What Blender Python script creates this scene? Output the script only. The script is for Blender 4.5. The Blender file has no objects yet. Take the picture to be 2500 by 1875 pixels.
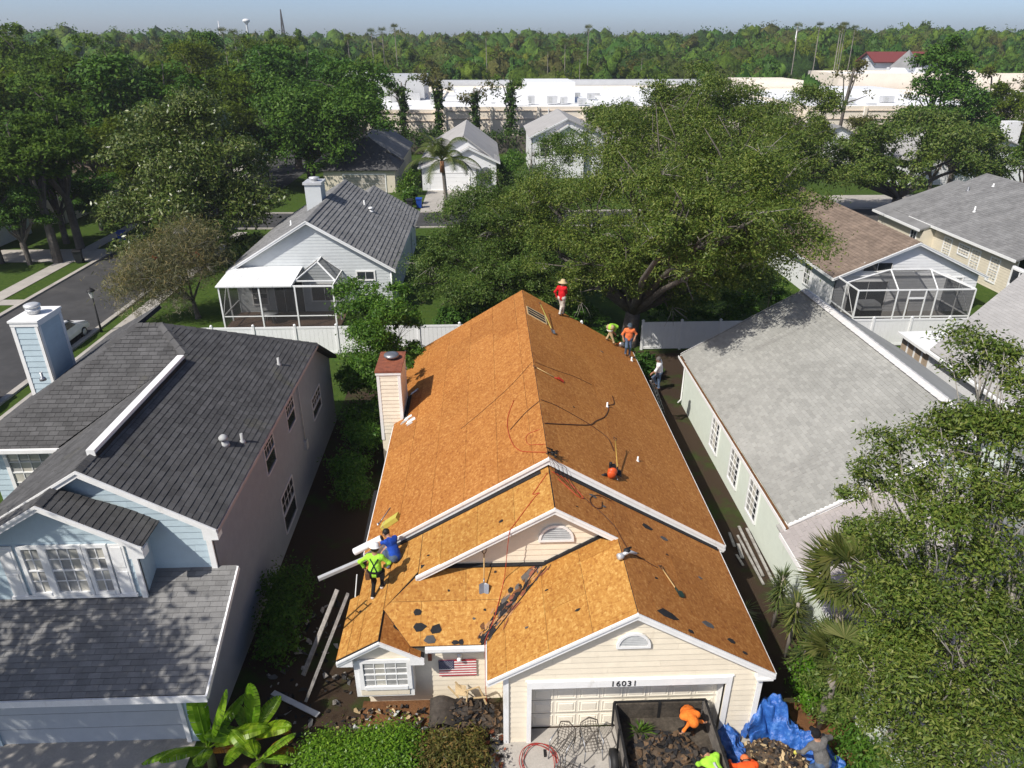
import bpy, math, random
import numpy as np
from mathutils import Vector, Matrix
R = math.radians
C = bpy.context.scene.collection
SC = bpy.context.scene
rng = np.random.default_rng(7)
random.seed(7)

# ------------------------------------------------------------------ camera, sky, sun, exposure
cam_d = bpy.data.cameras.new('camera'); CAM = bpy.data.objects.new('camera', cam_d); C.objects.link(CAM)
cam_d.sensor_width = 36.0; cam_d.lens = 36.0 * 1740 / 2500
cam_d.clip_start = 0.1; cam_d.clip_end = 6000
CAM.location = (0, 0, 17.0); CAM.rotation_euler = (R(90 - 25.83), 0, R(-2.1))
SC.camera = CAM
SUN = Vector((-0.51, -0.44, 0.74)).normalized()          # towards the sun
W = bpy.data.worlds.new('World'); SC.world = W; W.use_nodes = True
wn = W.node_tree; wn.nodes.clear()
sky = wn.nodes.new('ShaderNodeTexSky'); sky.sky_type = 'NISHITA'; sky.sun_disc = False
sky.sun_elevation = math.asin(SUN.z); sky.sun_rotation = math.atan2(SUN.x, SUN.y)
sky.altitude = 20; sky.air_density = 0.45; sky.dust_density = 1.25; sky.ozone_density = 1.3
bg = wn.nodes.new('ShaderNodeBackground'); bg.inputs[1].default_value = 0.15
wo = wn.nodes.new('ShaderNodeOutputWorld')
wn.links.new(sky.outputs[0], bg.inputs[0]); wn.links.new(bg.outputs[0], wo.inputs[0])
sl = bpy.data.lights.new('sun', 'SUN'); sl.energy = 4.7; sl.angle = R(0.53); sl.color = (1.0, 0.945, 0.86)
so = bpy.data.objects.new('sun', sl); C.objects.link(so); so.rotation_euler = SUN.to_track_quat('Z', 'Y').to_euler()
SC.view_settings.view_transform = 'Standard'; SC.view_settings.look = 'None'
SC.view_settings.gamma = 1.0; SC.view_settings.exposure = 0.12; SC.view_settings.use_curve_mapping = False
try:
    SC.cycles.max_bounces = 6; SC.cycles.diffuse_bounces = 3; SC.cycles.transparent_max_bounces = 24
except Exception: pass

# ------------------------------------------------------------------ tags and objects
def tag(o, label=None, cat=None, group=None, kind=None):
    if label: o['label'] = label
    if cat: o['category'] = cat
    if group: o['group'] = group
    if kind: o['kind'] = kind
    return o
def thing(name, label, cat, loc=(0, 0, 0), group=None, rz=0.0):
    o = bpy.data.objects.new(name, None); C.objects.link(o); o.location = loc; o.rotation_euler = (0, 0, rz)
    o.empty_display_size = 0.2
    return tag(o, label, cat, group)
def copy_tree(o, parent=None):
    c = o.copy(); C.objects.link(c)
    if parent is not None: c.parent = parent
    for ch in o.children: copy_tree(ch, c)
    return c
def link(name, me, parent=None):
    o = bpy.data.objects.new(name, me); C.objects.link(o)
    if parent is not None:
        o.parent = parent
        if parent.type == 'EMPTY' and 'world_verts' in parent:
            o.location = -Vector(parent.location)
    return o
def mesh_np(name, V, F, mats, mi=None, smooth=False):
    """V (n,3), F (m,k) all the same k"""
    V = np.asarray(V, np.float32); F = np.asarray(F, np.int32); k = F.shape[1]
    me = bpy.data.meshes.new(name)
    me.vertices.add(len(V)); me.vertices.foreach_set('co', V.ravel())
    me.loops.add(F.size); me.loops.foreach_set('vertex_index', F.ravel())
    me.polygons.add(len(F)); me.polygons.foreach_set('loop_start', np.arange(0, F.size, k, dtype=np.int32))
    me.polygons.foreach_set('loop_total', np.full(len(F), k, np.int32))
    for m in (mats if isinstance(mats, (list, tuple)) else [mats]): me.materials.append(m)
    if mi is not None: me.polygons.foreach_set('material_index', np.asarray(mi, np.int32))
    if smooth: me.polygons.foreach_set('use_smooth', np.ones(len(F), bool))
    me.update(calc_edges=True); me.validate()
    return me
def v3(*a): return Vector(a)
class MB:
    """collects shapes in world coordinates; build() makes ONE mesh object"""
    def __init__(s): s.v = []; s.f = []; s.m = []; s.sm = []
    def add(s, V, F, m=0, smooth=False):
        b = len(s.v); s.v += [tuple(p) for p in V]
        for f in F: s.f.append(tuple(b + i for i in f)); s.m.append(m); s.sm.append(smooth)
        return s
    def box(s, a, b, m=0):
        x0, y0, z0 = a; x1, y1, z1 = b
        V = [(x0, y0, z0), (x1, y0, z0), (x1, y1, z0), (x0, y1, z0), (x0, y0, z1), (x1, y0, z1), (x1, y1, z1), (x0, y1, z1)]
        return s.add(V, [(3, 2, 1, 0), (4, 5, 6, 7), (0, 1, 5, 4), (1, 2, 6, 5), (2, 3, 7, 6), (3, 0, 4, 7)], m)
    def beam(s, p, q, w, h, up=(0, 0, 1), m=0, off=0.0):
        """bar of width w and height h from p to q; up fixes the h direction"""
        p = Vector(p); q = Vector(q); d = (q - p).normalized(); u = Vector(up)
        r = d.cross(u)
        if r.length < 1e-5: r = d.cross(Vector((0, 1, 0)))
        r.normalize(); u = r.cross(d)
        V = []
        for c in (p, q):
            for a, b in ((-1, -1), (1, -1), (1, 1), (-1, 1)): V.append(c + r * (a * w / 2) + u * (b * h / 2 + off))
        return s.add(V, [(3, 2, 1, 0), (4, 5, 6, 7), (0, 1, 5, 4), (1, 2, 6, 5), (2, 3, 7, 6), (3, 0, 4, 7)], m)
    def prism(s, poly, d, m=0):
        """poly: planar 3-D outline, d: extrusion vector"""
        n = len(poly); d = Vector(d); P = [Vector(p) for p in poly]
        V = P + [p + d for p in P]
        F = [tuple(range(n))[::-1], tuple(range(n, 2 * n))] + [(i, (i + 1) % n, n + (i + 1) % n, n + i) for i in range(n)]
        return s.add(V, F, m)
    def tube(s, pts, rad, n=8, m=0, cap=True, smooth=True):
        P = [Vector(p) for p in pts]; k = len(P)
        rs = rad if isinstance(rad, (list, tuple)) else [rad] * k
        ref = Vector((0.31, 0.17, 0.93)); V = []
        u = None
        for i in range(k):
            t = (P[min(i + 1, k - 1)] - P[max(i - 1, 0)])
            if t.length < 1e-9: t = Vector((0, 0, 1))
            t.normalize()
            if u is None:
                u = t.cross(ref)
                if u.length < 1e-3: u = t.cross(Vector((1, 0, 0)))
            u = (u - t * u.dot(t)).normalized(); w = t.cross(u)
            for j in range(n):
                a = 2 * math.pi * j / n; V.append(P[i] + (u * math.cos(a) + w * math.sin(a)) * rs[i])
        F = [(i * n + j, i * n + (j + 1) % n, (i + 1) * n + (j + 1) % n, (i + 1) * n + j) for i in range(k - 1) for j in range(n)]
        if cap: F += [tuple(range(n))[::-1], tuple(range((k - 1) * n, k * n))]
        return s.add(V, F, m, smooth)
    def lathe(s, c, prof, n=14, m=0, smooth=True, axis=(0, 0, 1)):
        """prof: list of (r, h) along axis from c"""
        c = Vector(c); ax = Vector(axis).normalized()
        u = ax.cross(Vector((0.2, 1, 0.1))).normalized(); w = ax.cross(u); V = []
        for r, h in prof:
            for j in range(n):
                a = 2 * math.pi * j / n; V.append(c + ax * h + (u * math.cos(a) + w * math.sin(a)) * r)
        k = len(prof)
        F = [(i * n + j, i * n + (j + 1) % n, (i + 1) * n + (j + 1) % n, (i + 1) * n + j) for i in range(k - 1) for j in range(n)]
        F += [tuple(range(n))[::-1], tuple(range((k - 1) * n, k * n))]
        return s.add(V, F, m, smooth)
    def ball(s, c, r, m=0, seg=10, rings=7, M=None):
        rr = r if isinstance(r, (list, tuple)) else (r, r, r); V = []; c = Vector(c)
        for i in range(rings + 1):
            th = math.pi * i / rings
            for j in range(seg):
                a = 2 * math.pi * j / seg
                p = Vector((rr[0] * math.sin(th) * math.cos(a), rr[1] * math.sin(th) * math.sin(a), rr[2] * math.cos(th)))
                V.append(c + ((M @ p) if M is not None else p))
        F = [(i * seg + j, (i + 1) * seg + j, (i + 1) * seg + (j + 1) % seg, i * seg + (j + 1) % seg) for i in range(rings) for j in range(seg)]
        return s.add(V, F, m, True)
    def build(s, name, mat, parent=None):
        me = bpy.data.meshes.new(name)
        me.from_pydata([tuple(p) for p in s.v], [], s.f)
        for mm in (mat if isinstance(mat, (list, tuple)) else [mat]): me.materials.append(mm)
        me.polygons.foreach_set('material_index', s.m); me.polygons.foreach_set('use_smooth', s.sm)
        me.update()
        return link(name, me, parent)

# ------------------------------------------------------------------ materials
MATS = {}
def _mat(name):
    m = bpy.data.materials.new(name); m.use_nodes = True; nt = m.node_tree; nt.nodes.clear()
    out = nt.nodes.new('ShaderNodeOutputMaterial'); b = nt.nodes.new('ShaderNodeBsdfPrincipled')
    nt.links.new(b.outputs[0], out.inputs[0]); MATS[name] = m
    return m, nt, b, out
def N(nt, t, **kw):
    n = nt.nodes.new(t)
    for k, v in kw.items():
        if k.startswith('i_'): n.inputs[int(k[2:]) if k[2:].isdigit() else k[2:]].default_value = v
        else: setattr(n, k, v)
    return n
def ramp(nt, fac, stops, interp='LINEAR'):
    r = nt.nodes.new('ShaderNodeValToRGB'); r.color_ramp.interpolation = interp
    e = r.color_ramp.elements
    while len(e) > 1: e.remove(e[-1])
    e[0].position = stops[0][0]; e[0].color = (*stops[0][1], 1)
    for p, c in stops[1:]:
        x = e.new(p); x.color = (*c, 1)
    nt.links.new(fac, r.inputs[0]); return r.outputs[0]
def mixc(nt, fac, a, b, mode='MIX'):
    m = nt.nodes.new('ShaderNodeMix'); m.data_type = 'RGBA'; m.blend_type = mode
    if isinstance(fac, (int, float)): m.inputs[0].default_value = fac
    else: nt.links.new(fac, m.inputs[0])
    for i, x in ((6, a), (7, b)):
        if isinstance(x, tuple): m.inputs[i].default_value = (*x, 1)
        else: nt.links.new(x, m.inputs[i])
    return m.outputs[2]
def coords(nt, scale=(1, 1, 1), rot=(0, 0, 0), world=True):
    if world: src = nt.nodes.new('ShaderNodeNewGeometry').outputs['Position']
    else: src = nt.nodes.new('ShaderNodeTexCoord').outputs['Object']
    mp = nt.nodes.new('ShaderNodeMapping'); mp.inputs['Scale'].default_value = scale; mp.inputs['Rotation'].default_value = rot
    nt.links.new(src, mp.inputs[0]); return mp.outputs[0]
def noise(nt, vec, scale, detail=4, rough=0.6):
    n = nt.nodes.new('ShaderNodeTexNoise'); n.inputs['Scale'].default_value = scale
    n.inputs['Detail'].default_value = detail; n.inputs['Roughness'].default_value = rough
    nt.links.new(vec, n.inputs['Vector']); return n.outputs[0]
def bump(nt, b, h, strength=0.3, dist=0.02):
    n = nt.nodes.new('ShaderNodeBump'); n.inputs['Strength'].default_value = strength; n.inputs['Distance'].default_value = dist
    nt.links.new(h, n.inputs['Height']); nt.links.new(n.outputs[0], b.inputs['Normal'])
def plain(name, col, rough=0.6, metal=0.0, var=0.12, vscale=3.0, fine=40.0, spec=0.35, bumps=0.0, island=0.0, dirt=None, dmap=(1, 1, .35)):
    """surface with low- and high-frequency colour variation, optional per-piece variation"""
    m, nt, b, o = _mat(name)
    p = coords(nt, world=False)
    n1 = noise(nt, p, vscale, 5, 0.65); n2 = noise(nt, p, fine, 3, 0.6)
    lo = tuple(c * (1 - var) for c in col); hi = tuple(min(1, c * (1 + var)) for c in col)
    c1 = ramp(nt, n1, [(0.3, lo), (0.7, hi)])
    c2 = ramp(nt, n2, [(0.3, (1 - var * .7,) * 3), (0.7, (1 + var * .5,) * 3)])
    c = mixc(nt, 1.0, c1, c2, 'MULTIPLY')
    if island:
        g = nt.nodes.new('ShaderNodeNewGeometry')
        oi = nt.nodes.new('ShaderNodeObjectInfo')
        ad = nt.nodes.new('ShaderNodeMath'); ad.operation = 'ADD'; nt.links.new(g.outputs['Random Per Island'], ad.inputs[0]); nt.links.new(oi.outputs['Random'], ad.inputs[1])
        fr = nt.nodes.new('ShaderNodeMath'); fr.operation = 'FRACT'; nt.links.new(ad.outputs[0], fr.inputs[0])
        ci = ramp(nt, fr.outputs[0], [(0, (1 - island,) * 3), (1, (1 + island,) * 3)])
        c = mixc(nt, 1.0, c, ci, 'MULTIPLY')
    if dirt:
        nd = noise(nt, coords(nt, dmap, world=False), dirt[1], 6, 0.7)
        f = ramp(nt, nd, [(dirt[2], (0, 0, 0)), (dirt[2] + 0.22, (1, 1, 1))])
        c = mixc(nt, f, c, dirt[0])
    nt.links.new(c, b.inputs['Base Color'])
    b.inputs['Roughness'].default_value = rough; b.inputs['Metallic'].default_value = metal
    b.inputs['Specular IOR Level'].default_value = spec
    if bumps: bump(nt, b, n2, bumps, 0.01)
    return m
def osb(name, cols, patch, scale=11.0, pfac=0.5):
    m, nt, b, o = _mat(name)
    oi = nt.nodes.new('ShaderNodeObjectInfo')
    cc = []
    for k, (rz, sc) in enumerate(((0.5, (1, .5, 1)), (-0.7, (.5, 1, 1)), (1.9, (1, .55, .8)))):
        v = nt.nodes.new('ShaderNodeTexVoronoi'); v.inputs['Scale'].default_value = scale * (1 + .25 * k)
        base = coords(nt, sc, (0.25 * k, .2, rz), world=True)
        ds = noise(nt, base, 9.0, 2, .5)
        mx = nt.nodes.new('ShaderNodeVectorMath'); mx.operation = 'MULTIPLY_ADD'; mx.inputs[1].default_value = (1, 1, 1)
        cmb = nt.nodes.new('ShaderNodeCombineXYZ')
        sc_ = nt.nodes.new('ShaderNodeMath'); sc_.operation = 'MULTIPLY'; sc_.inputs[1].default_value = .06; nt.links.new(ds, sc_.inputs[0])
        for q in range(3): nt.links.new(sc_.outputs[0], cmb.inputs[q])
        nt.links.new(base, mx.inputs[0]); nt.links.new(cmb.outputs[0], mx.inputs[2]); nt.links.new(mx.outputs[0], v.inputs['Vector'])
        sp = nt.nodes.new('ShaderNodeSeparateColor'); nt.links.new(v.outputs['Color'], sp.inputs[0]); cc.append(sp.outputs[0])
    a1 = nt.nodes.new('ShaderNodeMath'); a1.operation = 'ADD'; nt.links.new(cc[0], a1.inputs[0]); nt.links.new(cc[1], a1.inputs[1])
    a2 = nt.nodes.new('ShaderNodeMath'); a2.operation = 'MULTIPLY_ADD'; a2.inputs[1].default_value = .6; nt.links.new(cc[2], a2.inputs[0]); nt.links.new(a1.outputs[0], a2.inputs[2])
    a3 = nt.nodes.new('ShaderNodeMath'); a3.operation = 'MULTIPLY'; a3.inputs[1].default_value = 1 / 2.6; nt.links.new(a2.outputs[0], a3.inputs[0])
    c = ramp(nt, a3.outputs[0], [(0.12, cols[0]), (0.36, cols[1]), (0.62, cols[2]), (0.85, cols[3])])
    pw = coords(nt, world=True)
    n1 = noise(nt, pw, 0.55, 5, 0.65)
    c = mixc(nt, ramp(nt, n1, [(0.38, (0, 0, 0)), (0.72, (pfac,) * 3)]), c, patch, 'MULTIPLY')
    ro = ramp(nt, oi.outputs['Random'], [(0, (.86, .83, .8)), (.3, (.97, .97, .97)), (.7, (1, 1, 1)), (1, (1.06, 1.08, 1.1))])
    c = mixc(nt, 1.0, c, ro, 'MULTIPLY')
    # small dark scuffs
    n3 = noise(nt, pw, 7.0, 6, 0.75)
    c = mixc(nt, ramp(nt, n3, [(0.66, (0, 0, 0)), (0.76, (.55,) * 3)]), c, (.10, .05, .02))
    nt.links.new(c, b.inputs['Base Color']); b.inputs['Roughness'].default_value = .75; b.inputs['Specular IOR Level'].default_value = .2
    bump(nt, b, a3.outputs[0], .25, .004)
    return m
def leafmat(name, cols, trans=0.35, rough=0.45, spec=0.35, mott=0.0):
    m, nt, b, o = _mat(name)
    g = nt.nodes.new('ShaderNodeNewGeometry'); oi = nt.nodes.new('ShaderNodeObjectInfo')
    k = len(cols)
    c = ramp(nt, g.outputs['Random Per Island'], [(i / (k - 1), cc) for i, cc in enumerate(cols)])
    n1 = noise(nt, coords(nt, world=True), 0.45, 3, .6)
    c = mixc(nt, 1.0, c, ramp(nt, n1, [(0.3, (.78, .8, .8)), (0.7, (1.2, 1.15, 1.0))]), 'MULTIPLY')
    c = mixc(nt, 1.0, c, ramp(nt, oi.outputs['Random'], [(0, (.78, .86, .8)), (.35, (1, 1, 1)), (.7, (1.15, 1.04, .85)), (1, (.92, 1.02, 1.1))]), 'MULTIPLY')
    if mott:
        n2 = noise(nt, coords(nt, world=True), 1.3, 6, .75); c = mixc(nt, 1.0, c, ramp(nt, n2, [(.36, (1 - mott,) * 3), (.66, (1 + mott * .7,) * 3)]), 'MULTIPLY'); bump(nt, b, n2, 1.0, .8)
    nt.links.new(c, b.inputs['Base Color']); b.inputs['Roughness'].default_value = rough; b.inputs['Specular IOR Level'].default_value = spec * .6
    tr = nt.nodes.new('ShaderNodeBsdfTranslucent')
    nt.links.new(mixc(nt, 1.0, c, (1.25, 1.35, .55), 'MULTIPLY'), tr.inputs[0])
    mx = nt.nodes.new('ShaderNodeMixShader'); mx.inputs[0].default_value = trans
    nt.links.new(b.outputs[0], mx.inputs[1]); nt.links.new(tr.outputs[0], mx.inputs[2]); nt.links.new(mx.outputs[0], o.inputs[0])
    return m
def emat(name, col, rough=.5): return plain(name, col, rough, var=.05)
def glassy(name, col, rough=.08, var=.25, vscale=1.2):
    m, nt, b, o = _mat(name)
    n1 = noise(nt, coords(nt, world=True), vscale, 3, .5)
    c = ramp(nt, n1, [(0.35, tuple(x * (1 - var) for x in col)), (0.65, tuple(min(1, x * (1 + var)) for x in col))])
    nt.links.new(c, b.inputs['Base Color']); b.inputs['Roughness'].default_value = rough; b.inputs['Specular IOR Level'].default_value = .6
    return m
def screenmat(name, alpha=.45, col=(.03, .03, .032)):
    m, nt, b, o = _mat(name)
    b.inputs['Base Color'].default_value = (*col, 1); b.inputs['Roughness'].default_value = .8
    t = nt.nodes.new('ShaderNodeBsdfTransparent'); mx = nt.nodes.new('ShaderNodeMixShader'); mx.inputs[0].default_value = alpha
    nt.links.new(t.outputs[0], mx.inputs[1]); nt.links.new(b.outputs[0], mx.inputs[2]); nt.links.new(mx.outputs[0], o.inputs[0])
    return m
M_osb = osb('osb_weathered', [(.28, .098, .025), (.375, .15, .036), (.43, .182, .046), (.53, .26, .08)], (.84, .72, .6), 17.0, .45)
M_osbf = osb('osb_fresh', [(.31, .128, .029), (.41, .195, .045), (.46, .232, .056), (.56, .33, .10)], (.88, .76, .62), 16.0, .45)
M_white = plain('white_trim_paint', (.83, .83, .82), .5, var=.06, dirt=((.55, .53, .48), 2.2, .58))
M_whiteclean = plain('white_vinyl', (.80, .81, .81), .45, var=.03)
M_cream = plain('cream_siding_paint', (.80, .72, .575), .6, var=.05, island=.035, dirt=((.56, .48, .36), 1.4, .62))
M_creamold = plain('cream_chimney_paint', (.84, .77, .63), .6, var=.07, island=.05, dirt=((.5, .44, .33), 1.8, .6))
M_door = plain('cream_garage_door_paint', (.82, .76, .635), .5, var=.03)
M_blue = plain('pale_blue_siding_paint', (.46, .565, .62), .55, var=.05, island=.03)
M_bluewall = plain('blue_stucco_shade_tone', (.265, .285, .33), .7, var=.06, bumps=.2)  # same blue as the siding, its shade put into a darker base colour
M_mint = plain('pale_mint_stucco', (.68, .74, .66), .7, var=.04, bumps=.15, dirt=((.5, .54, .46), .7, .6))
M_greysid = plain('light_grey_siding_paint', (.56, .59, .60), .55, var=.04, island=.02)
M_whitesid = plain('white_siding_paint', (.74, .75, .76), .55, var=.04, island=.02)
M_beigesid = plain('pale_beige_siding_paint', (.68, .62, .50), .55, var=.05, island=.02)
M_shdark = plain('charcoal_shingle', (.092, .091, .092), .85, var=.25, vscale=1.6, fine=60, island=.17, spec=.2, bumps=.3, dirt=((.13, .125, .08), .8, .6))
M_shmid = plain('grey_shingle', (.20, .198, .195), .85, var=.2, vscale=1.3, fine=60, island=.12, spec=.2, bumps=.3)
M_shlight = plain('pale_grey_shingle', (.38, .372, .365), .85, var=.1, vscale=.5, fine=60, island=.05, spec=.2, dirt=((.27, .26, .25), .55, .6))
M_shmint = plain('pale_mint_shingle', (.315, .315, .295), .85, var=.14, vscale=.4, fine=50, island=.10, spec=.2, dirt=((.20, .195, .185), .9, .55), dmap=(.12, 1, .12))
M_shbrown = plain('brown_shingle', (.215, .165, .13), .85, var=.22, vscale=1.2, fine=40, island=.15, spec=.2)
M_shgrey = plain('mid_grey_shingle', (.21, .21, .21), .85, var=.2, vscale=.6, fine=40, island=.12, spec=.2, dirt=((.30, .29, .26), .4, .62))
M_under = plain('black_underlayment', (.018, .018, .02), .9, var=.3)
M_wood = plain('weathered_grey_wood', (.27, .25, .23), .8, var=.35, vscale=4, fine=30, bumps=.4)
M_woodtan = plain('pale_lumber', (.48, .36, .2), .7, var=.2)
M_woodhandle = plain('ash_tool_handle', (.50, .33, .14), .5, var=.15)
M_metal = plain('dull_steel', (.32, .33, .35), .4, metal=.7, var=.15)
M_alu = plain('mill_aluminium', (.62, .63, .64), .45, metal=.35, var=.1)
M_lead = plain('grey_pipe_lead', (.42, .43, .43), .6, var=.15)
M_black = plain('black_rubber', (.014, .014, .015), .6, var=.2)
M_dark = plain('dark_interior', (.02, .02, .022), .9, var=.2)
M_redhose = plain('orange_red_hose', (.42, .05, .02), .45, var=.15)
M_darkhose = plain('dark_brown_hose', (.07, .025, .015), .5, var=.2)
M_rust = plain('rusty_metal_cap', (.26, .085, .045), .65, var=.3, vscale=5, dirt=((.14, .05, .035), 4, .5))
M_glass = glassy('window_glass_dark', (.03, .035, .04))
M_glassblind = glassy('window_glass_with_blinds', (.34, .34, .33), .15, .3, 2.0)
M_glasspale = glassy('window_glass_pale_curtain', (.52, .50, .44), .2, .2, 1.5)
M_screen = screenmat('insect_screen', .5)
M_screendark = screenmat('dark_insect_screen', .58)
M_conc = plain('concrete', (.40, .375, .34), .85, var=.14, vscale=.8, fine=20, bumps=.2, dirt=((.27, .25, .22), .7, .55))
M_asph = plain('asphalt', (.052, .052, .054), .9, var=.2, vscale=.7, fine=50, bumps=.3, dirt=((.085, .082, .08), .3, .5))
# ------------------------------------------------------------------ frames, pieces, walls, roofs
class Frame:
    def __init__(s, o, u, v):
        s.o = Vector(o); s.u = Vector(u).normalized(); s.v = Vector(v).normalized(); s.n = s.u.cross(s.v)
    def at(s, a, b, t=0.0): return s.o + s.u * a + s.v * b + s.n * t
    def uv(s, p): d = Vector(p) - s.o; return (d.dot(s.u), d.dot(s.v))
class Slope(Frame):
    """roof plane through p0, falling along the horizontal unit direction d with slope m"""
    def __init__(s, p0, d, m):
        dx, dy = d; c = 1 / math.hypot(1, m); s.m = m; s.d = d; s.p0 = p0
        v = Vector((-dx * c, -dy * c, m * c)); n = Vector((dx * m * c, dy * m * c, c))
        Frame.__init__(s, p0, v.cross(n), v)
    def z(s, x, y): return s.p0[2] - s.m * ((x - s.p0[0]) * s.d[0] + (y - s.p0[1]) * s.d[1])
    def xyz(s, x, y, t=0.0): return Vector((x, y, s.z(x, y))) + s.n * t
def clip(subj, poly):
    """convex subj clipped by convex CCW poly"""
    out = subj
    for i in range(len(poly)):
        a = poly[i]; b = poly[(i + 1) % len(poly)]; ex, ey = b[0] - a[0], b[1] - a[1]
        inp, out = out, []
        if not inp: break
        side = [ex * (p[1] - a[1]) - ey * (p[0] - a[0]) for p in inp]
        for j in range(len(inp)):
            p, q = inp[j - 1], inp[j]; sp, sq = side[j - 1], side[j]
            if (sp >= 0) != (sq >= 0):
                t = sp / (sp - sq); out.append((p[0] + (q[0] - p[0]) * t, p[1] + (q[1] - p[1]) * t))
            if sq >= 0: out.append(q)
    return out
def area2(p): return 0.5 * sum(p[i - 1][0] * p[i][1] - p[i][0] * p[i - 1][1] for i in range(len(p)))
def ccw(p): return p if area2(p) > 0 else p[::-1]
def pieces(fr, polys, pw, ph, gap=.006, t0=.012, t1=.004, stag=.5, jit=0.0, v0=0.0, u0=0.0, base=0.0, ju=0.0):
    """clips rows of pw x ph cells to the convex uv polygons; returns prisms (V, F)"""
    res = []
    for poly in polys:
        poly = ccw(poly)
        us = [p[0] for p in poly]; vs = [p[1] for p in poly]
        r0 = math.floor((min(vs) - v0) / ph); r1 = math.ceil((max(vs) - v0) / ph)
        for r in range(r0, r1):
            vb = v0 + r * ph; off = u0 + ((r * stag) % 1.0) * pw
            if ju: off += ((math.sin(r * 12.9898) * 43758.5453) % 1.0) * pw * ju
            k0 = math.floor((min(us) - off) / pw); k1 = math.ceil((max(us) - off) / pw)
            for k in range(k0, k1):
                ua = off + k * pw
                cell = [(ua + gap / 2, vb + gap / 2), (ua + pw - gap / 2, vb + gap / 2), (ua + pw - gap / 2, vb + ph - gap / 2), (ua + gap / 2, vb + ph - gap / 2)]
                c = clip(cell, poly)
                if len(c) < 3 or area2(c) < pw * ph * .012: continue
                j = 1 + jit * random.uniform(-1, 1)
                V = [fr.at(a, b, base) for a, b in c]
                V += [fr.at(a, b, base + (t0 + (t1 - t0) * (b - vb) / ph) * j) for a, b in c]
                n = len(c)
                F = [tuple(range(n, 2 * n))] + [(i, (i + 1) % n, n + (i + 1) % n, n + i) for i in range(n)]
                res.append((V, F))
    return res
CP = Vector((0, 0, 17.0))
def emit(lst, name, mat, parent, limit=300, restname=None):
    def score(p):
        V = p[0]; n = len(V) // 2; c = sum((v for v in V[n:]), Vector()) / n
        d = CP - c; a = Vector()
        for i in range(n): a += (V[n + i] - c).cross(V[n + (i + 1) % n] - c)
        vis = c.y > 4 and abs(c.x) < .78 * (c.y + 3) and d.length > 1
        return -(a.dot(d.normalized()) / d.length_squared) if vis else 1.0
    lst = sorted(lst, key=score)
    for V, F in lst[:limit]: MB().add(V, F).build(name, mat, parent)
    rest = lst[limit:]
    if rest:
        mb = MB()
        for V, F in rest: mb.add(V, F)
        tag(mb.build(restname or (name + '_field'), mat, parent), kind='stuff')
def roof_slab(parent, sl, xys, mat, th=.12, name='roof_slab'):
    mb = MB()
    for xy in xys:
        xy = ccw(xy); mb.prism([sl.xyz(x, y, -th) for x, y in xy], sl.n * th)
    return mb.build(name, mat, parent)
def uvpolys(sl, xys): return [[sl.uv(sl.xyz(x, y)) for x, y in ccw(xy)] for xy in xys]
def wall(parent, fr, polys, mat, th=.1, name='wall'):
    mb = MB()
    for p in polys:
        p = ccw(p); mb.prism([fr.at(a, b, -th) for a, b in p], fr.n * th)
    return mb.build(name, mat, parent)
def siding(parent, fr, polys, mat, ph=.2, pw=3.6, name='siding_board', limit=300, **k):
    L = pieces(fr, polys, pw, ph, gap=.003, t0=.022, t1=.003, stag=.37, **k)
    emit(L, name, mat, parent, limit)
def rect(a, b, c, d): return [(a, b), (c, b), (c, d), (a, d)]
def window(parent, fr, a, b, w, h, cols, rows, pane=None, frame=.09, proud=.05, sash=None, mat=None, name='window', mid=True, bar=.022):
    """frame at (a,b) lower-left on fr; panes set in as sub-parts"""
    mat = mat or M_white; pane = pane or M_glassblind; f = frame
    mb = MB()
    def bx(u0, v0, u1, v1, t0, t1): mb.prism([fr.at(u0, v0, t0), fr.at(u1, v0, t0), fr.at(u1, v1, t0), fr.at(u0, v1, t0)], fr.n * (t1 - t0))
    bx(a - f, b - f, a, b + h + f, 0, proud); bx(a + w, b - f, a + w + f, b + h + f, 0, proud)
    bx(a, b + h, a + w, b + h + f, 0, proud); bx(a, b - f, a + w, b, 0, proud + .02)
    o = mb.build(name, mat, parent)
    mu = MB()
    mb = mu
    for i in range(1, cols): u = a + w * i / cols; bx(u - bar / 2, b, u + bar / 2, b + h, .0, proud * .55)
    for j in range(1, rows):
        v = b + h * j / rows; q = bar * (2.2 if (mid and j == rows // 2) else 1); bx(a, v - q / 2, a + w, v + q / 2, .0, proud * (.7 if (mid and j == rows // 2) else .5))
    if mu.v: mu.build('muntin', mat, o)
    for i in range(cols):
        for j in range(rows):
            g = bar * .5
            p = MB(); mb = p
            bx(a + w * i / cols + (g if i else 0), b + h * j / rows + (g if j else 0), a + w * (i + 1) / cols - (g if i < cols - 1 else 0), b + h * (j + 1) / rows - (g if j < rows - 1 else 0), .0, .012)
            p.build('pane', pane[(i + j * 3) % len(pane)] if isinstance(pane, (list, tuple)) else pane, o)
    return o
def rake(parent, pts, h, th, mat, y, name='rake_board', drop=0.0, strip=True, front=-1):
    """fascia along an outline (x, z) in the plane y, facing front"""
    mb = MB()
    for (x0, z0), (x1, z1) in zip(pts[:-1], pts[1:]):
        a, b = (x0, z0 - drop), (x1, z1 - drop)
        P = [(a[0], y, a[1]), (b[0], y, b[1]), (b[0], y, b[1] - h), (a[0], y, a[1] - h)]
        if front < 0 and x1 > x0: P = P[::-1]
        mb.prism([Vector(p) + Vector((0, th, 0)) for p in P], Vector((0, -th, 0)))
        if strip:
            Q = [(a[0], y, a[1]), (b[0], y, b[1]), (b[0], y, b[1] - h * .38), (a[0], y, a[1] - h * .38)]
            if front < 0 and x1 > x0: Q = Q[::-1]
            mb.prism([Vector(p) + Vector((0, -.0, 0)) for p in Q], Vector((0, front * .035, 0)))
    return mb.build(name, mat, parent)
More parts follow.
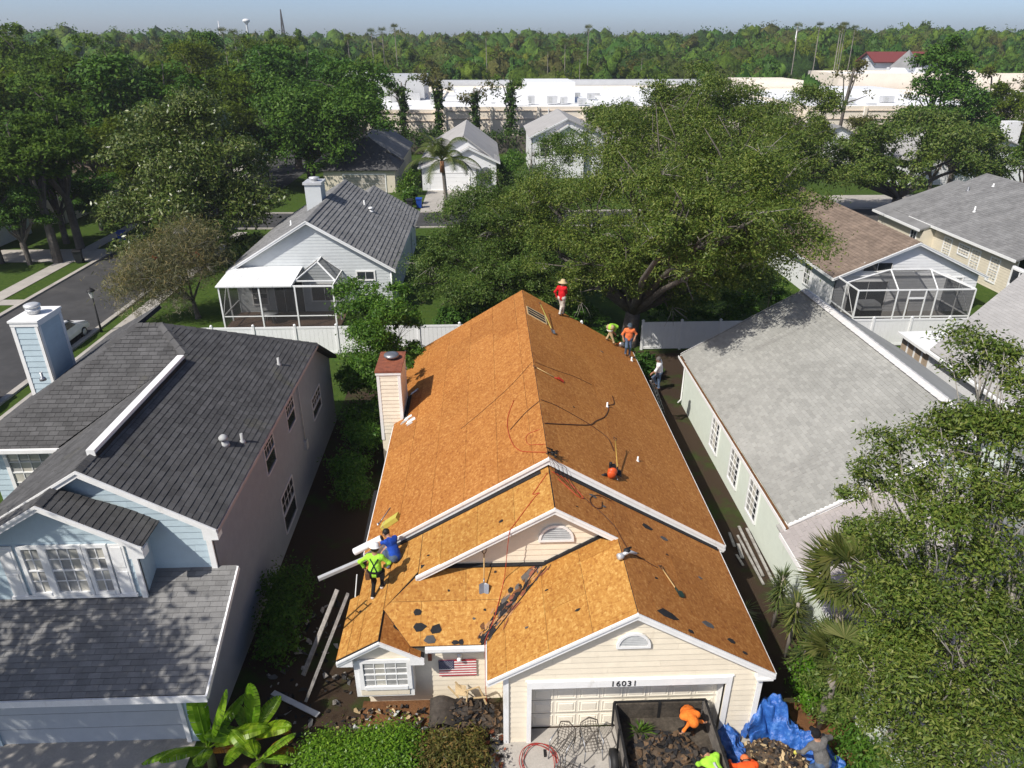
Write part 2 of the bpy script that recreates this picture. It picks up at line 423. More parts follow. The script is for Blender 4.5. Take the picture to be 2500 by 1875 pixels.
def world_thing(name, label, cat, loc, group=None):
    """thing whose parts are modelled in world coordinates"""
    t = thing(name, label, cat, loc, group); t['world_verts'] = 1
    return t
def pipe(parent, p, h, r, mat, name='vent_pipe', capped=False):
    mb = MB(); p = Vector(p)
    mb.lathe(p - Vector((0, 0, .06)), [(r * 2.4, .0), (r * 2.0, .09), (r, .12), (r, h), (r * .8, h), (r * .8, h - .06)], 12)
    if capped: mb.lathe(p + Vector((0, 0, h - .02)), [(r * 1.1, 0), (r * 1.9, .03), (r * 1.9, .1), (r * .9, .17), (.01, .18)], 12)
    return mb.build(name, mat, parent)
# ------------------------------------------------------------------ orange (stripped) house
H1 = world_thing('stripped_roof_house', 'cream house with bare orange wood roof decking stripped of its shingles', 'house', (1.7, 20, 0))
sMR = Slope((7.38, 0, 2.62), (1, 0), .597); sML = Slope((-3.94, 0, 2.62), (-1, 0), .597)
sP = Slope((7.18, 0, 2.48), (1, 0), .583); sQ = Slope((1.73, 0, 5.657), (-1, 0), .583)
sG = Slope((3.5, 0, 4.625), (-1, 0), .583); sF = Slope((0, 14.13, 2.42), (0, -1), .54); sB = Slope((-2.97, 0, 2.87), (1, 0), .583)
RX = 1.72; Y0, Y1 = 17.75, 33.2
pMR = [rect(RX, Y0, 7.38, Y1)]; pML = [rect(-3.94, Y0, RX, Y1)]
pPr = [rect(3.5, 12.85, 7.18, 18.15), rect(1.73, 15.72, 3.5, 18.15)]
pQl = [rect(-2.06, 15.72, 1.73, 18.15), [(-2.06, 15.9), (-2.06, 18.15), (-2.97, 18.15), (-2.97, 15.03)], rect(-3.85, 13.9, -2.97, 18.15), rect(-4.14, 13.9, -3.85, 16.18)]
pG = [[(-.15, 12.85), (3.5, 12.85), (3.5, 16.1), (1.543, 16.1), (-.15, 14.27)]]
pF = [[(-2.99, 15.03), (-2.2, 14.13), (-.28, 14.13), (1.543, 16.1), (-2.0, 16.1)]]
pB = [[(-2.97, 13.9), (-2.2, 13.9), (-2.2, 14.13), (-2.97, 15.03)], rect(-2.2, 13.9, -1.82, 14.13)]
for sl, xy in ((sMR, pMR), (sML, pML), (sP, pPr), (sQ, pQl), (sG, pG), (sF, pF), (sB, pB)):
    roof_slab(H1, sl, xy, M_under, .1, 'roof_base')
def inset(sl, polys, d=.012):
    out = []
    for p in uvpolys(sl, polys):
        c = (sum(q[0] for q in p) / len(p), sum(q[1] for q in p) / len(p))
        out.append([(q[0] + (c[0] - q[0]) * d / max(.3, abs(c[0] - q[0]) + .1), q[1] + (c[1] - q[1]) * d / max(.3, abs(c[1] - q[1]) + .1)) for q in p])
    return out
def deck(sl, xy, mat, merge=None, **k):
    L = pieces(sl, inset(sl, xy), 2.44, 1.22, gap=.008, t0=.012, t1=.012, stag=.5, jit=.25, **k)
    for V, F in L: MB().add(V, F).build('deck_panel', mat, H1)
deck(sMR, pMR, M_osb); deck(sML, pML, M_osb, u0=.6); deck(sP, [rect(3.5, 12.85, 7.18, 18.15), rect(1.745, 15.72, 3.5, 18.15)], M_osb, u0=.3)
deck(sQ, pQl, M_osbf, u0=.9); deck(sG, pG, M_osbf, u0=.4); deck(sF, pF, M_osbf, u0=.5); deck(sB, pB, M_osb)
# rakes, fascias, soffits
yM = Y0 - .0
rake(H1, [(-3.94, 2.62), (RX, 6.0)], .25, .05, M_white, yM); rake(H1, [(RX, 6.0), (7.38, 2.62)], .25, .05, M_white, yM)
rake(H1, [(-2.13, 3.42), (1.73, 5.66)], .20, .05, M_white, 15.71); rake(H1, [(1.73, 5.66), (3.5, 4.625)], .20, .05, M_white, 15.71)
rake(H1, [(-.15, 2.5), (3.5, 4.625)], .21, .05, M_white, 12.84); rake(H1, [(3.5, 4.625), (7.18, 2.48)], .21, .05, M_white, 12.84)
rake(H1, [(-4.14, 2.18), (-2.97, 2.87)], .17, .05, M_white, 13.89); rake(H1, [(-2.97, 2.87), (-1.82, 2.2)], .17, .05, M_white, 13.89)
mb = MB()
mb.box((7.38, Y0, 2.42), (7.41, Y1, 2.61)); mb.build('eave_fascia', M_white, H1)
MB().box((-3.97, Y0, 2.42), (-3.94, 25.9, 2.61)).build('eave_fascia', M_white, H1)
MB().box((-3.97, 28.0, 2.42), (-3.94, Y1, 2.61)).build('eave_fascia', M_white, H1)
MB().box((7.18, 12.85, 2.27), (7.21, 17.7, 2.47)).build('eave_fascia', M_white, H1)
MB().box((-1.8, 14.09, 2.2), (-.22, 14.13, 2.41)).box((-1.8, 14.02, 2.30), (-.22, 14.09, 2.41)).build('eave_fascia', M_white, H1)
MB().box((-.19, 12.9, 2.28), (-.16, 14.3, 2.48)).build('eave_fascia', M_white, H1)
MB().box((6.74, 12.86, 2.2), (7.17, 13.2, 2.27)).prism([(6.74, 12.9, 2.27), (7.17, 12.9, 2.27), (7.17, 12.9, 2.4), (6.74, 12.9, 2.6)], (0, .25, 0)).build('eave_return', M_white, H1)
MB().prism([(7.02, Y0 + .02, 2.34), (7.37, Y0 + .02, 2.34), (7.37, Y0 + .02, 2.55), (7.02, Y0 + .02, 2.7)], (0, .3, 0)).build('eave_return', M_white, H1)
MB().prism([(-4.13, 13.92, 1.97), (-3.72, 13.92, 1.97), (-3.72, 13.92, 2.3), (-4.13, 13.92, 2.1)], (0, .24, 0)).build('eave_return', M_white, H1)
MB().prism([(-2.2, 13.92, 1.97), (-1.83, 13.92, 1.97), (-1.83, 13.92, 2.1), (-2.2, 13.92, 2.3)], (0, .24, 0)).build('eave_return', M_white, H1)
# walls
mb = MB()
mb.box((-3.55, 14.6, 0), (-3.45, 33, 2.5)); mb.box((6.95, 13.2, 0), (7.05, 33, 2.5)); mb.box((-3.45, 32.9, 0), (6.95, 33.0, 2.5))
mb.prism([(-3.6, 32.99, 2.5), (RX, 32.99, 5.7), (7.05, 32.99, 2.5)], (0, -.1, 0))
mb.build('house_wall', M_cream, H1)
fFr = lambda y: Frame((0, y, 0), (1, 0, 0), (0, 0, 1))
fm = fFr(16.1)
pm = [[(-2.0, 3.35), (1.543, 3.47), (3.25, 4.46), (1.73, 5.50)]]
wall(H1, fm, pm, M_cream, name='gable_wall'); siding(H1, fm, pm, M_cream, .19)
fM = fFr(18.1)
wall(H1, fM, [[(-3.6, 2.4), (7.0, 2.4), (RX, 5.85)]], M_cream, name='gable_wall')
fg = fFr(13.05)
pg = [rect(.27, 0, .98, 2.75), rect(6.02, 0, 6.95, 2.5), [(.98, 2.06), (6.02, 2.06), (6.02, 3.0), (3.5, 4.46), (.98, 3.0)], [(.27, 2.5), (.98, 2.5), (.98, 3.0), (.27, 2.6)], [(6.02, 2.4), (6.95, 2.4), (6.02, 3.0)]]
pg = [[(.27, 0), (.98, 0), (.98, 3.0), (.27, 2.58)], [(6.02, 0), (6.95, 0), (6.95, 2.46), (6.02, 3.0)], [(.98, 2.06), (6.02, 2.06), (6.02, 3.0), (3.5, 4.46), (.98, 3.0)]]
wall(H1, fg, pg, M_cream, name='garage_wall'); siding(H1, fg, pg, M_cream, .19)
MB().box((.27, 13.05, 0), (.37, 14.6, 2.5)).build('house_wall', M_cream, H1)
fe = fFr(14.5)
pe = [rect(-3.5, 0, .3, 2.3)]
wall(H1, fe, pe, M_cream, name='entry_wall'); siding(H1, fe, pe, M_cream, .19, pw=3.9)
MB().prism([(-3.75, 14.49, 2.0), (-2.17, 14.49, 2.0), (-2.97, 14.49, 2.62)], (0, .1, 0)).build('gable_wall', M_cream, H1)
# trims
def trim(x0, x1, y, z0, z1, t=.03, n='corner_trim', m=None): MB().box((x0, y - t, z0), (x1, y, z1)).build(n, m or M_white, H1)
trim(.25, .39, 13.02, 0, 2.55); trim(.86, .98, 13.02, 0, 2.06, .035); trim(6.02, 6.16, 13.02, 0, 2.06, .035); trim(6.83, 6.97, 13.02, 0, 2.42)
trim(.86, 6.16, 13.02, 2.02, 2.25, .04, 'door_header')
MB().box((.82, 12.995, 2.253), (6.2, 13.05, 2.29)).build('header_cap', M_white, H1)
MB().box((.93, 13.05, 0), (.98, 13.48, 2.06)).box((6.02, 13.05, 0), (6.07, 13.48, 2.06)).box((.98, 13.05, 2.06), (6.02, 13.48, 2.1)).build('door_jamb', M_white, H1)
# garage door
gd = MB().box((.98, 13.48, 0), (6.02, 13.52, 2.06)).build('garage_door', M_door, H1)
for r in range(4):
    for k in range(8):
        x = 1.04 + k * .622; z = .05 + r * .505
        p = MB(); a = .05; w, h = .57, .42
        o_ = [(x, z), (x + w, z), (x + w, z + h), (x, z + h)]; i1 = [(x + .03, z + .03), (x + w - .03, z + .03), (x + w - .03, z + h - .03), (x + .03, z + h - .03)]
        i2 = [(x + .065, z + .065), (x + w - .065, z + .065), (x + w - .065, z + h - .065), (x + .065, z + h - .065)]
        V = [(q[0], 13.48, q[1]) for q in o_] + [(q[0], 13.437, q[1]) for q in i1] + [(q[0], 13.405, q[1]) for q in i2]
        V = [(q[0], 13.477, q[1]) for q in o_] + [(q[0], 13.462, q[1]) for q in i1] + [(q[0], 13.476, q[1]) for q in i2] + [(q[0] + sx * .03, 13.458, q[1] + sz * .03) for q, (sx, sz) in zip(i2, ((1, 1), (-1, 1), (-1, -1), (1, -1)))]
        F = [tuple(b * 4 + [i, (i + 1) % 4][0] for i in ()) for b in ()]
        for b in range(3): F += [(b * 4 + i, b * 4 + (i + 1) % 4, b * 4 + 4 + (i + 1) % 4, b * 4 + 4 + i) for i in range(4)]
        F.append((12, 13, 14, 15))
        p.add(V, F).build('door_panel', M_door, gd)
for r in range(1, 4): MB().box((.985, 13.474, .018 + r * .505), (6.015, 13.479, .026 + r * .505)).build('section_joint', M_dark, gd)
# house number 16031
def text_mesh(name, body, size, loc, rot, mat, parent, ext=.008, align='CENTER'):
    cu = bpy.data.curves.new(name, 'FONT'); cu.body = body; cu.size = size; cu.extrude = ext; cu.align_x = align; cu.align_y = 'CENTER'; cu.resolution_u = 3
    to = bpy.data.objects.new(name, cu); C.objects.link(to)
    dg = bpy.context.evaluated_depsgraph_get(); me = bpy.data.meshes.new_from_object(to.evaluated_get(dg))
    bpy.data.objects.remove(to)
    M = Matrix.Translation(loc) @ rot.to_4x4(); me.transform(M); me.materials.clear(); me.materials.append(mat)
    return link(name, me, parent)
ROTF = Matrix.Rotation(R(90), 3, 'X')
for k, ch in enumerate('16031'):
    text_mesh('house_number', ch, .26, (3.06 + k * .142, 12.972, 2.13), ROTF, M_black, H1)
# half-round louvred vents
def vent(cx, y, cz, r):
    mb = MB(); n = 14
    for i in range(n):
        a0, a1 = math.pi * i / n, math.pi * (i + 1) / n; q = []
        for rr in (r, r + .07): q += [(rr, a0), (rr, a1)]
        P = [(cx + rr * math.cos(a), y, cz + rr * math.sin(a)) for rr, a in (q[0], q[2], q[3], q[1])]
        mb.prism(P[::-1], (0, -.06, 0))
    mb.box((cx - r - .07, y - .06, cz - .07), (cx + r + .07, y, cz))
    o = mb.build('gable_vent', M_white, H1)
    MB().prism([(cx + r * math.cos(math.pi * i / n), y - .004, cz + r * math.sin(math.pi * i / n)) for i in range(n + 1)][::-1], (0, .01, 0)).build('vent_screen', M_dark, o)
    for k in range(6):
        z = cz + .02 + k * r / 6.2; hw = math.sqrt(max(.001, r * r - (z - cz + .04) ** 2))
        MB().prism([(cx - hw, y - .045, z), (cx + hw, y - .045, z), (cx + hw, y - .008, z + r / 7.5), (cx - hw, y - .008, z + r / 7.5)], (0, .008, .008)).build('louvre_slat', M_lead, o)
vent(1.83, 16.075, 4.36, .43); vent(3.5, 13.025, 3.42, .36)
# bay box with window
MB().box((-3.75, 14.1, .65), (-2.17, 14.5, 1.98)).build('bay_box', M_white, H1)
MB().box((-3.62, 14.075, .72), (-2.3, 14.1, .93)).build('bay_apron', M_cream, H1)
window(H1, fFr(14.098), -3.5, 1.08, 1.17, .85, 4, 4, [M_glassblind, M_glasspale, M_glassblind], .12, .05)
MB().prism([(-3.75, 14.12, 1.98), (-2.17, 14.12, 1.98), (-2.97, 14.12, 2.62)][::1], (0, .06, 0)).build('bay_gable', M_cream, H1)
# wall-base flashing strips
mb = MB()
mb.beam(sF.xyz(-2.0, 16.06, .05), sF.xyz(1.543, 16.06, .05), .1, .08, sF.n); mb.beam(sG.xyz(1.543, 16.06, .05), sG.xyz(3.3, 16.06, .05), .1, .08, sG.n)
mb.build('wall_flashing', M_under, H1)
MB().beam(sP.xyz(1.9, 17.68, .03), sP.xyz(7.1, 17.68, .03), .16, .03, sP.n).build('wall_flashing', M_under, H1)
MB().beam(sQ.xyz(1.5, 17.68, .03), sQ.xyz(-3.6, 17.68, .03), .14, .03, sQ.n).build('wall_flashing', M_under, H1)  # underlayment strip that also draws the shade line under the left rake
# torn valley underlayment between F and G
VM = [M_under, plain('grey_torn_felt', (.12, .105, .095), .9, var=.3), M_rust, M_under, plain('brown_wet_wood', (.13, .055, .02), .8, var=.4), plain('pale_torn_wood', (.42, .22, .09), .8, var=.3)]
for k in range(110):
    t = random.random(); side = random.choice((-1, -1, 1)); sl = sF if side < 0 else sG
    d = abs(random.gauss(0, .13)) + .015; x = -.22 + 1.74 * t + side * d * .72; y = 14.2 + 1.86 * t - side * d * .72
    w, l, a = random.uniform(.02, .07), random.uniform(.06, .22), .82 + random.uniform(-.35, .35); ca, sa = math.cos(a), math.sin(a)
    pts = [(x + (u * l * ca - v * w * sa) * random.uniform(.7, 1.15), y + (u * l * sa + v * w * ca) * random.uniform(.7, 1.15)) for u, v in ((-1, -.5), (-.2, -1), (.6, -.8), (1, .2), (.3, 1), (-.6, .8))]
    MB().prism([sl.xyz(px, py, .015 + .01 * random.random()) for px, py in pts], sl.n * .006).build('felt_scrap', VM[k % 6], H1)
for a, b in ((-.04, .04), (.12, -.12)):
    MB().tube([sF.xyz(-.28 + 1.8 * t + a, 14.13 + 1.95 * t + b + .03 * math.sin(9 * t), .03) if a < 0 else sG.xyz(-.12 + 1.7 * t, 14.16 + 1.75 * t, .03) for t in np.linspace(0, 1, 12)], .014, 5).build('valley_flashing', M_under, H1)
# skylight-like opening near the far ridge
op = MB()
P = [sMR.xyz(RX + .08, 29.9, .02), sMR.xyz(RX + .92, 29.9, .02), sMR.xyz(RX + .92, 30.9, .02), sMR.xyz(RX + .08, 30.9, .02)]
op.prism(P, sMR.n * .012); op.build('roof_opening', M_dark, H1)
for a, b in ((0, 1), (1, 2), (2, 3), (3, 0)):
    MB().beam(P[a], P[b], .05, .06, sMR.n).build('opening_edge', M_woodtan, H1)
for t in (.36, .68):
    MB().beam(P[0].lerp(P[3], t) + sMR.n * .015, P[1].lerp(P[2], t) + sMR.n * .015, .06, .02, sMR.n).build('rafter', M_woodtan, H1)
pipe(H1, sMR.xyz(5.05, 20.6), .24, .028, M_whiteclean); pipe(H1, sMR.xyz(4.52, 24.0), .26, .03, M_whiteclean); pipe(H1, sMR.xyz(7.0, 31.6), .26, .035, M_whiteclean)
# chimney (clapboard box with rusty cap)
x0, x1, ya, yb = -4.47, -3.55, 26.05, 27.9
ch = MB().box((x0, ya, 0), (x1, yb, 5.0)).build('chimney', M_creamold, H1)
fc = Frame((x0, ya, 0), (1, 0, 0), (0, 0, 1))
L = pieces(fc, [rect(.1, 2.2, .82, 4.88)], .9, .17, gap=.004, t0=.02, t1=.003, stag=0, u0=.05); emit(L, 'siding_board', M_creamold, ch, 60)
fc2 = Frame((x1, ya, 0), (0, 1, 0), (0, 0, 1))
L = pieces(fc2, [rect(.1, 2.6, 1.75, 4.88)], 1.8, .17, gap=.004, t0=.02, t1=.003, stag=0); emit(L, 'siding_board', M_creamold, ch, 60)
for a, b in ((x0 - .02, ya - .03), (x1 - .1, ya - .03)): MB().box((a, b, 1.9), (a + .12, b + .03, 4.9)).build('corner_trim', M_white, ch)
MB().box((x1 + .0, ya - .02, 2.4), (x1 + .03, ya + .1, 4.9)).box((x1, yb - .1, 2.9), (x1 + .03, yb + .01, 4.9)).build('corner_trim', M_white, ch)
MB().box((x0 - .05, ya - .06, 4.88), (x1 + .05, yb + .05, 5.0)).build('chimney_crown', M_white, ch)
mb = MB(); mb.box((x0 - .07, ya - .08, 5.0), (x1 + .07, yb + .07, 5.07))
mb.build('chimney_cap', M_rust, ch)
MB().lathe((-4.0, 27.25, 5.07), [(.2, 0), (.2, .1), (.3, .1), (.32, .13), (.3, .2), (.15, .24), (.01, .25)], 18).build('flue_cap', M_metal, ch)
# cricket / light flashing at the chimney foot
for k in range(9):
    x = random.uniform(-3.5, -3.1); y = random.uniform(24.9, 25.95) if k < 6 else random.uniform(27.95, 28.4); s = random.uniform(.08, .2)
    MB().prism([sML.xyz(x - s, y - s * .6, .016), sML.xyz(x + s, y - s * .4, .016), sML.xyz(x + s * .8, y + s * .6, .016), sML.xyz(x - s * .7, y + s * .5, .016)], sML.n * .02).build('flashing_scrap', random.choice([M_white, M_alu, M_rust]), H1)
MB().prism([sML.xyz(-3.52, 25.95, .02), sML.xyz(-3.35, 25.95, .02), sML.xyz(-3.35, 28.0, .02), sML.xyz(-3.52, 28.0, .02)], sML.n * .02).build('chimney_flashing', M_under, H1)
# ------------------------------------------------------------------ blue two-storey house at the left
H2 = world_thing('blue_house', 'two-storey pale blue clapboard house with charcoal shingle roof and tall chimney', 'house', (-10, 20, 0))
bR = Slope((-7.2, 0, 5.42), (1, 0), .6); bL = Slope((-10.34, 0, 7.304), (-1, 0), .6); bA = Slope((0, 24.0, 7.96), (0, -1), .624)
bLL = Slope((-12.37, 0, 7.96), (-1, 0), .624); bRear = Slope((0, 23.9, 7.96), (0, 1), .6); bLow = Slope((0, 12.63, 2.6), (0, -1), .41)
bDR = Slope((-11.06, 0, 6.8), (1, 0), .585); bDL = Slope((-11.06, 0, 6.8), (-1, 0), .585)
xR = [[(-10.34, 15.45), (-7.2, 15.45), (-7.2, 28.1), (-10.34, 24.96)], [(-10.34, 22.8), (-10.34, 24.96), (-11.44, 23.9)]]
xL = [[(-10.34, 15.45), (-10.34, 22.8), (-13.75, 19.85), (-13.75, 15.45)]]
# valley between L and A
def zval(x): return bL.z(x, 0)
yv = lambda x: 24.0 - (7.96 - bL.z(x, 0)) / .624
xL = [[(-10.34, 15.45), (-10.34, yv(-10.34)), (-13.75, yv(-13.75)), (-13.75, 15.45)]]
xA = [[(-12.37, 24.0), (-16.5, 19.88), (-13.62, 19.88), (-10.34, yv(-10.34)), (-11.44, 24.0)]]
xLL = [[(-12.37, 24.0), (-12.37, 26.0), (-16.6, 30), (-16.6, 19.78)]]
xRe = [[(-11.44, 23.9), (-7.2, 28.1), (-7.2, 31.4), (-12.4, 31.4), (-12.4, 24.9)]]
xLow = [rect(-13.4, 12.63, -7.02, 15.82)]
xDR = [[(-11.06, 14.7), (-8.8, 14.7), (-8.8, 15.9), (-11.06, 15.5)]]; xDL = [rect(-13.4, 14.7, -11.06, 15.5)]
for sl, xy in ((bR, xR), (bL, xL), (bA, xA), (bLL, xLL), (bRear, xRe), (bLow, xLow), (bDR, xDR), (bDL, xDL)):
    roof_slab(H2, sl, xy, M_under, .14)
L = []
for sl, xy, st in ((bR, xR, 0), (bL, xL, 0), (bA, xA, 0), (bLL, xLL, 0), (bRear, xRe, 0), (bDR, xDR, 0), (bDL, xDL, 0)):
    L += pieces(sl, uvpolys(sl, xy), .30, .17, gap=.010, t0=.018, t1=.004, stag=.5, jit=.25, ju=.35)
emit(L, 'roof_shingle', M_shdark, H2, 260)
L = pieces(bLow, uvpolys(bLow, xLow), .32, .15, gap=.006, t0=.016, t1=.004, stag=.5, jit=.35, ju=.3)
emit(L, 'porch_shingle', M_shmid, H2, 300)
# ridge caps on hips
def caps(parent, p, q, mat, w=.3, step=.2, name='ridge_cap', up=(0, 0, 1)):
    p = Vector(p); q = Vector(q); n = max(1, int((q - p).length / step)); d = (q - p).normalized(); s = d.cross(Vector((0, 0, 1))).normalized()
    lst = []
    for i in range(n):
        a = p.lerp(q, i / n); b = p.lerp(q, (i + 1) / n)
        V = [a - s * w / 2 - Vector((0, 0, .055)), a + Vector((0, 0, .045)), a + s * w / 2 - Vector((0, 0, .055)), b - s * w / 2 - Vector((0, 0, .07)), b + Vector((0, 0, .025)), b + s * w / 2 - Vector((0, 0, .07))]
        mb = MB(); mb.add(V, [(0, 1, 4, 3), (1, 2, 5, 4), (0, 2, 1)]); mb.build(name, mat, parent)
caps(H2, (-11.44, 24.0, 7.97), (-12.37, 24.0, 7.97), M_shdark); caps(H2, (-16.5, 19.9, 5.4), (-12.37, 24.0, 7.97), M_shdark, .3, .4); caps(H2, (-10.34, 22.8, 7.3), (-11.44, 23.95, 7.97), M_shdark, .34, .35)
caps(H2, (-7.2, 28.1, 5.43), (-11.44, 23.95, 7.97), M_shdark, .3, .4); caps(H2, (-10.34, 15.46, 7.31), (-10.34, 16.2, 7.31), M_shdark); caps(H2, (-11.06, 14.72, 6.81), (-11.06, 15.5, 6.81), M_shdark)
# white offset ridge board
MB().box((-10.42, 16.2, 7.27), (-10.2, 22.35, 7.45)).build('ridge_vent', M_white, H2)
MB().box((-10.2, 16.2, 7.22), (-10.17, 22.35, 7.34)).build('ridge_shade_strip', M_under, H2)  # dark strip stands in for the shadow beside the raised ridge board
MB().box((-7.2, 15.45, 5.27), (-7.17, 28.1, 5.4)).build('eave_fascia', plain('pinkish_drip_edge', (.42, .36, .36), .6), H2)
MB().box((-16.5, 19.84, 5.2), (-13.55, 19.88, 5.38)).box((-16.5, 19.76, 5.26), (-13.6, 19.84, 5.38)).build('eave_fascia', M_white, H2)
MB().box((-13.4, 12.58, 2.38), (-7.0, 12.63, 2.58)).build('eave_fascia', M_white, H2)
MB().beam((-7.0, 12.6, 2.52), (-7.0, 15.82, 2.52 + .41 * 3.2), .05, .16).build('rake_board', M_white, H2)
rake(H2, [(-13.4, 5.47), (-10.34, 7.304)], .2, .05, M_white, 15.44); rake(H2, [(-10.34, 7.304), (-7.2, 5.42)], .22, .05, M_white, 15.44)
rake(H2, [(-13.4, 5.43), (-11.06, 6.8)], .19, .05, M_white, 14.69); rake(H2, [(-11.06, 6.8), (-8.8, 5.478)], .19, .05, M_white, 14.69)
MB().prism([(-7.6, 15.47, 5.05), (-7.21, 15.47, 5.05), (-7.21, 15.47, 5.3), (-7.6, 15.47, 5.5)], (0, .3, 0)).build('eave_return', M_white, H2)
MB().prism([(-9.2, 14.72, 5.1), (-8.82, 14.72, 5.1), (-8.82, 14.72, 5.35), (-9.2, 14.72, 5.6)], (0, .3, 0)).build('eave_return', M_white, H2)
# walls
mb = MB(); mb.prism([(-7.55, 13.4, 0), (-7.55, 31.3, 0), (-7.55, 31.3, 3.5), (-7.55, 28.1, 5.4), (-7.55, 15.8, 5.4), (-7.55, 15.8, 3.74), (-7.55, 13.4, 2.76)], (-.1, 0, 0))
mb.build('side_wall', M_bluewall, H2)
f2 = fFr(15.8)
p2 = [[(-13.3, 3.6), (-7.55, 3.6), (-7.55, 5.3), (-10.34, 7.05), (-13.3, 5.3)]]
wall(H2, f2, p2, M_blue, name='gable_wall'); siding(H2, f2, p2, M_blue, .21, v0=.05)
MB().box((-7.68, 15.74, 3.8), (-7.53, 15.8, 5.25)).build('corner_trim', M_white, H2)
f3 = fFr(15.05)
p3 = [[(-13.2, 3.4), (-9.2, 3.4), (-9.2, 5.55), (-11.06, 6.62), (-13.2, 5.4)]]
wall(H2, f3, p3, M_blue, name='dormer_wall'); siding(H2, f3, p3, M_blue, .21)
MB().box((-9.3, 15.05, 3.4), (-9.2, 15.8, 5.6)).build('dormer_side_wall', M_blue, H2)
MB().box((-9.31, 14.99, 3.55), (-9.17, 15.05, 5.4)).build('corner_trim', M_white, H2)
fw = fFr(15.025)
window(H2, fw, -12.02, 3.85, .42, 1.42, 2, 4, [M_glassblind, M_glasspale], .1, .06); window(H2, fw, -11.4, 3.85, .8, 1.42, 3, 4, [M_glassblind, M_glassblind, M_glasspale], .1, .06); window(H2, fw, -10.38, 3.85, .42, 1.42, 2, 4, [M_glasspale, M_glassblind], .1, .06)
for x in (-12.62, -9.82):
    s_ = MB().box((x, 14.985, 3.74), (x + .38, 15.02, 5.36)).build('shutter', M_white, H2)
    for z in (3.82, 4.62): MB().box((x + .06, 14.972, z), (x + .32, 14.986, z + .66)).build('shutter_panel', M_white, s_)
MB().box((-12.66, 14.94, 3.66), (-9.4, 15.02, 3.74)).build('window_sill', M_white, H2)
# garage front
f4 = fFr(13.4)
wall(H2, f4, [rect(-13.4, 0, -13.1, 2.5), rect(-8.2, 0, -7.55, 2.5), rect(-13.1, 2.2, -8.2, 2.5)], M_blue, name='garage_wall')
siding(H2, f4, [rect(-8.1, 0, -7.66, 2.45)], M_blue, .21)
MB().box((-8.22, 13.34, 0), (-8.1, 13.4, 2.3)).box((-7.66, 13.34, 0), (-7.53, 13.4, 2.4)).build('corner_trim', M_white, H2)
gd2 = MB().box((-13.1, 13.46, 0), (-8.2, 13.5, 2.22)).build('garage_door', plain('grey_garage_door', (.50, .53, .55), .5, var=.04), H2)
for r in range(1, 4): MB().box((-13.1, 13.455, r * .55 - .005), (-8.2, 13.461, r * .55 + .005)).build('section_joint', M_metal, gd2)
# wing behind
f5 = fFr(20.3)
wall(H2, f5, [rect(-16.2, 0, -13.4, 5.3)], M_blue, name='wing_wall'); siding(H2, f5, [rect(-16.2, 2.8, -13.4, 5.2)], M_blue, .21)
window(H2, fFr(20.27), -15.55, 3.5, 1.35, 1.55, 4, 4, [M_glassblind, M_glasspale], .12, .06); window(H2, fFr(20.27), -14.0, 3.5, .6, 1.55, 2, 4, M_glassblind, .1, .06)
MB().box((-16.2, 20.3, 0), (-16.1, 30, 5.2)).box((-16.1, 31.2, 0), (-7.65, 31.3, 3.4)).build('wing_wall', M_blue, H2)
# side windows (facing +x)
fs = Frame((-7.55, 0, 0), (0, 1, 0), (0, 0, 1))
M_frame2 = plain('pinkish_window_frame', (.62, .58, .58), .6)
for y, z, w, h, c_ in ((20.75, 3.65, 1.05, 1.2, 4), (23.65, 3.7, 1.05, 1.1, 4), (21.6, .55, 1.55, 1.5, 4), (27.3, 2.2, 1.5, .95, 4)):
    window(H2, fs, y, z + h * .52, w, h * .48, c_, 2, M_glass, .055, .035, mat=M_frame2, bar=.03, mid=False); window(H2, fs, y, z, w, h * .46, 1, 1, M_glass, .045, .03, mat=M_frame2, mid=False)
MB().box((-7.55, 25.3, 1.9), (-7.42, 25.55, 2.3)).build('meter_box', M_lead, H2); MB().tube([(-7.48, 25.4, 2.3), (-7.48, 25.4, 5.2)], .025, 6).build('conduit', M_lead, H2)
# roof pipes
pipe(H2, bR.xyz(-7.69, 19.5), .34, .045, M_lead); pipe(H2, bR.xyz(-8.05, 19.0), .16, .07, M_lead, 'roof_vent', True)
pipe(H2, bR.xyz(-7.95, 25.0), .34, .045, M_lead); pipe(H2, bA.xyz(-14.9, 22.1), .3, .045, M_metal)
# chimney
cx0, cx1, cy0, cy1 = -16.12, -15.26, 23.2, 24.6
c2 = MB().box((cx0, cy0, 0), (cx1, cy1, 8.4)).build('chimney', M_blue, H2)
emit(pieces(Frame((cx0, cy0, 0), (1, 0, 0), (0, 0, 1)), [rect(.1, 4.0, .76, 8.3)], .86, .21, gap=.004, t0=.022, t1=.003, stag=0, u0=.02), 'siding_board', M_blue, c2, 60)
emit(pieces(Frame((cx1, cy0, 0), (0, 1, 0), (0, 0, 1)), [rect(.1, 5.0, 1.3, 8.3)], 1.8, .21, gap=.004, t0=.022, t1=.003, stag=0), 'siding_board', M_blue, c2, 60)
for a, b in ((cx0 - .03, cy0 - .035), (cx1 - .1, cy0 - .035)): MB().box((a, b, 3.9), (a + .13, b + .035, 8.2)).build('corner_trim', M_white, c2)
MB().box((cx1, cy0 - .035, 5), (cx1 + .035, cy0 + .1, 8.2)).box((cx1, cy1 - .1, 5), (cx1 + .035, cy1 + .03, 8.2)).build('corner_trim', M_white, c2)
MB().box((cx0 - .04, cy0 - .04, 8.22), (cx1 + .04, cy1 + .04, 8.36)).build('chimney_crown', M_white, c2)
MB().box((cx0 - .07, cy0 - .07, 8.36), (cx1 + .07, cy1 + .07, 8.43)).build('chimney_cap', M_white, c2)
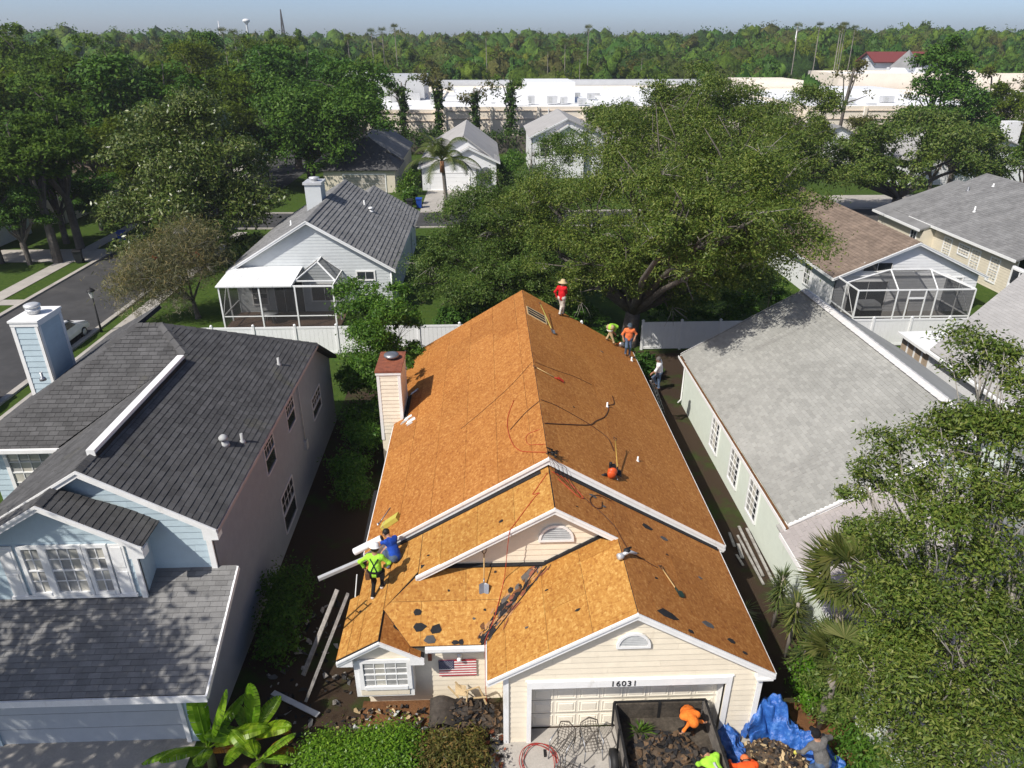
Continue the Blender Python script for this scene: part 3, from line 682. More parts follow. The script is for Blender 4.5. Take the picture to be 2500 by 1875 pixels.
MB().lathe((-15.7, 23.9, 8.46), [(.2, 0), (.2, .1), (.24, .1), (.24, .16), (.2, .18), (.2, .22), (.26, .23), (.26, .3), (.18, .34), (.01, .35)], 18).build('flue_cap', M_alu, c2)
# yard light on the chimney side not visible; house meters left out
# ------------------------------------------------------------------ mint house at the right
H3 = world_thing('mint_house', 'pale mint stucco house with weathered pale grey shingle roof', 'house', (13, 22, 0))
mL = Slope((9.75, 0, 2.65), (-1, 0), .583); mR = Slope((15.5, 0, 6.0), (1, 0), .583)
ml2 = Slope((9.5, 0, 2.42), (-1, 0), .5); mr2 = Slope((14.2, 0, 4.77), (1, 0), .5)
xmL = [rect(9.75, 18.7, 15.5, 32.75)]; xmR = [rect(15.5, 18.7, 21.2, 32.75)]; xl2 = [rect(9.5, 7.5, 14.2, 19.0)]; xr2 = [rect(14.2, 7.5, 18.9, 19.0)]
for sl, xy in ((mL, xmL), (mR, xmR), (ml2, xl2), (mr2, xr2)): roof_slab(H3, sl, xy, M_shmint, .13)
L = pieces(mL, uvpolys(mL, xmL), .32, .15, gap=.009, t0=.014, t1=.003, stag=.5, jit=.3)
emit(L, 'roof_shingle', M_shmint, H3, 180)
L = pieces(ml2, uvpolys(ml2, [rect(9.5, 9.5, 14.2, 18.7)]), .32, .15, gap=.009, t0=.014, t1=.003, stag=.5, jit=.3)
M_shpink = plain('pinkish_grey_shingle', (.36, .33, .32), .85, var=.09, vscale=.4, fine=50, island=.06, spec=.2)
emit(L, 'porch_shingle', M_shpink, H3, 110)
caps(H3, (15.5, 18.72, 6.03), (15.5, 32.74, 6.03), plain('bleached_ridge_cap', (.62, .61, .60), .8, var=.08), .44, .4)
MB().prism([(9.60, 18.55, 2.62), (9.60, 32.7, 2.62), (9.60, 32.7, 2.5), (9.60, 18.55, 2.5)], (.03, 0, 0)).prism([(9.63, 18.55, 2.5), (9.63, 32.7, 2.5), (9.75, 32.7, 2.5), (9.75, 18.55, 2.5)], (0, 0, .02)).build('gutter', M_white, H3)
MB().box((9.635, 18.6, 2.53), (9.745, 32.65, 2.60)).build('gutter_debris', plain('dead_leaf_litter', (.16, .075, .03), .9, var=.5, vscale=8, bumps=.6), H3)
rake(H3, [(9.75, 2.66), (15.5, 6.01)], .2, .05, M_white, 18.69); rake(H3, [(9.75, 2.66), (15.5, 6.01)], .15, .05, M_white, 32.8, front=1)
MB().prism([(9.76, 18.72, 2.3), (10.15, 18.72, 2.3), (10.15, 18.72, 2.75), (9.76, 18.72, 2.55)], (0, .28, 0)).build('eave_return', M_white, H3)
MB().box((9.46, 7.5, 2.25), (9.5, 18.6, 2.41)).build('eave_fascia', M_white, H3)
mb = MB(); mb.box((9.95, 8, 0), (10.05, 32.5, 2.6)); mb.box((10.05, 32.4, 0), (21, 32.5, 2.6)); mb.prism([(10, 32.4, 2.6), (15.5, 32.4, 5.8), (21, 32.4, 2.6)], (0, .1, 0)); mb.prism([(10, 19.0, 2.5), (15.5, 19.0, 5.8), (21, 19.0, 2.5)], (0, .1, 0))
mb.build('house_wall', M_mint, H3)
MB().tube([(9.85, 32.3, 2.45), (9.9, 32.35, 2.2), (9.9, 32.35, .3), (9.75, 32.35, .1)], .04, 8).build('downspout', M_white, H3)
fmw = Frame((9.95, 40, 0), (0, -1, 0), (0, 0, 1))
for y in (22.05, 24.3, 26.95): window(H3, fmw, 40 - y - .48, .58, .96, 1.66, 3, 6, [M_glassblind, M_glasspale, M_glass], .07, .05, mat=M_whiteclean)
# ------------------------------------------------------------------ back fence
FN = []
def fence(xa, xb, label, step=2.42, y=39.6, mat=None):
    f = world_thing('vinyl_fence', label, 'fence', ((xa + xb) / 2, y, 0)); mat = mat or M_whiteclean
    n = max(1, round((xb - xa) / step)); s = (xb - xa) / n
    for i in range(n + 1):
        x = xa + i * s
        p = MB().box((x - .065, y - .065, 0), (x + .065, y + .065, 1.86)).build('post', mat, f)
        MB().lathe((x, y, 1.86), [(.1, 0), (.1, .03), (.06, .07), (.01, .1)], 4).build('post_cap', mat, p)
    for i in range(n):
        a = xa + i * s + .065; b = xa + (i + 1) * s - .065
        MB().box((a, y - .03, 1.66), (b, y + .03, 1.78)).build('top_rail', mat, f); MB().box((a, y - .03, .06), (b, y + .03, .2)).build('bottom_rail', mat, f)
        k = 9; w = (b - a) / k
        for j in range(k): MB().box((a + j * w + .004, y - .012, .2), (a + (j + 1) * w - .004, y + .012 + .003 * (j % 2), 1.66)).build('fence_board', mat, f)
    return f
fence(-21.0, 5.6, 'white vinyl fence behind the blue house and the chimney shrub')
fence(9.3, 42.0, 'white vinyl fence running behind the mint house to the right edge')
# ------------------------------------------------------------------ rear house behind the fence
def gable_block(parent, x0, x1, y0, y1, ze, xr, zr, wallm, roofm, over=.4, front=True, ph=.28, pw=.36, limit=120, tiles=True, yov=.4, th=.13, sname='roof_shingle', t0=.02):
    """block with its ridge along y; eave z ze at x0/x1, ridge (xr, zr)"""
    ml = (zr - ze) / (xr - x0); mr = (zr - ze) / (x1 - xr)
    a = Slope((x0, 0, ze), (-1, 0), ml); b = Slope((x1, 0, ze), (1, 0), mr)
    pa = [rect(x0, y0, xr, y1)]; pb = [rect(xr, y0, x1, y1)]
    roof_slab(parent, a, pa, roofm, th); roof_slab(parent, b, pb, roofm, th)
    if tiles:
        L = pieces(a, uvpolys(a, pa), pw, ph, gap=.012, t0=t0, t1=.004, stag=.5, jit=.3) + pieces(b, uvpolys(b, pb), pw, ph, gap=.012, t0=t0, t1=.004, stag=.5, jit=.3)
        emit(L, sname, roofm, parent, limit)
    mb = MB(); o = over; wy0, wy1 = y0 + yov, y1 - yov
    zl = ze + ml * o - .12; zr_ = ze + mr * o - .12
    mb.box((x0 + o, wy0, 0), (x0 + o + .1, wy1, zl)); mb.box((x1 - o - .1, wy0, 0), (x1 - o, wy1, zr_)); mb.box((x0 + o + .1, wy1 - .1, 0), (x1 - o - .1, wy1, min(zl, zr_)))
    mb.build('house_wall', wallm, parent)
    f = fFr(wy0); pts = [(x0 + o, 0), (x1 - o, 0), (x1 - o, zr_), (xr, zr - .14), (x0 + o, zl)]
    wall(parent, f, [pts], wallm, name='gable_wall')
    return a, b, f, pts
H4 = world_thing('grey_sided_house', 'light grey sided house with slate grey roof, chimney and screened porch behind the fence', 'house', (-11.7, 53, 0))
a_, b_, f_, p_ = gable_block(H4, -17.3, -6.1, 46.5, 61.5, 3.1, -11.67, 6.42, M_greysid, M_shgrey, ph=.3, pw=.33, limit=150, t0=.045)
siding(H4, f_, [p_], M_greysid, .21, limit=120)
rake(H4, [(-17.3, 3.1), (-11.67, 6.43)], .22, .05, M_whiteclean, 46.48); rake(H4, [(-11.67, 6.43), (-6.1, 3.1)], .22, .05, M_whiteclean, 46.48)
caps(H4, (-11.67, 46.5, 6.44), (-11.67, 61.4, 6.44), M_shgrey, .4, .5)
s4 = Slope((-5.9, 0, 2.95), (1, 0), .59); q4 = [rect(-9.9, 59.3, -5.9, 65)]
roof_slab(H4, s4, q4, M_shgrey, .13); emit(pieces(s4, uvpolys(s4, q4), .33, .3, gap=.012, t0=.045, t1=.004, jit=.3), 'wing_shingle', M_shgrey, H4, 60)
s4b = Slope((-13.9, 0, 2.95), (-1, 0), .59); roof_slab(H4, s4b, [rect(-13.9, 61.4, -9.9, 65)], M_shgrey, .13)
MB().box((-13.2, 61, 0), (-6.4, 64.7, 3)).build('wing_wall', M_greysid, H4)
MB().box((-6.14, 46.5, 2.9), (-6.08, 64, 3.02)).build('gutter', M_whiteclean, H4)
MB().tube([(-6.45, 46.85, 3.0), (-6.45, 46.8, .2)], .05, 8).build('downspout', M_whiteclean, H4)
window(H4, fFr(46.87), -8.72, 2.36, 1.1, .52, 2, 1, M_glass, .1, .05, mid=False)
window(H4, fFr(46.87), -15.9, .7, .95, 1.5, 2, 4, [M_glass, M_glassblind], .09, .05)
window(H4, fFr(46.87), -11.9, .9, 1.7, 1.15, 2, 1, M_glass, .1, .05, mid=False)
window(H4, fFr(46.87), -14.4, .1, 1.9, 2.1, 3, 1, M_glass, .06, .04, mid=False)
ch4 = MB().box((-13.1, 53.2, 3), (-11.95, 54.7, 7.5)).build('chimney', M_greysid, H4)
MB().box((-13.2, 53.1, 7.5), (-11.85, 54.8, 7.66)).build('chimney_cap', M_alu, ch4); MB().lathe((-12.5, 53.95, 7.66), [(.25, 0), (.25, .16), (.38, .18), (.38, .26), (.01, .3)], 12).build('flue_cap', M_alu, ch4)
pipe(H4, a_.xyz(-13.6, 50.2), .4, .05, M_whiteclean); pipe(H4, b_.xyz(-9.6, 57.4), .4, .05, M_whiteclean); pipe(H4, b_.xyz(-9.0, 56.6), .2, .1, M_whiteclean, 'roof_vent', True)
# screened porch
PO = []
sl4 = Slope((0, 43.6, 3.02), (0, -1), .085)
for i in range(4):
    x = -17.05 + i * 1.19; MB().prism([sl4.xyz(x + .01, 43.5, -.06), sl4.xyz(x + 1.18, 43.5, -.06), sl4.xyz(x + 1.18, 46.85, -.06), sl4.xyz(x + .01, 46.85, -.06)], sl4.n * .08).build('porch_roof_panel', M_whiteclean, H4)
fr4 = MB()
for x in (-16.9, -14.4, -12.15, -9.75): fr4.box((x - .045, 43.6, 0), (x + .045, 43.69, 2.98))
for x in (-16.9, -9.75):
    fr4.box((x - .045, 45.2, 0), (x + .045, 45.28, 2.95))
    fr4.beam((x, 43.69, .98), (x, 46.85, .98), .06, .06); fr4.beam((x, 43.7, 2.95), (x, 46.85, 2.95), .07, .08)
    fr4.beam((x, 43.7, 1.0), (x, 45.2, 2.9), .035, .035)
fr4.beam((-16.9, 43.65, 2.95), (-9.7, 43.65, 2.95), .09, .1); fr4.beam((-16.85, 43.65, .98), (-9.8, 43.65, .98), .05, .06); fr4.beam((-16.85, 43.65, .12), (-9.8, 43.65, .12), .05, .08)
apx = Vector((-11.0, 45.6, 3.95)); apb = Vector((-11.0, 46.83, 3.95))
for x in (-12.35, -9.75):
    fr4.beam((x, 43.65, 2.98), (x, 46.85, 2.98), .07, .08); fr4.beam((x, 44.6, 2.99), apx, .07, .07); fr4.beam((x, 46.8, 2.99), apb, .06, .06)
fr4.beam(apx, apb, .07, .07); fr4.beam((-12.35, 44.6, 2.99), (-9.75, 44.6, 2.99), .07, .07)
fr4.build('porch_frame', M_whiteclean, H4)
sc4 = MB()
sc4.add([(-16.9, 43.64, .1), (-9.75, 43.64, .1), (-9.75, 43.64, 2.95), (-16.9, 43.64, 2.95)], [(0, 1, 2, 3)]); sc4.add([(-16.9, 43.64, .1), (-16.9, 46.85, .1), (-16.9, 46.85, 2.95), (-16.9, 43.64, 2.95)], [(0, 1, 2, 3)])
sc4.add([(-9.75, 43.64, .1), (-9.75, 46.85, .1), (-9.75, 46.85, 2.95), (-9.75, 43.64, 2.95)], [(0, 1, 2, 3)])
sc4.add([(-12.35, 44.6, 3), tuple(apx), tuple(apb), (-12.35, 46.83, 3)], [(0, 1, 2, 3)]); sc4.add([(-9.75, 44.6, 3), tuple(apx), tuple(apb), (-9.75, 46.83, 3)], [(0, 1, 2, 3)])
sc4.build('porch_screen', M_screen, H4)
MB().box((-17, 43.6, 0), (-9.6, 46.9, .1)).build('porch_floor', plain('brown_deck', (.20, .13, .09), .8, var=.2, vscale=2), H4)
# garden table and chairs in the porch
def patio_table(x, y, z, label, group=None):
    t = world_thing('patio_table', label, 'table', (x, y, z))
    MB().lathe((x, y, z + .7), [(.55, 0), (.55, .03)], 18).build('table_top', M_alu, t)
    for k in range(4):
        a = math.pi / 4 + k * math.pi / 2; MB().tube([(x + .42 * math.cos(a), y + .42 * math.sin(a), z), (x + .3 * math.cos(a), y + .3 * math.sin(a), z + .7)], .018, 6).build('leg', M_alu, t)
    return t
patio_table(-14.3, 44.7, .1, 'small round metal table inside the grey house screened porch')
# ------------------------------------------------------------------ brown roof house with pool cage
H5 = world_thing('brown_roof_house', 'white sided house with brown shingle roof and screened pool cage at its back', 'house', (28.5, 54, 0))
a5, b5, f5_, p5 = gable_block(H5, 23.2, 33.8, 45.2, 66, 2.6, 28.55, 4.95, M_whitesid, M_shbrown, ph=.25, pw=.36, limit=120)
siding(H5, f5_, [p5], M_whitesid, .2, limit=120)
rake(H5, [(23.2, 2.6), (28.55, 4.96)], .2, .05, M_whiteclean, 45.18); rake(H5, [(28.55, 4.96), (33.8, 2.6)], .2, .05, M_whiteclean, 45.18)
caps(H5, (28.55, 45.2, 4.97), (28.55, 65.9, 4.97), M_shbrown, .36, .5)
MB().box((23.15, 45.2, 2.4), (23.2, 66, 2.58)).build('eave_fascia', M_whiteclean, H5)
f5w = Frame((23.58, 80, 0), (0, -1, 0), (0, 0, 1))
window(H5, f5w, 80 - 50.4, .7, 1.0, 1.5, 3, 4, [M_glassblind, M_glass], .1, .05, mat=M_whiteclean)
window(H5, fFr(45.58), 25.3, 2.95, 1.9, .55, 2, 1, M_glass, .05, .04, mid=False)
window(H5, fFr(45.58), 31.3, 1.5, 1.0, .9, 4, 3, M_glassblind, .1, .05)
window(H5, fFr(45.58), 24.6, .1, 2.6, 2.1, 2, 1, M_glass, .06, .04, mid=False)
cg = MB(); X0, X1, YC, ZC = 23.55, 31.15, 42.4, 2.65
for x in (X0, 26.1, 26.86, 27.95, 28.65, X1): cg.box((x - .04, YC - .04, 0), (x + .04, YC + .04, ZC))
for z in (ZC, .85): cg.beam((X0, YC, z), (X1, YC, z), .07, .08); cg.beam((X0, YC, z), (X0, 45.55, z), .07, .08); cg.beam((X1, YC, z), (X1, 45.55, z), .07, .08)
for x in (X0, X1): cg.box((x - .04, 43.95, 0), (x + .04, 44.03, ZC)); cg.beam((x, YC, .85), (x, 44, ZC), .03, .03)
cg.beam((26.86, YC, 2.1), (27.95, YC, 2.1), .06, .12)
RA, RB = Vector((26.25, 44.0, 3.5)), Vector((28.9, 44.0, 3.5))
for p, q in ((RA, RB), ((26.1, YC, ZC), RA), ((28.65, YC, ZC), RB), (RA, (26.3, 45.55, 2.9)), (RB, (28.9, 45.55, 2.9)), (RA, (X0, 44.0, ZC)), (RB, (X1, YC, ZC)), (RB, (X1, 44.0, ZC))): cg.beam(p, q, .075, .09)
cg.beam((X0, 45.5, ZC), (X1, 45.5, ZC), .07, .08)
cg.build('cage_frame', M_whiteclean, H5)
sc5 = MB()
for q in ([(X0, YC, 0), (X1, YC, 0), (X1, YC, ZC), (X0, YC, ZC)], [(X0, YC, 0), (X0, 45.55, 0), (X0, 45.55, ZC), (X0, YC, ZC)], [(X1, YC, 0), (X1, 45.55, 0), (X1, 45.55, ZC), (X1, YC, ZC)], [(X0, YC, ZC), (26.1, YC, ZC), tuple(RA), (X0, 44, ZC)], [(26.1, YC, ZC), (28.65, YC, ZC), tuple(RB), tuple(RA)], [(28.65, YC, ZC), (X1, YC, ZC), (X1, 44, ZC), tuple(RB)], [tuple(RA), tuple(RB), (28.9, 45.55, 2.9), (26.3, 45.55, 2.9)]):
    sc5.add(q, [(0, 1, 2, 3)])
sc5.build('cage_screen', M_screendark, H5)
MB().box((23.4, 42.3, 0), (31.3, 45.6, .06)).build('cage_floor', M_conc, H5)
t = world_thing('covered_grill', 'dark covered grill inside the pool cage of the brown roof house', 'grill', (25, 43.6, 0))
MB().box((24.4, 43.3, .06), (25.9, 44.0, 1.0)).build('cover', M_black, t); MB().prism([(24.4, 43.2, 1.0), (25.9, 43.2, 1.0), (25.7, 43.35, 1.45), (24.6, 43.35, 1.45)], (0, .8, 0)).build('lid_cover', M_lead, t)
t = world_thing('patio_umbrella', 'tan folded umbrella leaning inside the pool cage', 'umbrella', (27.6, 43.4, 0)); MB().tube([(27.5, 43.3, .06), (27.75, 43.7, 1.7)], [.1, .03], 8).build('canopy', M_woodtan, t); MB().tube([(27.75, 43.7, 1.7), (27.8, 43.8, 1.95)], .02, 6).build('pole', M_alu, t)
# ------------------------------------------------------------------ white lanai house right of the mint house
H6 = world_thing('white_lanai_house', 'white house with pale grey roof and flat white lanai beside the mint house', 'house', (28, 30, 0))
a6 = Slope((22.75, 0, 2.62), (-1, 0), .35); x6 = [[(22.75, 20), (32, 20), (32, 38.2), (31, 38.2), (22.75, 33.0)]]
roof_slab(H6, a6, x6, M_shlight, .13); emit(pieces(a6, uvpolys(a6, x6), .4, .22, gap=.008, t0=.012, t1=.003, jit=.3), 'roof_shingle', M_shlight, H6, 100)
for i in range(4): MB().prism([(22.6 + .1, 33.0 + .7 * i, 2.42), (22.6 + .1, 33.69 + .7 * i, 2.42), (31.5, 33.69 + .7 * i, 2.62), (31.5, 33.0 + .7 * i, 2.62)], (0, 0, .06)).build('lanai_roof_panel', M_whiteclean, H6)
MB().box((22.55, 20, 2.44), (22.75, 33, 2.56)).build('gutter', M_whiteclean, H6); MB().box((22.58, 33, 2.36), (22.7, 35.8, 2.5)).build('lanai_beam', M_whiteclean, H6)
MB().box((22.95, 20, 0), (23.05, 33, 2.6)).box((23.05, 35.6, 0), (31.5, 35.7, 2.4)).build('house_wall', M_whitesid, H6)
for k in range(4): MB().box((22.9, 33.05 + .68 * k, 0), (23.0, 33.15 + .68 * k, 2.4)).build('lanai_post', M_whiteclean, H6)
for k in range(4): MB().box((22.94, 33.15 + .68 * k, .05), (22.98, 33.73 + .68 * k, 2.38)).build('lanai_panel', plain('tan_shade_panel_%d' % k, (.38, .30, .22), .8, var=.08), H6)
# ------------------------------------------------------------------ far right grey house
H7 = world_thing('beige_grey_roof_house', 'beige sided house with broad weathered grey roof at the right edge', 'house', (44, 58, 0))
a7 = Slope((37.5, 0, 2.9), (-1, 0), .40); x7 = [rect(37.5, 47.9, 45.4, 64.8)]
b7 = Slope((45.4, 0, 6.06), (1, 0), .4)
roof_slab(H7, a7, x7, M_shgrey, .14); roof_slab(H7, b7, [rect(45.4, 47.9, 53, 64.8)], M_shgrey, .14)
emit(pieces(a7, uvpolys(a7, x7), .36, .25, gap=.01, t0=.016, t1=.003, jit=.3), 'roof_shingle', M_shgrey, H7, 100)
a7b = Slope((36.6, 0, 2.55), (-1, 0), .36); x7b = [rect(36.6, 58.5, 44, 66.5)]
roof_slab(H7, a7b, x7b, M_shgrey, .14)
MB().box((37.44, 47.9, 2.7), (37.5, 62, 2.9)).box((36.5, 58.5, 2.36), (36.6, 66.5, 2.55)).build('eave_fascia', M_whiteclean, H7)
MB().box((38.0, 48.3, 0), (38.1, 58.6, 2.95)).box((37.0, 58.6, 0), (37.1, 66, 2.55)).box((37.1, 58.6, 0), (38.0, 58.7, 2.6)).build('house_wall', M_beigesid, H7)
f7 = Frame((38.0, 80, 0), (0, -1, 0), (0, 0, 1)); siding(H7, f7, [rect(80 - 58.5, 0, 80 - 48.4, 2.9)], M_beigesid, .2, limit=60)
for y in (57.0, 53.3, 51.0): window(H7, f7, 80 - y, .55, .95, 1.7, 3, 6, [M_glassblind, M_glasspale], .1, .05, mat=M_whiteclean)
window(H7, f7, 80 - 55.0, 1.5, 1.3, .7, 4, 2, M_glassblind, .1, .05, mat=M_whiteclean)
f7b = Frame((37.0, 80, 0), (0, -1, 0), (0, 0, 1)); window(H7, f7b, 80 - 60.3, .6, .8, 1.5, 2, 4, M_glass, .09, .05, mat=M_whiteclean)
MB().box((36.4, 44.0, 0), (36.5, 47.0, .7)).build('patio_wall', M_whiteclean, H7)
pipe(H7, a7.xyz(40.5, 58), .5, .06, M_whiteclean); pipe(H7, a7.xyz(42.6, 62.6), .4, .08, M_metal); pipe(H7, a7.xyz(44.0, 61.5), .3, .06, M_whiteclean)
wd = world_thing('glazed_porch', 'white framed glass porch doors on the beige house corner', 'porch', (38, 46, 0))
MB().box((37.0, 44.2, 0), (39.5, 47.6, .1)).build('step', M_conc, wd)
f7c = Frame((37.1, 80, 0), (0, -1, 0), (0, 0, 1)); window(wd, f7c, 80 - 47.4, .2, 2.9, 2.2, 4, 2, M_glass, .12, .06, mat=M_whiteclean, bar=.1)
MB().box((37.12, 44.3, 0), (37.3, 47.6, 2.6)).build('porch_wall', M_whitesid, wd)
# ------------------------------------------------------------------ three small houses across the back street
H8 = world_thing('small_white_house', 'small white house with arched entry and double garage across the back street', 'house', (-3, 97, 0))
a8, b8, f8, p8 = gable_block(H8, -8.3, 1.9, 92.5, 112, 3.0, -2.6, 6.3, M_whitesid, M_shlight, tiles=False)
a8b, b8b, f8b, p8b = gable_block(H8, -5.6, 1.9, 91.6, 97, 3.2, -2.0, 5.0, M_whitesid, M_shlight, tiles=False)
rake(H8, [(-5.6, 3.2), (-2.0, 5.02), (1.9, 3.2)], .22, .05, M_whiteclean, 91.58); rake(H8, [(-8.2, 2.75), (-4.4, 4.0), (-.6, 2.75)], .2, .05, M_whiteclean, 90.5)
gable_block(H8, -8.3, -.6, 90.5, 94, 2.75, -4.4, 4.0, M_whitesid, M_shlight, tiles=False)
window(H8, fFr(90.88), -6.9, .05, 4.9, 2.05, 1, 4, M_whiteclean, .1, .06, name='garage_door', mid=False)
MB().prism([(.1 + .62 * math.cos(math.pi * i / 10), 91.9, 2.0 + .62 * math.sin(math.pi * i / 10)) for i in range(11)] + [(-.52, 91.9, .05), (.72, 91.9, .05)], (0, .15, 0)).build('entry_arch', M_metal, H8)
MB().lathe((.1, 91.86, 1.75), [(.2, 0), (.32, .02), (.32, .06), (.2, .08)], 14, axis=(0, 1, 0)).build('door_wreath', M_wood, H8)
H9 = world_thing('shaded_brown_house', 'shaded beige house with dark hip roof and garage under the oak', 'house', (-15, 98, 0))
gable_block(H9, -20.3, -10.6, 96, 112, 3.0, -15.2, 5.9, M_beigesid, M_shmid, tiles=False)
s9 = Slope((0, 89.2, 2.75), (0, -1), .42); roof_slab(H9, s9, [[(-20, 89.2), (-10.6, 89.2), (-12.5, 93.6), (-14.9, 96.5), (-18, 93.6)]], M_shdark, .13)
s9r = Slope((-10.5, 0, 2.75), (1, 0), .55); roof_slab(H9, s9r, [[(-10.5, 89.2), (-10.5, 97), (-13.5, 97), (-14.4, 96.0)]], M_shdark, .13)
MB().box((-19.6, 89.6, 0), (-11, 96.5, 2.7)).build('garage_block', M_beigesid, H9)
window(H9, fFr(89.58), -17.2, .05, 5.0, 2.1, 1, 4, plain('tan_garage_door', (.42, .39, .34), .6), .12, .06, name='garage_door', mid=False)
H10 = world_thing('white_two_storey_house', 'white house with arched upper window half hidden by the big oak', 'house', (10, 104, 0))
gable_block(H10, 5.9, 16.6, 99.5, 114, 5.2, 11, 7.6, M_whitesid, M_shlight, tiles=False)
gable_block(H10, 8.6, 13.8, 98.6, 104, 5.4, 11.1, 6.9, M_whitesid, M_shlight, tiles=False)
rake(H10, [(8.6, 5.4), (11.1, 6.92), (13.8, 5.4)], .25, .05, M_whiteclean, 98.58); rake(H10, [(5.9, 5.2), (11, 7.62)], .22, .05, M_whiteclean, 99.48)
w10 = window(H10, fFr(99.88), 7.5, 2.7, 1.2, 1.7, 2, 3, M_glass, .12, .06, mid=False)
MB().prism([(8.1 + .6 * math.cos(math.pi * i / 10), 99.8, 4.5 + .6 * math.sin(math.pi * i / 10)) for i in range(11)][::-1], (0, .06, 0)).build('arch_pane', M_glass, w10)
H11 = world_thing('cream_house', 'cream stucco house with blank sunlit wall behind the street trees', 'house', (-48, 80, 0))
gable_block(H11, -60, -42.5, 74, 92, 3.4, -51, 6.2, M_beigesid, M_shbrown, tiles=False)
H12 = world_thing('grey_garage_house', 'beige house with open driveway at the far left edge', 'house', (-53, 60, 0))
gable_block(H12, -64, -43.8, 63, 71, 3.0, -53, 5.2, M_whitesid, M_shmid, tiles=False)
H13 = world_thing('pale_roof_house', 'pale grey hipped roof house with white chimney among the right hand trees', 'house', (62, 98, 0))
a13, b13, f13, p13 = gable_block(H13, 53, 74, 92, 106, 3.0, 64, 6.2, M_whitesid, M_shlight, tiles=False); ch = MB().box((69, 97, 3), (71, 98.5, 7.2)).build('chimney', M_whitesid, H13)
H14 = world_thing('grey_domed_roof_house', 'grey roof house in front of the long beige store wall at right', 'house', (52, 112, 0))
gable_block(H14, 46, 58, 108, 118, 3.0, 52, 5.6, M_whitesid, M_shgrey, tiles=False)
# ------------------------------------------------------------------ shopping centre
M_store = plain('beige_store_wall', (.80, .72, .61), .8, var=.05, vscale=.3); M_roofw = plain('white_flat_roof', (.82, .83, .84), .6, var=.07, vscale=.15, fine=2, dirt=((.60, .60, .60), .12, .56))
M_metalpanel = plain('pale_grey_metal_panel', (.50, .51, .52), .5, var=.06, vscale=.4)
S1 = world_thing('shopping_centre', 'long beige flat roofed shopping centre with white roof behind the hedge', 'building', (20, 150, 0))
def flat(x0, x1, y0, y1, h, nm='store_wall', wm=None, par=.4, rm=None):
    mb = MB(); w = .3
    mb.box((x0, y0, 0), (x1, y0 + w, h + par)); mb.box((x0, y1 - w, 0), (x1, y1, h + par)); mb.box((x0, y0 + w, 0), (x0 + w, y1 - w, h + par)); mb.box((x1 - w, y0 + w, 0), (x1, y1 - w, h + par))
    mb.build(nm, wm or M_store, S1); MB().box((x0 + w, y0 + w, h - .2), (x1 - w, y1 - w, h)).build('flat_roof', rm or M_roofw, S1)
flat(-8.4, 55, 130, 190, 6.2); flat(-24, -8.4, 131, 188, 5.7); flat(55.2, 92, 128, 176, 6.3); flat(92.2, 150, 150, 200, 4.6); flat(94, 150, 202, 222, 8.4)
for x in list(range(-7, 92, 8)): MB().box((x, 129.7 if x < 55 else 127.7, 0), (x + .5, 130 if x < 55 else 128, 6.6)).build('pilaster', M_store, S1)
for z in (5.9, 4.6): MB().box((-8.4, 129.86, z), (55, 130, z + .12)).box((55.2, 127.86, z), (92, 128, z + .12)).box((-24, 130.86, z - .4), (-8.4, 131, z - .28)).build('wall_band', plain('tan_wall_band_%d' % int(z), (.60, .50, .41), .8), S1)
for (x0, x1, y0, y1, z1, m) in ((-23.2, -12.2, 158, 172, 10.2, M_metalpanel), (-33, -25, 168, 178, 10.6, M_whiteclean), (7.6, 17.0, 143, 156, 9.8, M_whiteclean), (-12, 7, 190.2, 194, 7.8, M_metalpanel), (17.4, 55, 190.2, 194, 7.9, M_metalpanel), (60, 74, 176.4, 190, 8.4, M_store), (76, 88, 160, 172, 7.4, M_whiteclean)):
    MB().box((x0, y0, 4.5), (x1, y1, z1)).build('roof_block', m, S1)
hv = [(-3, 150), (8.6, 139.5), (12.4, 139), (14.6, 139.5), (17.6, 137.0), (-16, 143), (21, 150), (62, 138), (66.5, 136.5), (75, 140), (45, 146), (38, 154)]
hv.sort(key=lambda q: q[0] / q[1])
ORD = ['leftmost', 'second', 'third', 'fourth', 'fifth', 'sixth', 'seventh', 'eighth', 'ninth', 'tenth', 'eleventh', 'twelfth', 'thirteenth', 'fourteenth', 'fifteenth', 'sixteenth', 'seventeenth', 'eighteenth', 'nineteenth', 'twentieth']
ACL = [o if i == 0 else o + ' from left' for i, o in enumerate(ORD)]
for k, (x, y) in enumerate(hv):
    t = world_thing('rooftop_air_conditioner', ACL[k] + ' grey air conditioning unit on the white shopping centre roof', 'air conditioner', (x, y, 6.3), 'air conditioners on the shopping centre roof')
    w, h = random.uniform(.6, 1.1), random.uniform(.9, 1.5)
    MB().box((x - w, y - .7, 6.4), (x + w, y + .7, 6.4 + h)).build('cabinet', M_metalpanel, t); MB().box((x - w * .75, y - .74, 6.6), (x - .05, y - .701, 6.2 + h)).build('grille', M_lead, t)
rd = random.Random(44)
for k in range(46):
    x, y = rd.uniform(-22, 90), rd.uniform(134, 186)
    if 6 < x < 19 and y > 140: continue
    w = rd.uniform(.25, .9); MB().box((x - w, y - w * .7, 5.7), (x + w, y + w * .7, 6.4 + rd.uniform(.15, .7))).build('roof_vent', rd.choice([M_metalpanel, M_lead, M_whiteclean, M_store]), S1)
for k in range(12):
    x, y = rd.uniform(-20, 86), rd.uniform(134, 180); MB().beam((x, y, 6.4), (x + rd.uniform(3, 12), y + rd.uniform(-.5, .5), 6.4), .18, .12).build('roof_pipe', M_lead, S1)
for x in (-3, 9, 22, 63, 79): MB().box((x, 129.9 if x < 55 else 127.9, .1), (x + 1.1, 130.02 if x < 55 else 128.02, 2.2)).build('service_door', M_lead, S1); MB().tube([(x + 2, 129.85 if x < 55 else 127.85, .2), (x + 2, 129.85 if x < 55 else 127.85, 6.3)], .09, 6).build('downspout', M_metalpanel, S1)
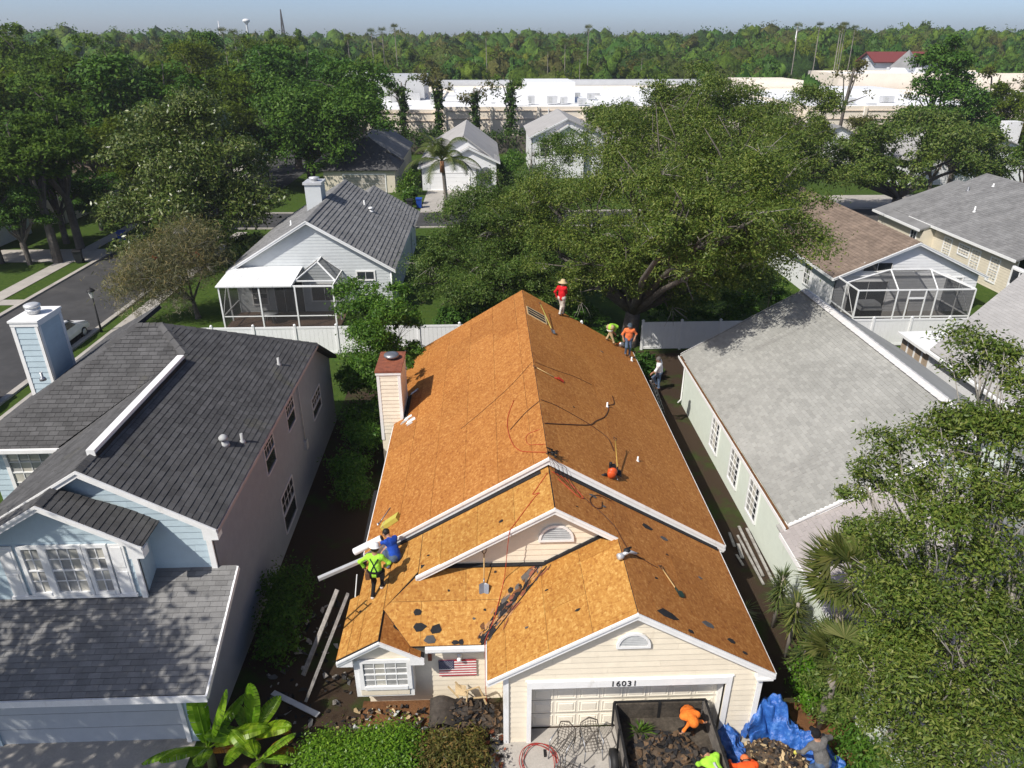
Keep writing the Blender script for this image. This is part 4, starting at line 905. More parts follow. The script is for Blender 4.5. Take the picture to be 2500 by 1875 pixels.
S2 = world_thing('red_roof_hall', 'far hall with dark red metal roof and grey pyramid turret', 'building', (126, 232, 0))
gl = Slope((0, 226, 10.9), (0, -1), .45); gr = Slope((0, 238, 10.9), (0, 1), .45)
M_redroof = plain('dark_red_metal_roof', (.18, .045, .04), .5, var=.1)
roof_slab(S2, gl, [rect(115, 226, 137, 232)], M_redroof, .3); roof_slab(S2, gr, [rect(115, 232, 137, 238)], M_redroof, .3)
MB().box((116, 227, 0), (136, 237, 11)).build('hall_wall', M_whitesid, S2); MB().prism([(115.9, 226.8, 10.9), (115.9, 237.2, 10.9), (115.9, 232, 13.2)], (.2, 0, 0)).build('gable_wall', M_whitesid, S2)
MB().box((118, 218, 0), (126, 224, 9.6)).build('turret_base', M_whitesid, S2); MB().lathe((122, 221, 9.6), [(4.6, 0), (.05, 4.6)], 4, smooth=False).build('turret_roof', M_shgrey, S2)
MB().box((124, 214, 0), (133, 224, 9.4)).build('parapet_block', M_lead, S2)
# ------------------------------------------------------------------ ground
def sheet(name, xys, z, mat, kind='structure'):
    mb = MB()
    for p in xys: mb.add([(x, y, z) for x, y in ccw(p)], [tuple(range(len(p)))])
    return tag(mb.build(name, mat), kind=kind)
def grassmat(name, g1, g2, soil, cut, sc=.25):
    m, nt, b, o = _mat(name); p = coords(nt)
    n0 = noise(nt, p, sc, 6, .65); n1 = noise(nt, p, 3.0, 5, .7); n2 = noise(nt, p, 45, 3, .7)
    g = ramp(nt, n1, [(0.3, g1), (0.7, g2)]); g = mixc(nt, 1.0, g, ramp(nt, n2, [(.25, (.55,) * 3), (.75, (1.35,) * 3)]), 'MULTIPLY')
    s = ramp(nt, n2, [(.3, tuple(c * .6 for c in soil)), (.7, tuple(c * 1.3 for c in soil))])
    c = mixc(nt, ramp(nt, n0, [(cut, (0, 0, 0)), (cut + .12, (1, 1, 1))]), g, s)
    nt.links.new(c, b.inputs['Base Color']); b.inputs['Roughness'].default_value = .95; b.inputs['Specular IOR Level'].default_value = .1; bump(nt, b, n2, .6, .05); return m
M_grass = grassmat('lawn', (.035, .075, .012), (.075, .115, .02), (.085, .06, .035), .62)
M_soil = grassmat('bare_and_shaded_yard', (.03, .055, .012), (.05, .07, .018), (.055, .038, .026), .36, .5)
M_mulch = grassmat('pine_mulch', (.16, .075, .035), (.22, .11, .05), (.10, .05, .025), .5, 1.2)
M_forestfloor = grassmat('forest_floor', (.02, .03, .01), (.035, .045, .015), (.04, .035, .022), .5, .05)
sheet('ground', [rect(-3000, -60, 3000, 4000)], -.02, M_forestfloor)
sheet('lawn', [rect(-70, -5, 75, 126)], -.012, M_grass)
sheet('side_yard', [rect(-7.55, -5, 24, 39.4)], 0, M_soil)  # dark soil carried on past the mint house in place of shaded lawn
sheet('mulch_bed', [[(8.1, 10.5), (9.94, 10.5), (9.94, 14.0), (8.3, 14.0)], [(-3.7, 13.7), (-.2, 13.4), (-.2, 14.5), (-3.7, 14.5)]], .006, M_mulch)
sheet('driveway', [rect(-.1, -5, 7.2, 13.42)], .008, M_conc)
sheet('blue_house_driveway', [rect(-14, -5, -8, 13.46)], .008, M_conc)
sheet('side_street', [rect(-33, -20, -25.5, 130)], -.004, M_asph)
sheet('back_street', [rect(-25.5, 71.5, 120, 78.2)], -.006, M_asph)
for nm, a, b in (('kerb', -33.35, -33), ('kerb', -25.5, -25.15)): tag(MB().box((a, -20, -.05), (b, 71 if a > -30 else 130, .1)).build(nm, M_conc), kind='structure')
tag(MB().box((-25.1, 71.2, -.05), (120, 71.5, .1)).box((-25.1, 78.2, -.05), (120, 78.5, .1)).build('kerb', M_conc), kind='structure')
sheet('pavement', [rect(-36.3, -20, -35.0, 130), rect(-24.4, -20, -23.3, 70)], .03, M_conc)
sheet('garden_path', [rect(-45, 60.2, -33.3, 64.3), rect(-44, 49.2, -33.3, 50.4)], .012, M_conc)
sheet('white_house_driveway', [rect(-7.2, 78.4, -1.2, 90.9), rect(-1.2, 89.5, .9, 92)], .006, M_conc)
sheet('right_house_driveway', [rect(36, 79, 60, 86)], .006, M_conc)
# ------------------------------------------------------------------ vegetation
M_oakleaf = leafmat('live_oak_leaves', [(0.038, 0.073, 0.013), (0.067, 0.117, 0.022), (0.111, 0.165, 0.034), (0.174, 0.209, 0.063)], .2, .45, .3)
M_oakdark = leafmat('dark_oak_leaves', [(0.031, 0.083, 0.015), (0.058, 0.132, 0.022), (0.094, 0.180, 0.032)], .22, .5, .2)
M_magleaf = leafmat('magnolia_leaves', [(0.028, 0.055, 0.010), (0.061, 0.101, 0.016), (0.122, 0.160, 0.041), (0.166, 0.186, 0.071)], .15, .34, .5)
M_brightleaf = leafmat('fresh_green_leaves', [(.07, .17, .012), (.12, .25, .02), (.19, .32, .035)], .35, .35, .4)
M_shrubleaf = leafmat('shrub_leaves', [(0.036, 0.098, 0.013), (0.072, 0.155, 0.022), (0.132, 0.230, 0.038)], .3, .4, .3)
M_dryleaf = leafmat('willowy_grey_green_leaves', [(.09, .095, .05), (.15, .14, .075), (.23, .2, .11), (.30, .21, .09)], .3, .6, .2)
M_blossom = leafmat('pale_blossoming_leaves', [(.10, .11, .05), (.22, .2, .14), (.36, .32, .26)], .3, .6, .2)
M_forest = leafmat('forest_leaves', [(0.073, 0.152, 0.025), (0.122, 0.218, 0.038), (0.182, 0.282, 0.047)], .2, .6, .2, .55)
M_forest2 = leafmat('yellow_green_forest_leaves', [(0.093, 0.152, 0.020), (0.139, 0.212, 0.026), (0.192, 0.251, 0.039)], .25, .6, .2, .55)
M_forest3 = leafmat('brownish_forest_leaves', [(0.103, 0.117, 0.034), (0.152, 0.159, 0.048), (0.200, 0.186, 0.062)], .2, .6, .2, .55)
M_vine = leafmat('dark_vine_leaves', [(0.021, 0.053, 0.008), (0.041, 0.088, 0.013), (0.080, 0.132, 0.021)], .2, .5, .3)
M_palm = leafmat('palm_fronds', [(.06, .09, .02), (.10, .13, .035), (.17, .18, .07)], .25, .4, .4)
M_banana = leafmat('banana_leaf', [(.12, .25, .012), (.18, .33, .02), (.24, .38, .035)], .35, .3, .4)
M_deadleaf = leafmat('dead_banana_leaf', [(.30, .13, .02), (.42, .20, .03), (.36, .2, .08)], .3, .6, .2)
M_bark = plain('grey_oak_bark', (.12, .105, .09), .9, var=.35, vscale=5, fine=30, bumps=.6)
M_twig = plain('pale_twigs', (.27, .25, .22), .9, var=.25)
M_palmbark = plain('palm_trunk_bark', (.26, .23, .20), .9, var=.25, vscale=6, bumps=.4)
M_flower = plain('white_flower', (.85, .83, .74), .6, var=.05)
M_redflower = plain('red_flower', (.45, .06, .03), .6)

def leaf_cloud(blobs, n, L, Wd, seed, per=26, cr=.26, shell=.45, low=.55, flat=.75, up=.5, sz=(.6, 1.25), sub=0, subr=.42):
    r = np.random.default_rng(seed); B = np.array([(b + (b[3], b[3] * .85))[:6] if len(b) == 4 else b[:6] for b in blobs], float)
    if sub:                                                # foliage pads: smaller lobes set on each lobe, gaps between them
        k = len(B); d = r.normal(size=(k * sub, 3)); d[:, 2] = d[:, 2] * .8 + .25; d /= np.linalg.norm(d, axis=1)[:, None]; Q = np.repeat(B, sub, 0)
        c = Q[:, :3] + d * Q[:, 3:6] * r.uniform(.5, .95, (k * sub, 1)); q = subr * r.uniform(.6, 1.3, (k * sub, 1)); B = np.concatenate([c, Q[:, 3:5] * q, Q[:, 5:6] * q * .62], 1); shell = .7; low = .8
    w = (B[:, 3] * B[:, 4] + B[:, 4] * B[:, 5] + B[:, 3] * B[:, 5]); w /= w.sum()
    m = max(4, n // per); bi = r.choice(len(B), m, p=w)
    d = r.normal(size=(m, 3)); d /= np.linalg.norm(d, axis=1)[:, None]
    flip = (d[:, 2] < -.25) & (r.random(m) < low); d[flip, 2] *= -1
    f = shell + (1 - shell) * r.random(m) ** .6
    Rb = B[bi, 3:6]; c = B[bi, :3] + d * Rb * f[:, None]; s = cr * Rb.mean(1) * r.uniform(.55, 1.35, m)
    ci = r.integers(0, m, n); p = c[ci] + r.normal(size=(n, 3)) * s[ci][:, None] * np.array([1, 1, flat])
    nn = d[ci] * .7 + r.normal(size=(n, 3)) * .6 + np.array([0, 0, up]); nn /= np.linalg.norm(nn, axis=1)[:, None]
    t = np.cross(nn, r.normal(size=(n, 3))); t /= np.linalg.norm(t, axis=1)[:, None]; b = np.cross(nn, t)
    q = r.uniform(sz[0], sz[1], n)[:, None]; t = t * L * q; b = b * Wd * q
    V = np.stack([p + t, p + b + t * .15, p - t, p - b + t * .15], 1).reshape(-1, 3)
    return V, np.arange(4 * n).reshape(-1, 4), c
def woody(base, blobs, r0, seed, fork=.35, twigs=3, tr=.35):
    rd = random.Random(seed); mb = MB(); base = Vector(base)
    cen = sum((Vector(b[:3]) for b in blobs), Vector()) / len(blobs)
    fk = base.lerp(Vector((cen.x * .3 + base.x * .7, cen.y * .3 + base.y * .7, cen.z)), fork)
    mb.tube([base + Vector((0, 0, -.1)), base.lerp(fk, .15) + Vector((rd.uniform(-.1, .1), 0, 0)) * r0, base.lerp(fk, .6), fk], [r0 * 1.5, r0 * 1.05, r0 * .9, r0 * .8], 9)
    for b in blobs:
        c = Vector(b[:3]); mid = fk.lerp(c, .5) + Vector((rd.uniform(-.6, .6), rd.uniform(-.6, .6), rd.uniform(.0, .7))) * b[3] * .4
        l = [fk.lerp(fk, 0), fk.lerp(mid, .5), mid, mid.lerp(c, .55), c]
        mb.tube(l, [r0 * .55, r0 * .42, r0 * .3, r0 * .2, r0 * .09], 7)
        for k in range(twigs):
            e = c + Vector((rd.gauss(0, 1), rd.gauss(0, 1), rd.gauss(.3, .8))).normalized() * b[3] * rd.uniform(.6, 1.0)
            st = mid.lerp(c, rd.uniform(.2, 1)); mm = st.lerp(e, .5) + Vector((rd.uniform(-.2, .2), rd.uniform(-.2, .2), rd.uniform(0, .25))) * b[3]
            mb.tube([st, mm, e], [r0 * tr * .35, r0 * tr * .22, r0 * .03], 5)
    return mb
def tree(name, label, cat, base, blobs, n, L, Wd, seed, lm, r0=.3, bm=None, group=None, twigs=3, fork=.35, tr=.35, **k):
    t = world_thing(name, label, cat, base, group)
    woody(base, blobs, r0, seed, fork, twigs, tr).build('trunk', bm or M_bark, t)
    V, F, c = leaf_cloud(blobs, n, L, Wd, seed, **k)
    link('crown', mesh_np('crown', V, F, lm), t)
    return t, c
def twigs_mesh(pts, seed, ln, r, mat, parent, n=5, name='bare_twigs'):
    rd = random.Random(seed); mb = MB()
    for p in pts:
        p = Vector(p); main = Vector((rd.gauss(0, 1), rd.gauss(0, 1), rd.gauss(.1, .5))).normalized()
        for k in range(n):
            d = (main + Vector((rd.gauss(0, .5), rd.gauss(0, .5), rd.gauss(0, .4)))).normalized(); q = p + d * ln * rd.uniform(.5, 1.2)
            mb.tube([p, p.lerp(q, .5) + Vector((rd.uniform(-.1, .1), rd.uniform(-.1, .1), rd.uniform(-.05, .15))) * ln, q], [r, r * .7, r * .25], 4)
    return tag(mb.build(name, mat, parent), kind='stuff')

# big live oaks behind the stripped house
A = [(9.4, 37, 6.4, 2.8), (11.0, 33, 7.6, 2.5), (12.6, 31, 9.0, 2.5), (5.6, 41, 7.8, 2.9), (8.2, 36, 9.8, 3.0), (11.4, 33, 11.0, 2.9), (13.5, 32, 10.2, 1.9), (11.4, 41, 11.4, 3.4), (14.0, 40, 11.4, 2.7), (8.3, 44, 10.6, 3.1), (14.2, 36, 8.6, 2.3), (16.6, 43, 7.4, 2.4), (13.2, 44, 8.0, 3.2), (9.8, 33.5, 8.7, 2.2), (5.2, 42.2, 3.6, 2.2), (8.0, 43.0, 3.4, 2.4), (12.2, 41.8, 3.9, 2.5), (15.6, 41.5, 4.4, 2.6), (11.6, 37.0, 6.0, 2.0), (6.8, 38.2, 5.4, 1.9), (14.3, 36.5, 6.6, 2.0), (9.0, 29.2, 9.2, 1.7), (7.6, 28.8, 9.6, 1.4), (9.6, 30.6, 7.7, 1.5), (10.6, 28.8, 10.2, 1.7), (8.6, 31.5, 9.9, 1.8), (8.5, 36.8, 5.3, 1.5), (5.5, 37.6, 6.4, 1.8), (7.2, 36.4, 7.2, 1.9), (9.6, 35.0, 6.7, 1.7), (11.6, 35.4, 6.1, 1.7), (13.2, 36.2, 7.0, 1.9), (6.2, 39.2, 4.2, 1.5), (10.6, 38.8, 3.8, 1.5), (10.3, 37.2, 5.2, 1.6), (4.2, 40.5, 5.6, 2.0), (3.6, 43, 8.2, 2.4), (2.2, 45.5, 6.2, 2.2)]
tA, cA = tree('live_oak', 'largest live oak overhanging the far end of the stripped roof', 'tree', (8.7, 40.6, 0), A, 250000, .082, .03, 11, M_oakleaf, .55, twigs=7, fork=.3, per=30, cr=.34, sub=15, subr=.35)
twigs_mesh([tuple(p) for p in cA[::24][:70]], 5, 1.1, .022, M_twig, tA, 6)
Bl = [(-2.8, 46, 3.9, 2.3), (0.6, 46, 5.1, 2.8), (-1.6, 49, 5.7, 2.4), (2.3, 50, 7.3, 3.0), (3.2, 44, 4.6, 2.5), (0.4, 43, 3.3, 1.8), (5.2, 54, 8.9, 2.7), (3.6, 48, 5.8, 2.6), (-1.8, 43.2, 2.2, 1.5), (3.0, 42.5, 2.6, 1.8), (-3.6, 44.8, 2.6, 1.4), (-1.0, 42.6, 3.0, 1.8), (1.6, 42.2, 3.6, 2.0), (3.8, 41.8, 2.6, 1.7), (-2.2, 44.5, 4.6, 1.9), (1.0, 44.2, 6.4, 2.2), (-0.4, 47, 6.8, 2.2)]
tB, cB = tree('live_oak', 'lower live oak left of the biggest oak, beside the grey sided house', 'tree', (1.2, 47.5, 0), Bl, 135000, .085, .032, 12, M_oakleaf, .3, twigs=6, fork=.3, per=30, cr=.34, sub=14, subr=.36)
twigs_mesh([tuple(p) for p in cB[::30][:34]], 6, 1.1, .02, M_twig, tB, 6)
Cb = [(16.0, 66, 11.3, 3.4), (22.4, 68, 11.1, 4.0), (27.0, 66, 9.4, 3.5), (20.2, 70, 12.6, 2.5), (31.7, 72, 10.8, 2.6), (11.2, 64, 10.0, 3.1), (25.0, 62, 7.0, 3.6), (18, 61, 8, 3.4), (30, 64, 6.5, 3)]
tree('live_oak', 'wide live oak rising directly behind the biggest oak', 'tree', (21, 67, 0), Cb, 70000, .13, .055, 13, M_oakleaf, .5, twigs=5, per=20, sub=10, cr=.3)
for i, (x, y, r, l) in enumerate(((-2.6, 42.2, 1.0, 'dark shrub behind the white fence left of the roof ridge'), (2.4, 41.8, 1.2, 'dark shrub just behind the far roof peak'), (5.2, 41.4, 1.3, 'dark shrub left of the big oak trunk'), (12.0, 43.0, 1.5, 'dark shrub behind the shaded fence right of the oak trunk'), (15.5, 43.5, 1.4, 'dark shrub behind the shaded fence near the mint roof'), (18.5, 44, 1.4, 'dark shrub at the left corner of the white sided house'), (6.8, 38.6, .9, 'small shrub before the big oak trunk'), (8.4, 35.2, .8, 'palm like shrub in the gap behind the man in white'), (0.2, 43, 1.2, 'dark shrub under the lower oak'))):
    tree('understory_shrub', l, 'shrub', (x, y, 0), [(x, y, r * .9, r), (x + r * .8, y + .3, r * .8, r * .8), (x - r * .8, y - .2, r * .7, r * .8), (x + .2, y, r * 1.6, r * .7)], 3600, .11, .045, 200 + i, M_oakdark, .06, twigs=3, sub=5, cr=.32)
# magnolia with white flowers
Mg = [(-24.0, 62, 10.0, 4.0), (-26.6, 60, 7.8, 3.7), (-20.4, 60, 7.8, 3.7), (-22.9, 58, 6.0, 4.2), (-28.0, 59, 4.7, 2.8), (-19.4, 60, 4.8, 2.8), (-24.1, 64, 11.6, 2.0), (-22.5, 60.5, 11.0, 2.2), (-24, 58, 2.8, 2.8), (-27.2, 57, 2.6, 2.3), (-20.6, 57.5, 3.0, 2.3), (-30.2, 62, 3.4, 2.4)]
tM, cM = tree('magnolia_tree', 'glossy magnolia with scattered white flowers over the side street', 'tree', (-23.2, 64.5, 0), Mg, 52000, .17, .07, 14, M_magleaf, .3, per=14, cr=.28, up=.2, sub=10)
rd = random.Random(3)
for p in random.Random(9).sample([tuple(c) for c in cM if c[1] < 61 or c[2] > 9], 17):
    q = Vector(p) + Vector((0, -.5, .35)); f = MB()
    for k in range(6):
        a = k * math.pi / 3; f.add([q, q + Vector((.13 * math.cos(a - .4), .13 * math.sin(a - .4), .09)), q + Vector((.2 * math.cos(a), .2 * math.sin(a), .12)), q + Vector((.13 * math.cos(a + .4), .13 * math.sin(a + .4), .09))], [(0, 1, 2, 3)])
    f.build('flower', M_flower, tM)
# bottlebrush / willowy tree by the lamp
Wb = [(-19.5, 47, 5.0, 1.8), (-21.7, 46, 3.7, 1.8), (-18.8, 47, 3.7, 1.4), (-22.7, 45, 2.6, 1.6), (-20.4, 45, 2.6, 1.4)]
tW, cW = tree('weeping_tree', 'thin grey green weeping tree with a few red blossoms near the lamp post', 'tree', (-19.55, 46.1, 0), Wb, 20000, .15, .016, 15, M_dryleaf, .16, twigs=8, per=40, cr=.3, up=-.2, sz=(.7, 1.6))
twigs_mesh([tuple(p) for p in cW[::4][:50]], 8, .8, .012, M_twig, tW, 7)
V, F, c_ = leaf_cloud([(x, y - .2, z - r * .7, r * .8, r * .7, r * .7) for x, y, z, r in Wb], 5000, .2, .012, 77, per=60, cr=.16, flat=2.6)
link('hanging_moss', mesh_np('hanging_moss', V, F, leafmat('spanish_moss', [(.20, .19, .15), (.28, .26, .21), (.33, .30, .24)], .2, .9, .1)), tW)
V, F, c_ = leaf_cloud([(-18.9, 46, 4.2, .35), (-20.6, 45, 3.4, .3), (-21.2, 45.2, 4.3, .25)], 160, .09, .03, 78); link('red_blossom', mesh_np('red_blossom', V, F, M_redflower), tW)
# shrub by the chimney
Cs = [(-5.3, 33, 4.4, 1.6), (-5.9, 32, 3.4, 1.5), (-4.5, 33, 2.9, 1.0), (-5.0, 31, 2.1, 1.1), (-6.5, 35, 4.9, 1.2), (-4.8, 35, 4.6, 1.3), (-4.2, 34, 4.0, .9), (-4.6, 29.3, 3.0, .75), (-3.9, 29.4, 3.7, .55), (-5.3, 30.2, 2.6, 1.1), (-5.0, 29.3, 1.6, .9), (-6.4, 31.5, 2.2, 1.1)]
tree('tall_shrub', 'tall leafy shrub growing beside the cream chimney and white fence', 'tree', (-5.4, 33, 0), Cs, 42000, .085, .038, 16, M_shrubleaf, .1, bm=M_twig, twigs=6, per=20, sub=8, cr=.32)
tree('wild_shrub', 'loose dark shrub in the gap below the cream chimney', 'shrub', (-5.9, 27.5, 0), [(-6.0, 29.5, 1.1, .9), (-5.6, 27.5, 1.2, .8), (-5.9, 25.6, .8, .8), (-5.5, 24, .7, .7), (-5.0, 26.5, 1.8, .5)], 9000, .08, .03, 17, M_shrubleaf, .04, bm=M_twig, twigs=5, per=18)
tree('dark_shrub', 'dark low shrub against the shaded blue house wall', 'shrub', (-6.6, 17.8, 0), [(-6.7, 18.4, .8, .8), (-6.6, 17.2, .7, .7), (-6.5, 16.2, .5, .6)], 5000, .07, .03, 18, M_oakdark, .04, twigs=4, per=20)
# right foreground oak
FR = [(9.0, 11.6, 11.7, .7), (9.5, 11, 10.9, .85), (8.5, 11, 10.3, .75), (8.0, 11.5, 9.5, .7), (7.75, 12, 8.7, .5), (9.1, 10.5, 9.6, .85), (8.0, 10.5, 9.0, .8), (7.6, 11, 8.0, .6), (9.3, 10, 8.0, .95), (8.3, 10, 7.6, 1.0), (7.9, 10.4, 6.8, .85), (9.1, 9.3, 6.7, 1.15), (8.0, 9.5, 6.2, 1.0), (7.4, 9.9, 5.8, .6), (8.4, 8.8, 5.4, 1.15), (7.4, 9, 5.2, .7), (9.6, 8.6, 5.4, 1.0), (10.0, 10.5, 9.2, .8), (10.2, 9.6, 7.2, 1.0)]
tF, cF = tree('foreground_live_oak', 'live oak with small sunlit leaves filling the lower right corner', 'tree', (9.0, 8.2, 0), FR, 90000, .05, .018, 19, M_oakleaf, .2, bm=M_twig, twigs=9, fork=.45, per=16, cr=.36, tr=.3, flat=.8, sub=7, subr=.46)
twigs_mesh([tuple(p) for p in cF[::70][:50]], 9, .42, .007, M_twig, tF, 6)
for q in ((9.0, 9.0, 6.9), (8.7, 8.8, 5.6)):
    V = [q]; twigs_mesh(V, int(q[2] * 10), .8, .013, M_twig, tF, 14, 'dead_branch')
# trees outside the frame at the left whose shade falls on the blue house
tree('shade_tree', 'gappy oak standing in front of the blue house garage, outside the frame', 'tree', (-17.5, 7, 0), [(x + 1.9, y + .9, z, r) for x, y, z, r in ((-19, 8, 12, 2.6), (-17, 6, 11, 2.5), (-20.5, 5, 10.5, 2.6), (-16.5, 8.5, 9.2, 1.8), (-21, 9, 9.2, 2.2), (-18, 3, 8.6, 2.4), (-22.5, 2, 9.5, 2.5), (-19, 6, 8, 2.5), (-24, 6, 7.5, 2.5))], 13500, .17, .075, 20, M_oakleaf, .3, per=26, cr=.2)
# dark oak by the shaded house, right street oak, tall dark tree
DO = [(-19.5, 93, 8.1, 6.0), (-24.3, 95, 9.5, 4.8), (-14.6, 90, 7.3, 3.8), (-23.0, 92, 5.8, 4.2), (-17.5, 96, 11.0, 4.6), (-19.9, 90, 5.4, 3.6), (-27.5, 93, 6.5, 3.4)]
tree('dark_oak', 'deep green oak shading the brown house across the back street', 'tree', (-22.6, 96, 0), DO, 40000, .22, .11, 21, M_oakdark, .55, per=20, sub=11, cr=.3)
RO = [(41.2, 76, 6.3, 3.5), (47.1, 78, 7.0, 4.0), (51.9, 78, 6.0, 3.7), (43.2, 74, 4.6, 2.4), (39.1, 74, 4.8, 2.3), (56.7, 80, 5.2, 3.0), (36.5, 78, 5.2, 2.8), (33, 76, 4.5, 2.6)]
tree('spreading_oak', 'spreading live oak with a dark forked trunk behind the beige house', 'tree', (46, 79, 0), RO, 42000, .17, .08, 22, M_oakleaf, .6, per=20, fork=.22, sub=10, cr=.3)
TT = [(67.5, 110, 11.0, 4.0), (67.2, 112, 14.4, 3.0), (67.3, 108, 7.6, 4.6), (63.5, 108, 5.5, 3.4), (71, 108, 5.5, 3.4)]
tree('tall_dark_tree', 'tall dense dark tree standing before the white store roofs at right', 'tree', (67.3, 110, 0), TT, 24000, .26, .13, 23, M_oakdark, .5, per=20, sub=12, cr=.3)
# ------------------------------------------------------------------ copies of a few tree kinds
def template(seed, lm, nleaf, L, Wd, kind):
    """unit tree: crown radius 1 about z = 0, trunk down to -2.4"""
    r = random.Random(seed); bl = []
    k = {'round': 9, 'tall': 8, 'wide': 11, 'airy': 8}[kind]
    for i in range(k):
        a = 2 * math.pi * i / k * 1.618 + r.uniform(-.4, .4); q = r.uniform(.2, .68)
        if kind == 'tall': z = -1.1 + 2.2 * i / (k - 1); s = .62 * (1 - .55 * abs(z - -.4) / 1.6); bl.append((q * .5 * math.cos(a), q * .5 * math.sin(a), z, s))
        else: bl.append((q * math.cos(a), q * math.sin(a), r.uniform(-.42, .5) * (.6 if kind == 'wide' else 1), r.uniform(.34, .52)))
    V, F, c = leaf_cloud(bl, nleaf, L, Wd, seed, per=14, cr=.32 if kind != 'airy' else .42, shell=.5, sub=7, subr=.45)
    if nleaf < 5000:
        V2, F2 = lump([(b[0], b[1], b[2], b[3] * .78) for b in bl], seed, 12, 7, .3); F = np.concatenate([F, F2 + len(V)]); V = np.concatenate([V, V2])
    cm = mesh_np('crown', V, F, lm)
    mb = woody((0, 0, -2.4), bl, .085, seed, .55, 2); tm = bpy.data.meshes.new('trunk'); tm.from_pydata(mb.v, [], mb.f); tm.materials.append(M_bark); tm.update()
    return cm, tm
def lump(blobs, seed, nu=12, nv=7, amp=.2):
    r = np.random.default_rng(seed); Vs, Fs, off = [], [], 0
    th = np.linspace(.05, math.pi - .05, nv); ph = np.arange(nu) * 2 * math.pi / nu; T, Pp = np.meshgrid(th, ph, indexing='ij'); U = np.stack([np.sin(T) * np.cos(Pp), np.sin(T) * np.sin(Pp), np.cos(T)], -1).reshape(-1, 3)
    ix = np.arange(nu * nv).reshape(nv, nu); F0 = np.stack([ix[:-1], ix[1:], np.roll(ix[1:], -1, 1), np.roll(ix[:-1], -1, 1)], -1).reshape(-1, 4)
    for b in blobs:
        rr = b[3:6] if len(b) > 4 else (b[3], b[3], b[3] * .85); V = np.array(b[:3]) + U * np.array(rr) * r.uniform(1 - amp, 1 + amp, (len(U), 1)); Vs.append(V); Fs.append(F0 + off); off += len(V)
    return np.concatenate(Vs), np.concatenate(Fs)
TPM = [template(31, M_forest, 11000, .04, .02, 'round'), template(32, M_oakdark, 11000, .04, .021, 'round'), template(33, M_forest2, 10000, .04, .019, 'wide'), template(34, M_forest3, 6500, .045, .016, 'airy'), template(35, M_forest, 10000, .038, .019, 'tall'), template(36, M_forest2, 9500, .042, .02, 'round')]
TPF = [template(41, M_forest, 3400, .055, .032, 'round'), template(42, M_oakdark, 3400, .055, .032, 'round'), template(43, M_forest2, 3200, .055, .03, 'wide'), template(44, M_forest3, 2600, .055, .026, 'airy'), template(45, M_forest, 3000, .05, .03, 'tall'), template(46, M_forest2, 3000, .055, .03, 'round')]
KN = ['broad_tree', 'dark_tree', 'spreading_tree', 'sparse_tree', 'narrow_tree', 'yellow_green_tree']
def put(tp, k, x, y, zc, r, label, group, ztop=None):
    cm, tm = tp[k]; base = thing(KN[k], label, 'tree', (x, y, 0), group)
    rz = random.uniform(0, 6.28); sx, sz = r * random.uniform(.9, 1.1), r * random.uniform(.85, 1.1) * (1.5 if tp is TPF else 1)
    for nm, me in (('crown', cm), ('trunk', tm)):
        o = bpy.data.objects.new(nm, me); C.objects.link(o); o.parent = base; o.location = (0, 0, zc); o.rotation_euler = (0, 0, rz)
        o.scale = (sx, sx, sz) if nm == 'crown' else (sx * (.5 if tp is TPF else 1), sx * (.5 if tp is TPF else 1), max(sz, zc / 2.35))
    return base
LS = ['rounded green tree', 'dark green tree', 'wide light green tree', 'thin brownish tree', 'narrow green tree', 'yellow green tree']
LM = ['full rounded mid green tree', 'dense dark green tree', 'wide flat topped light green tree', 'thin brownish tree with bare twigs', 'narrow upright green tree', 'yellow green tree']
# left wood, trees one can tell apart: (x, y, z centre, radius, kind)
LW = [(-36.1, 60, 8.9, 4.6, 0), (-36.5, 64.5, 9.3, 4.2, 0), (-41, 60, 8.2, 4.6, 0), (-37.9, 71.5, 3.6, 2.7, 1), (-48, 86, 9, 6.5, 0), (-41, 92, 10, 6.5, 1), (-58, 85, 9, 7, 5), (-36, 83, 8, 5, 0), (-35, 102, 10.5, 6.5, 2), (-27, 108, 11, 6.5, 1), (-17, 106, 10, 5.5, 1), (-47, 126, 12, 6.5, 5), (-38, 140, 12.5, 6, 5), (-60, 112, 12, 7.5, 0), (-72, 124, 13, 7.5, 0), (-85, 120, 13, 8, 1), (-52, 105, 11, 6.5, 2), (-66, 100, 10, 7, 0), (-30, 124, 11, 6.5, 1), (-22, 118, 9, 5, 0), (-29, 146, 11, 6, 0), (-55, 150, 13, 7, 1), (-70, 150, 9.0, 6.0, 4), (-90, 150, 14, 8, 0), (-44, 165, 12.5, 6.5, 2), (-80, 100, 10, 7, 2), (-46, 72, 6.5, 4.2, 1), (-55, 68, 9, 5, 0), (-62, 76, 9, 5.5, 5), (-31, 88, 8, 4.5, 2), (-38.8, 66.5, 5.8, 3.4, 0), (-35.2, 75, 5.0, 3.2, 2), (-43.5, 57, 5.6, 3.4, 1), (-31.0, 79, 5.2, 3.2, 1), (-40, 78, 7.5, 4.2, 2), (-28.5, 70, 4.0, 2.4, 0), (-38.2, 59.5, 4.6, 2.9, 1), (-41.5, 64.5, 4.4, 3.2, 0)]
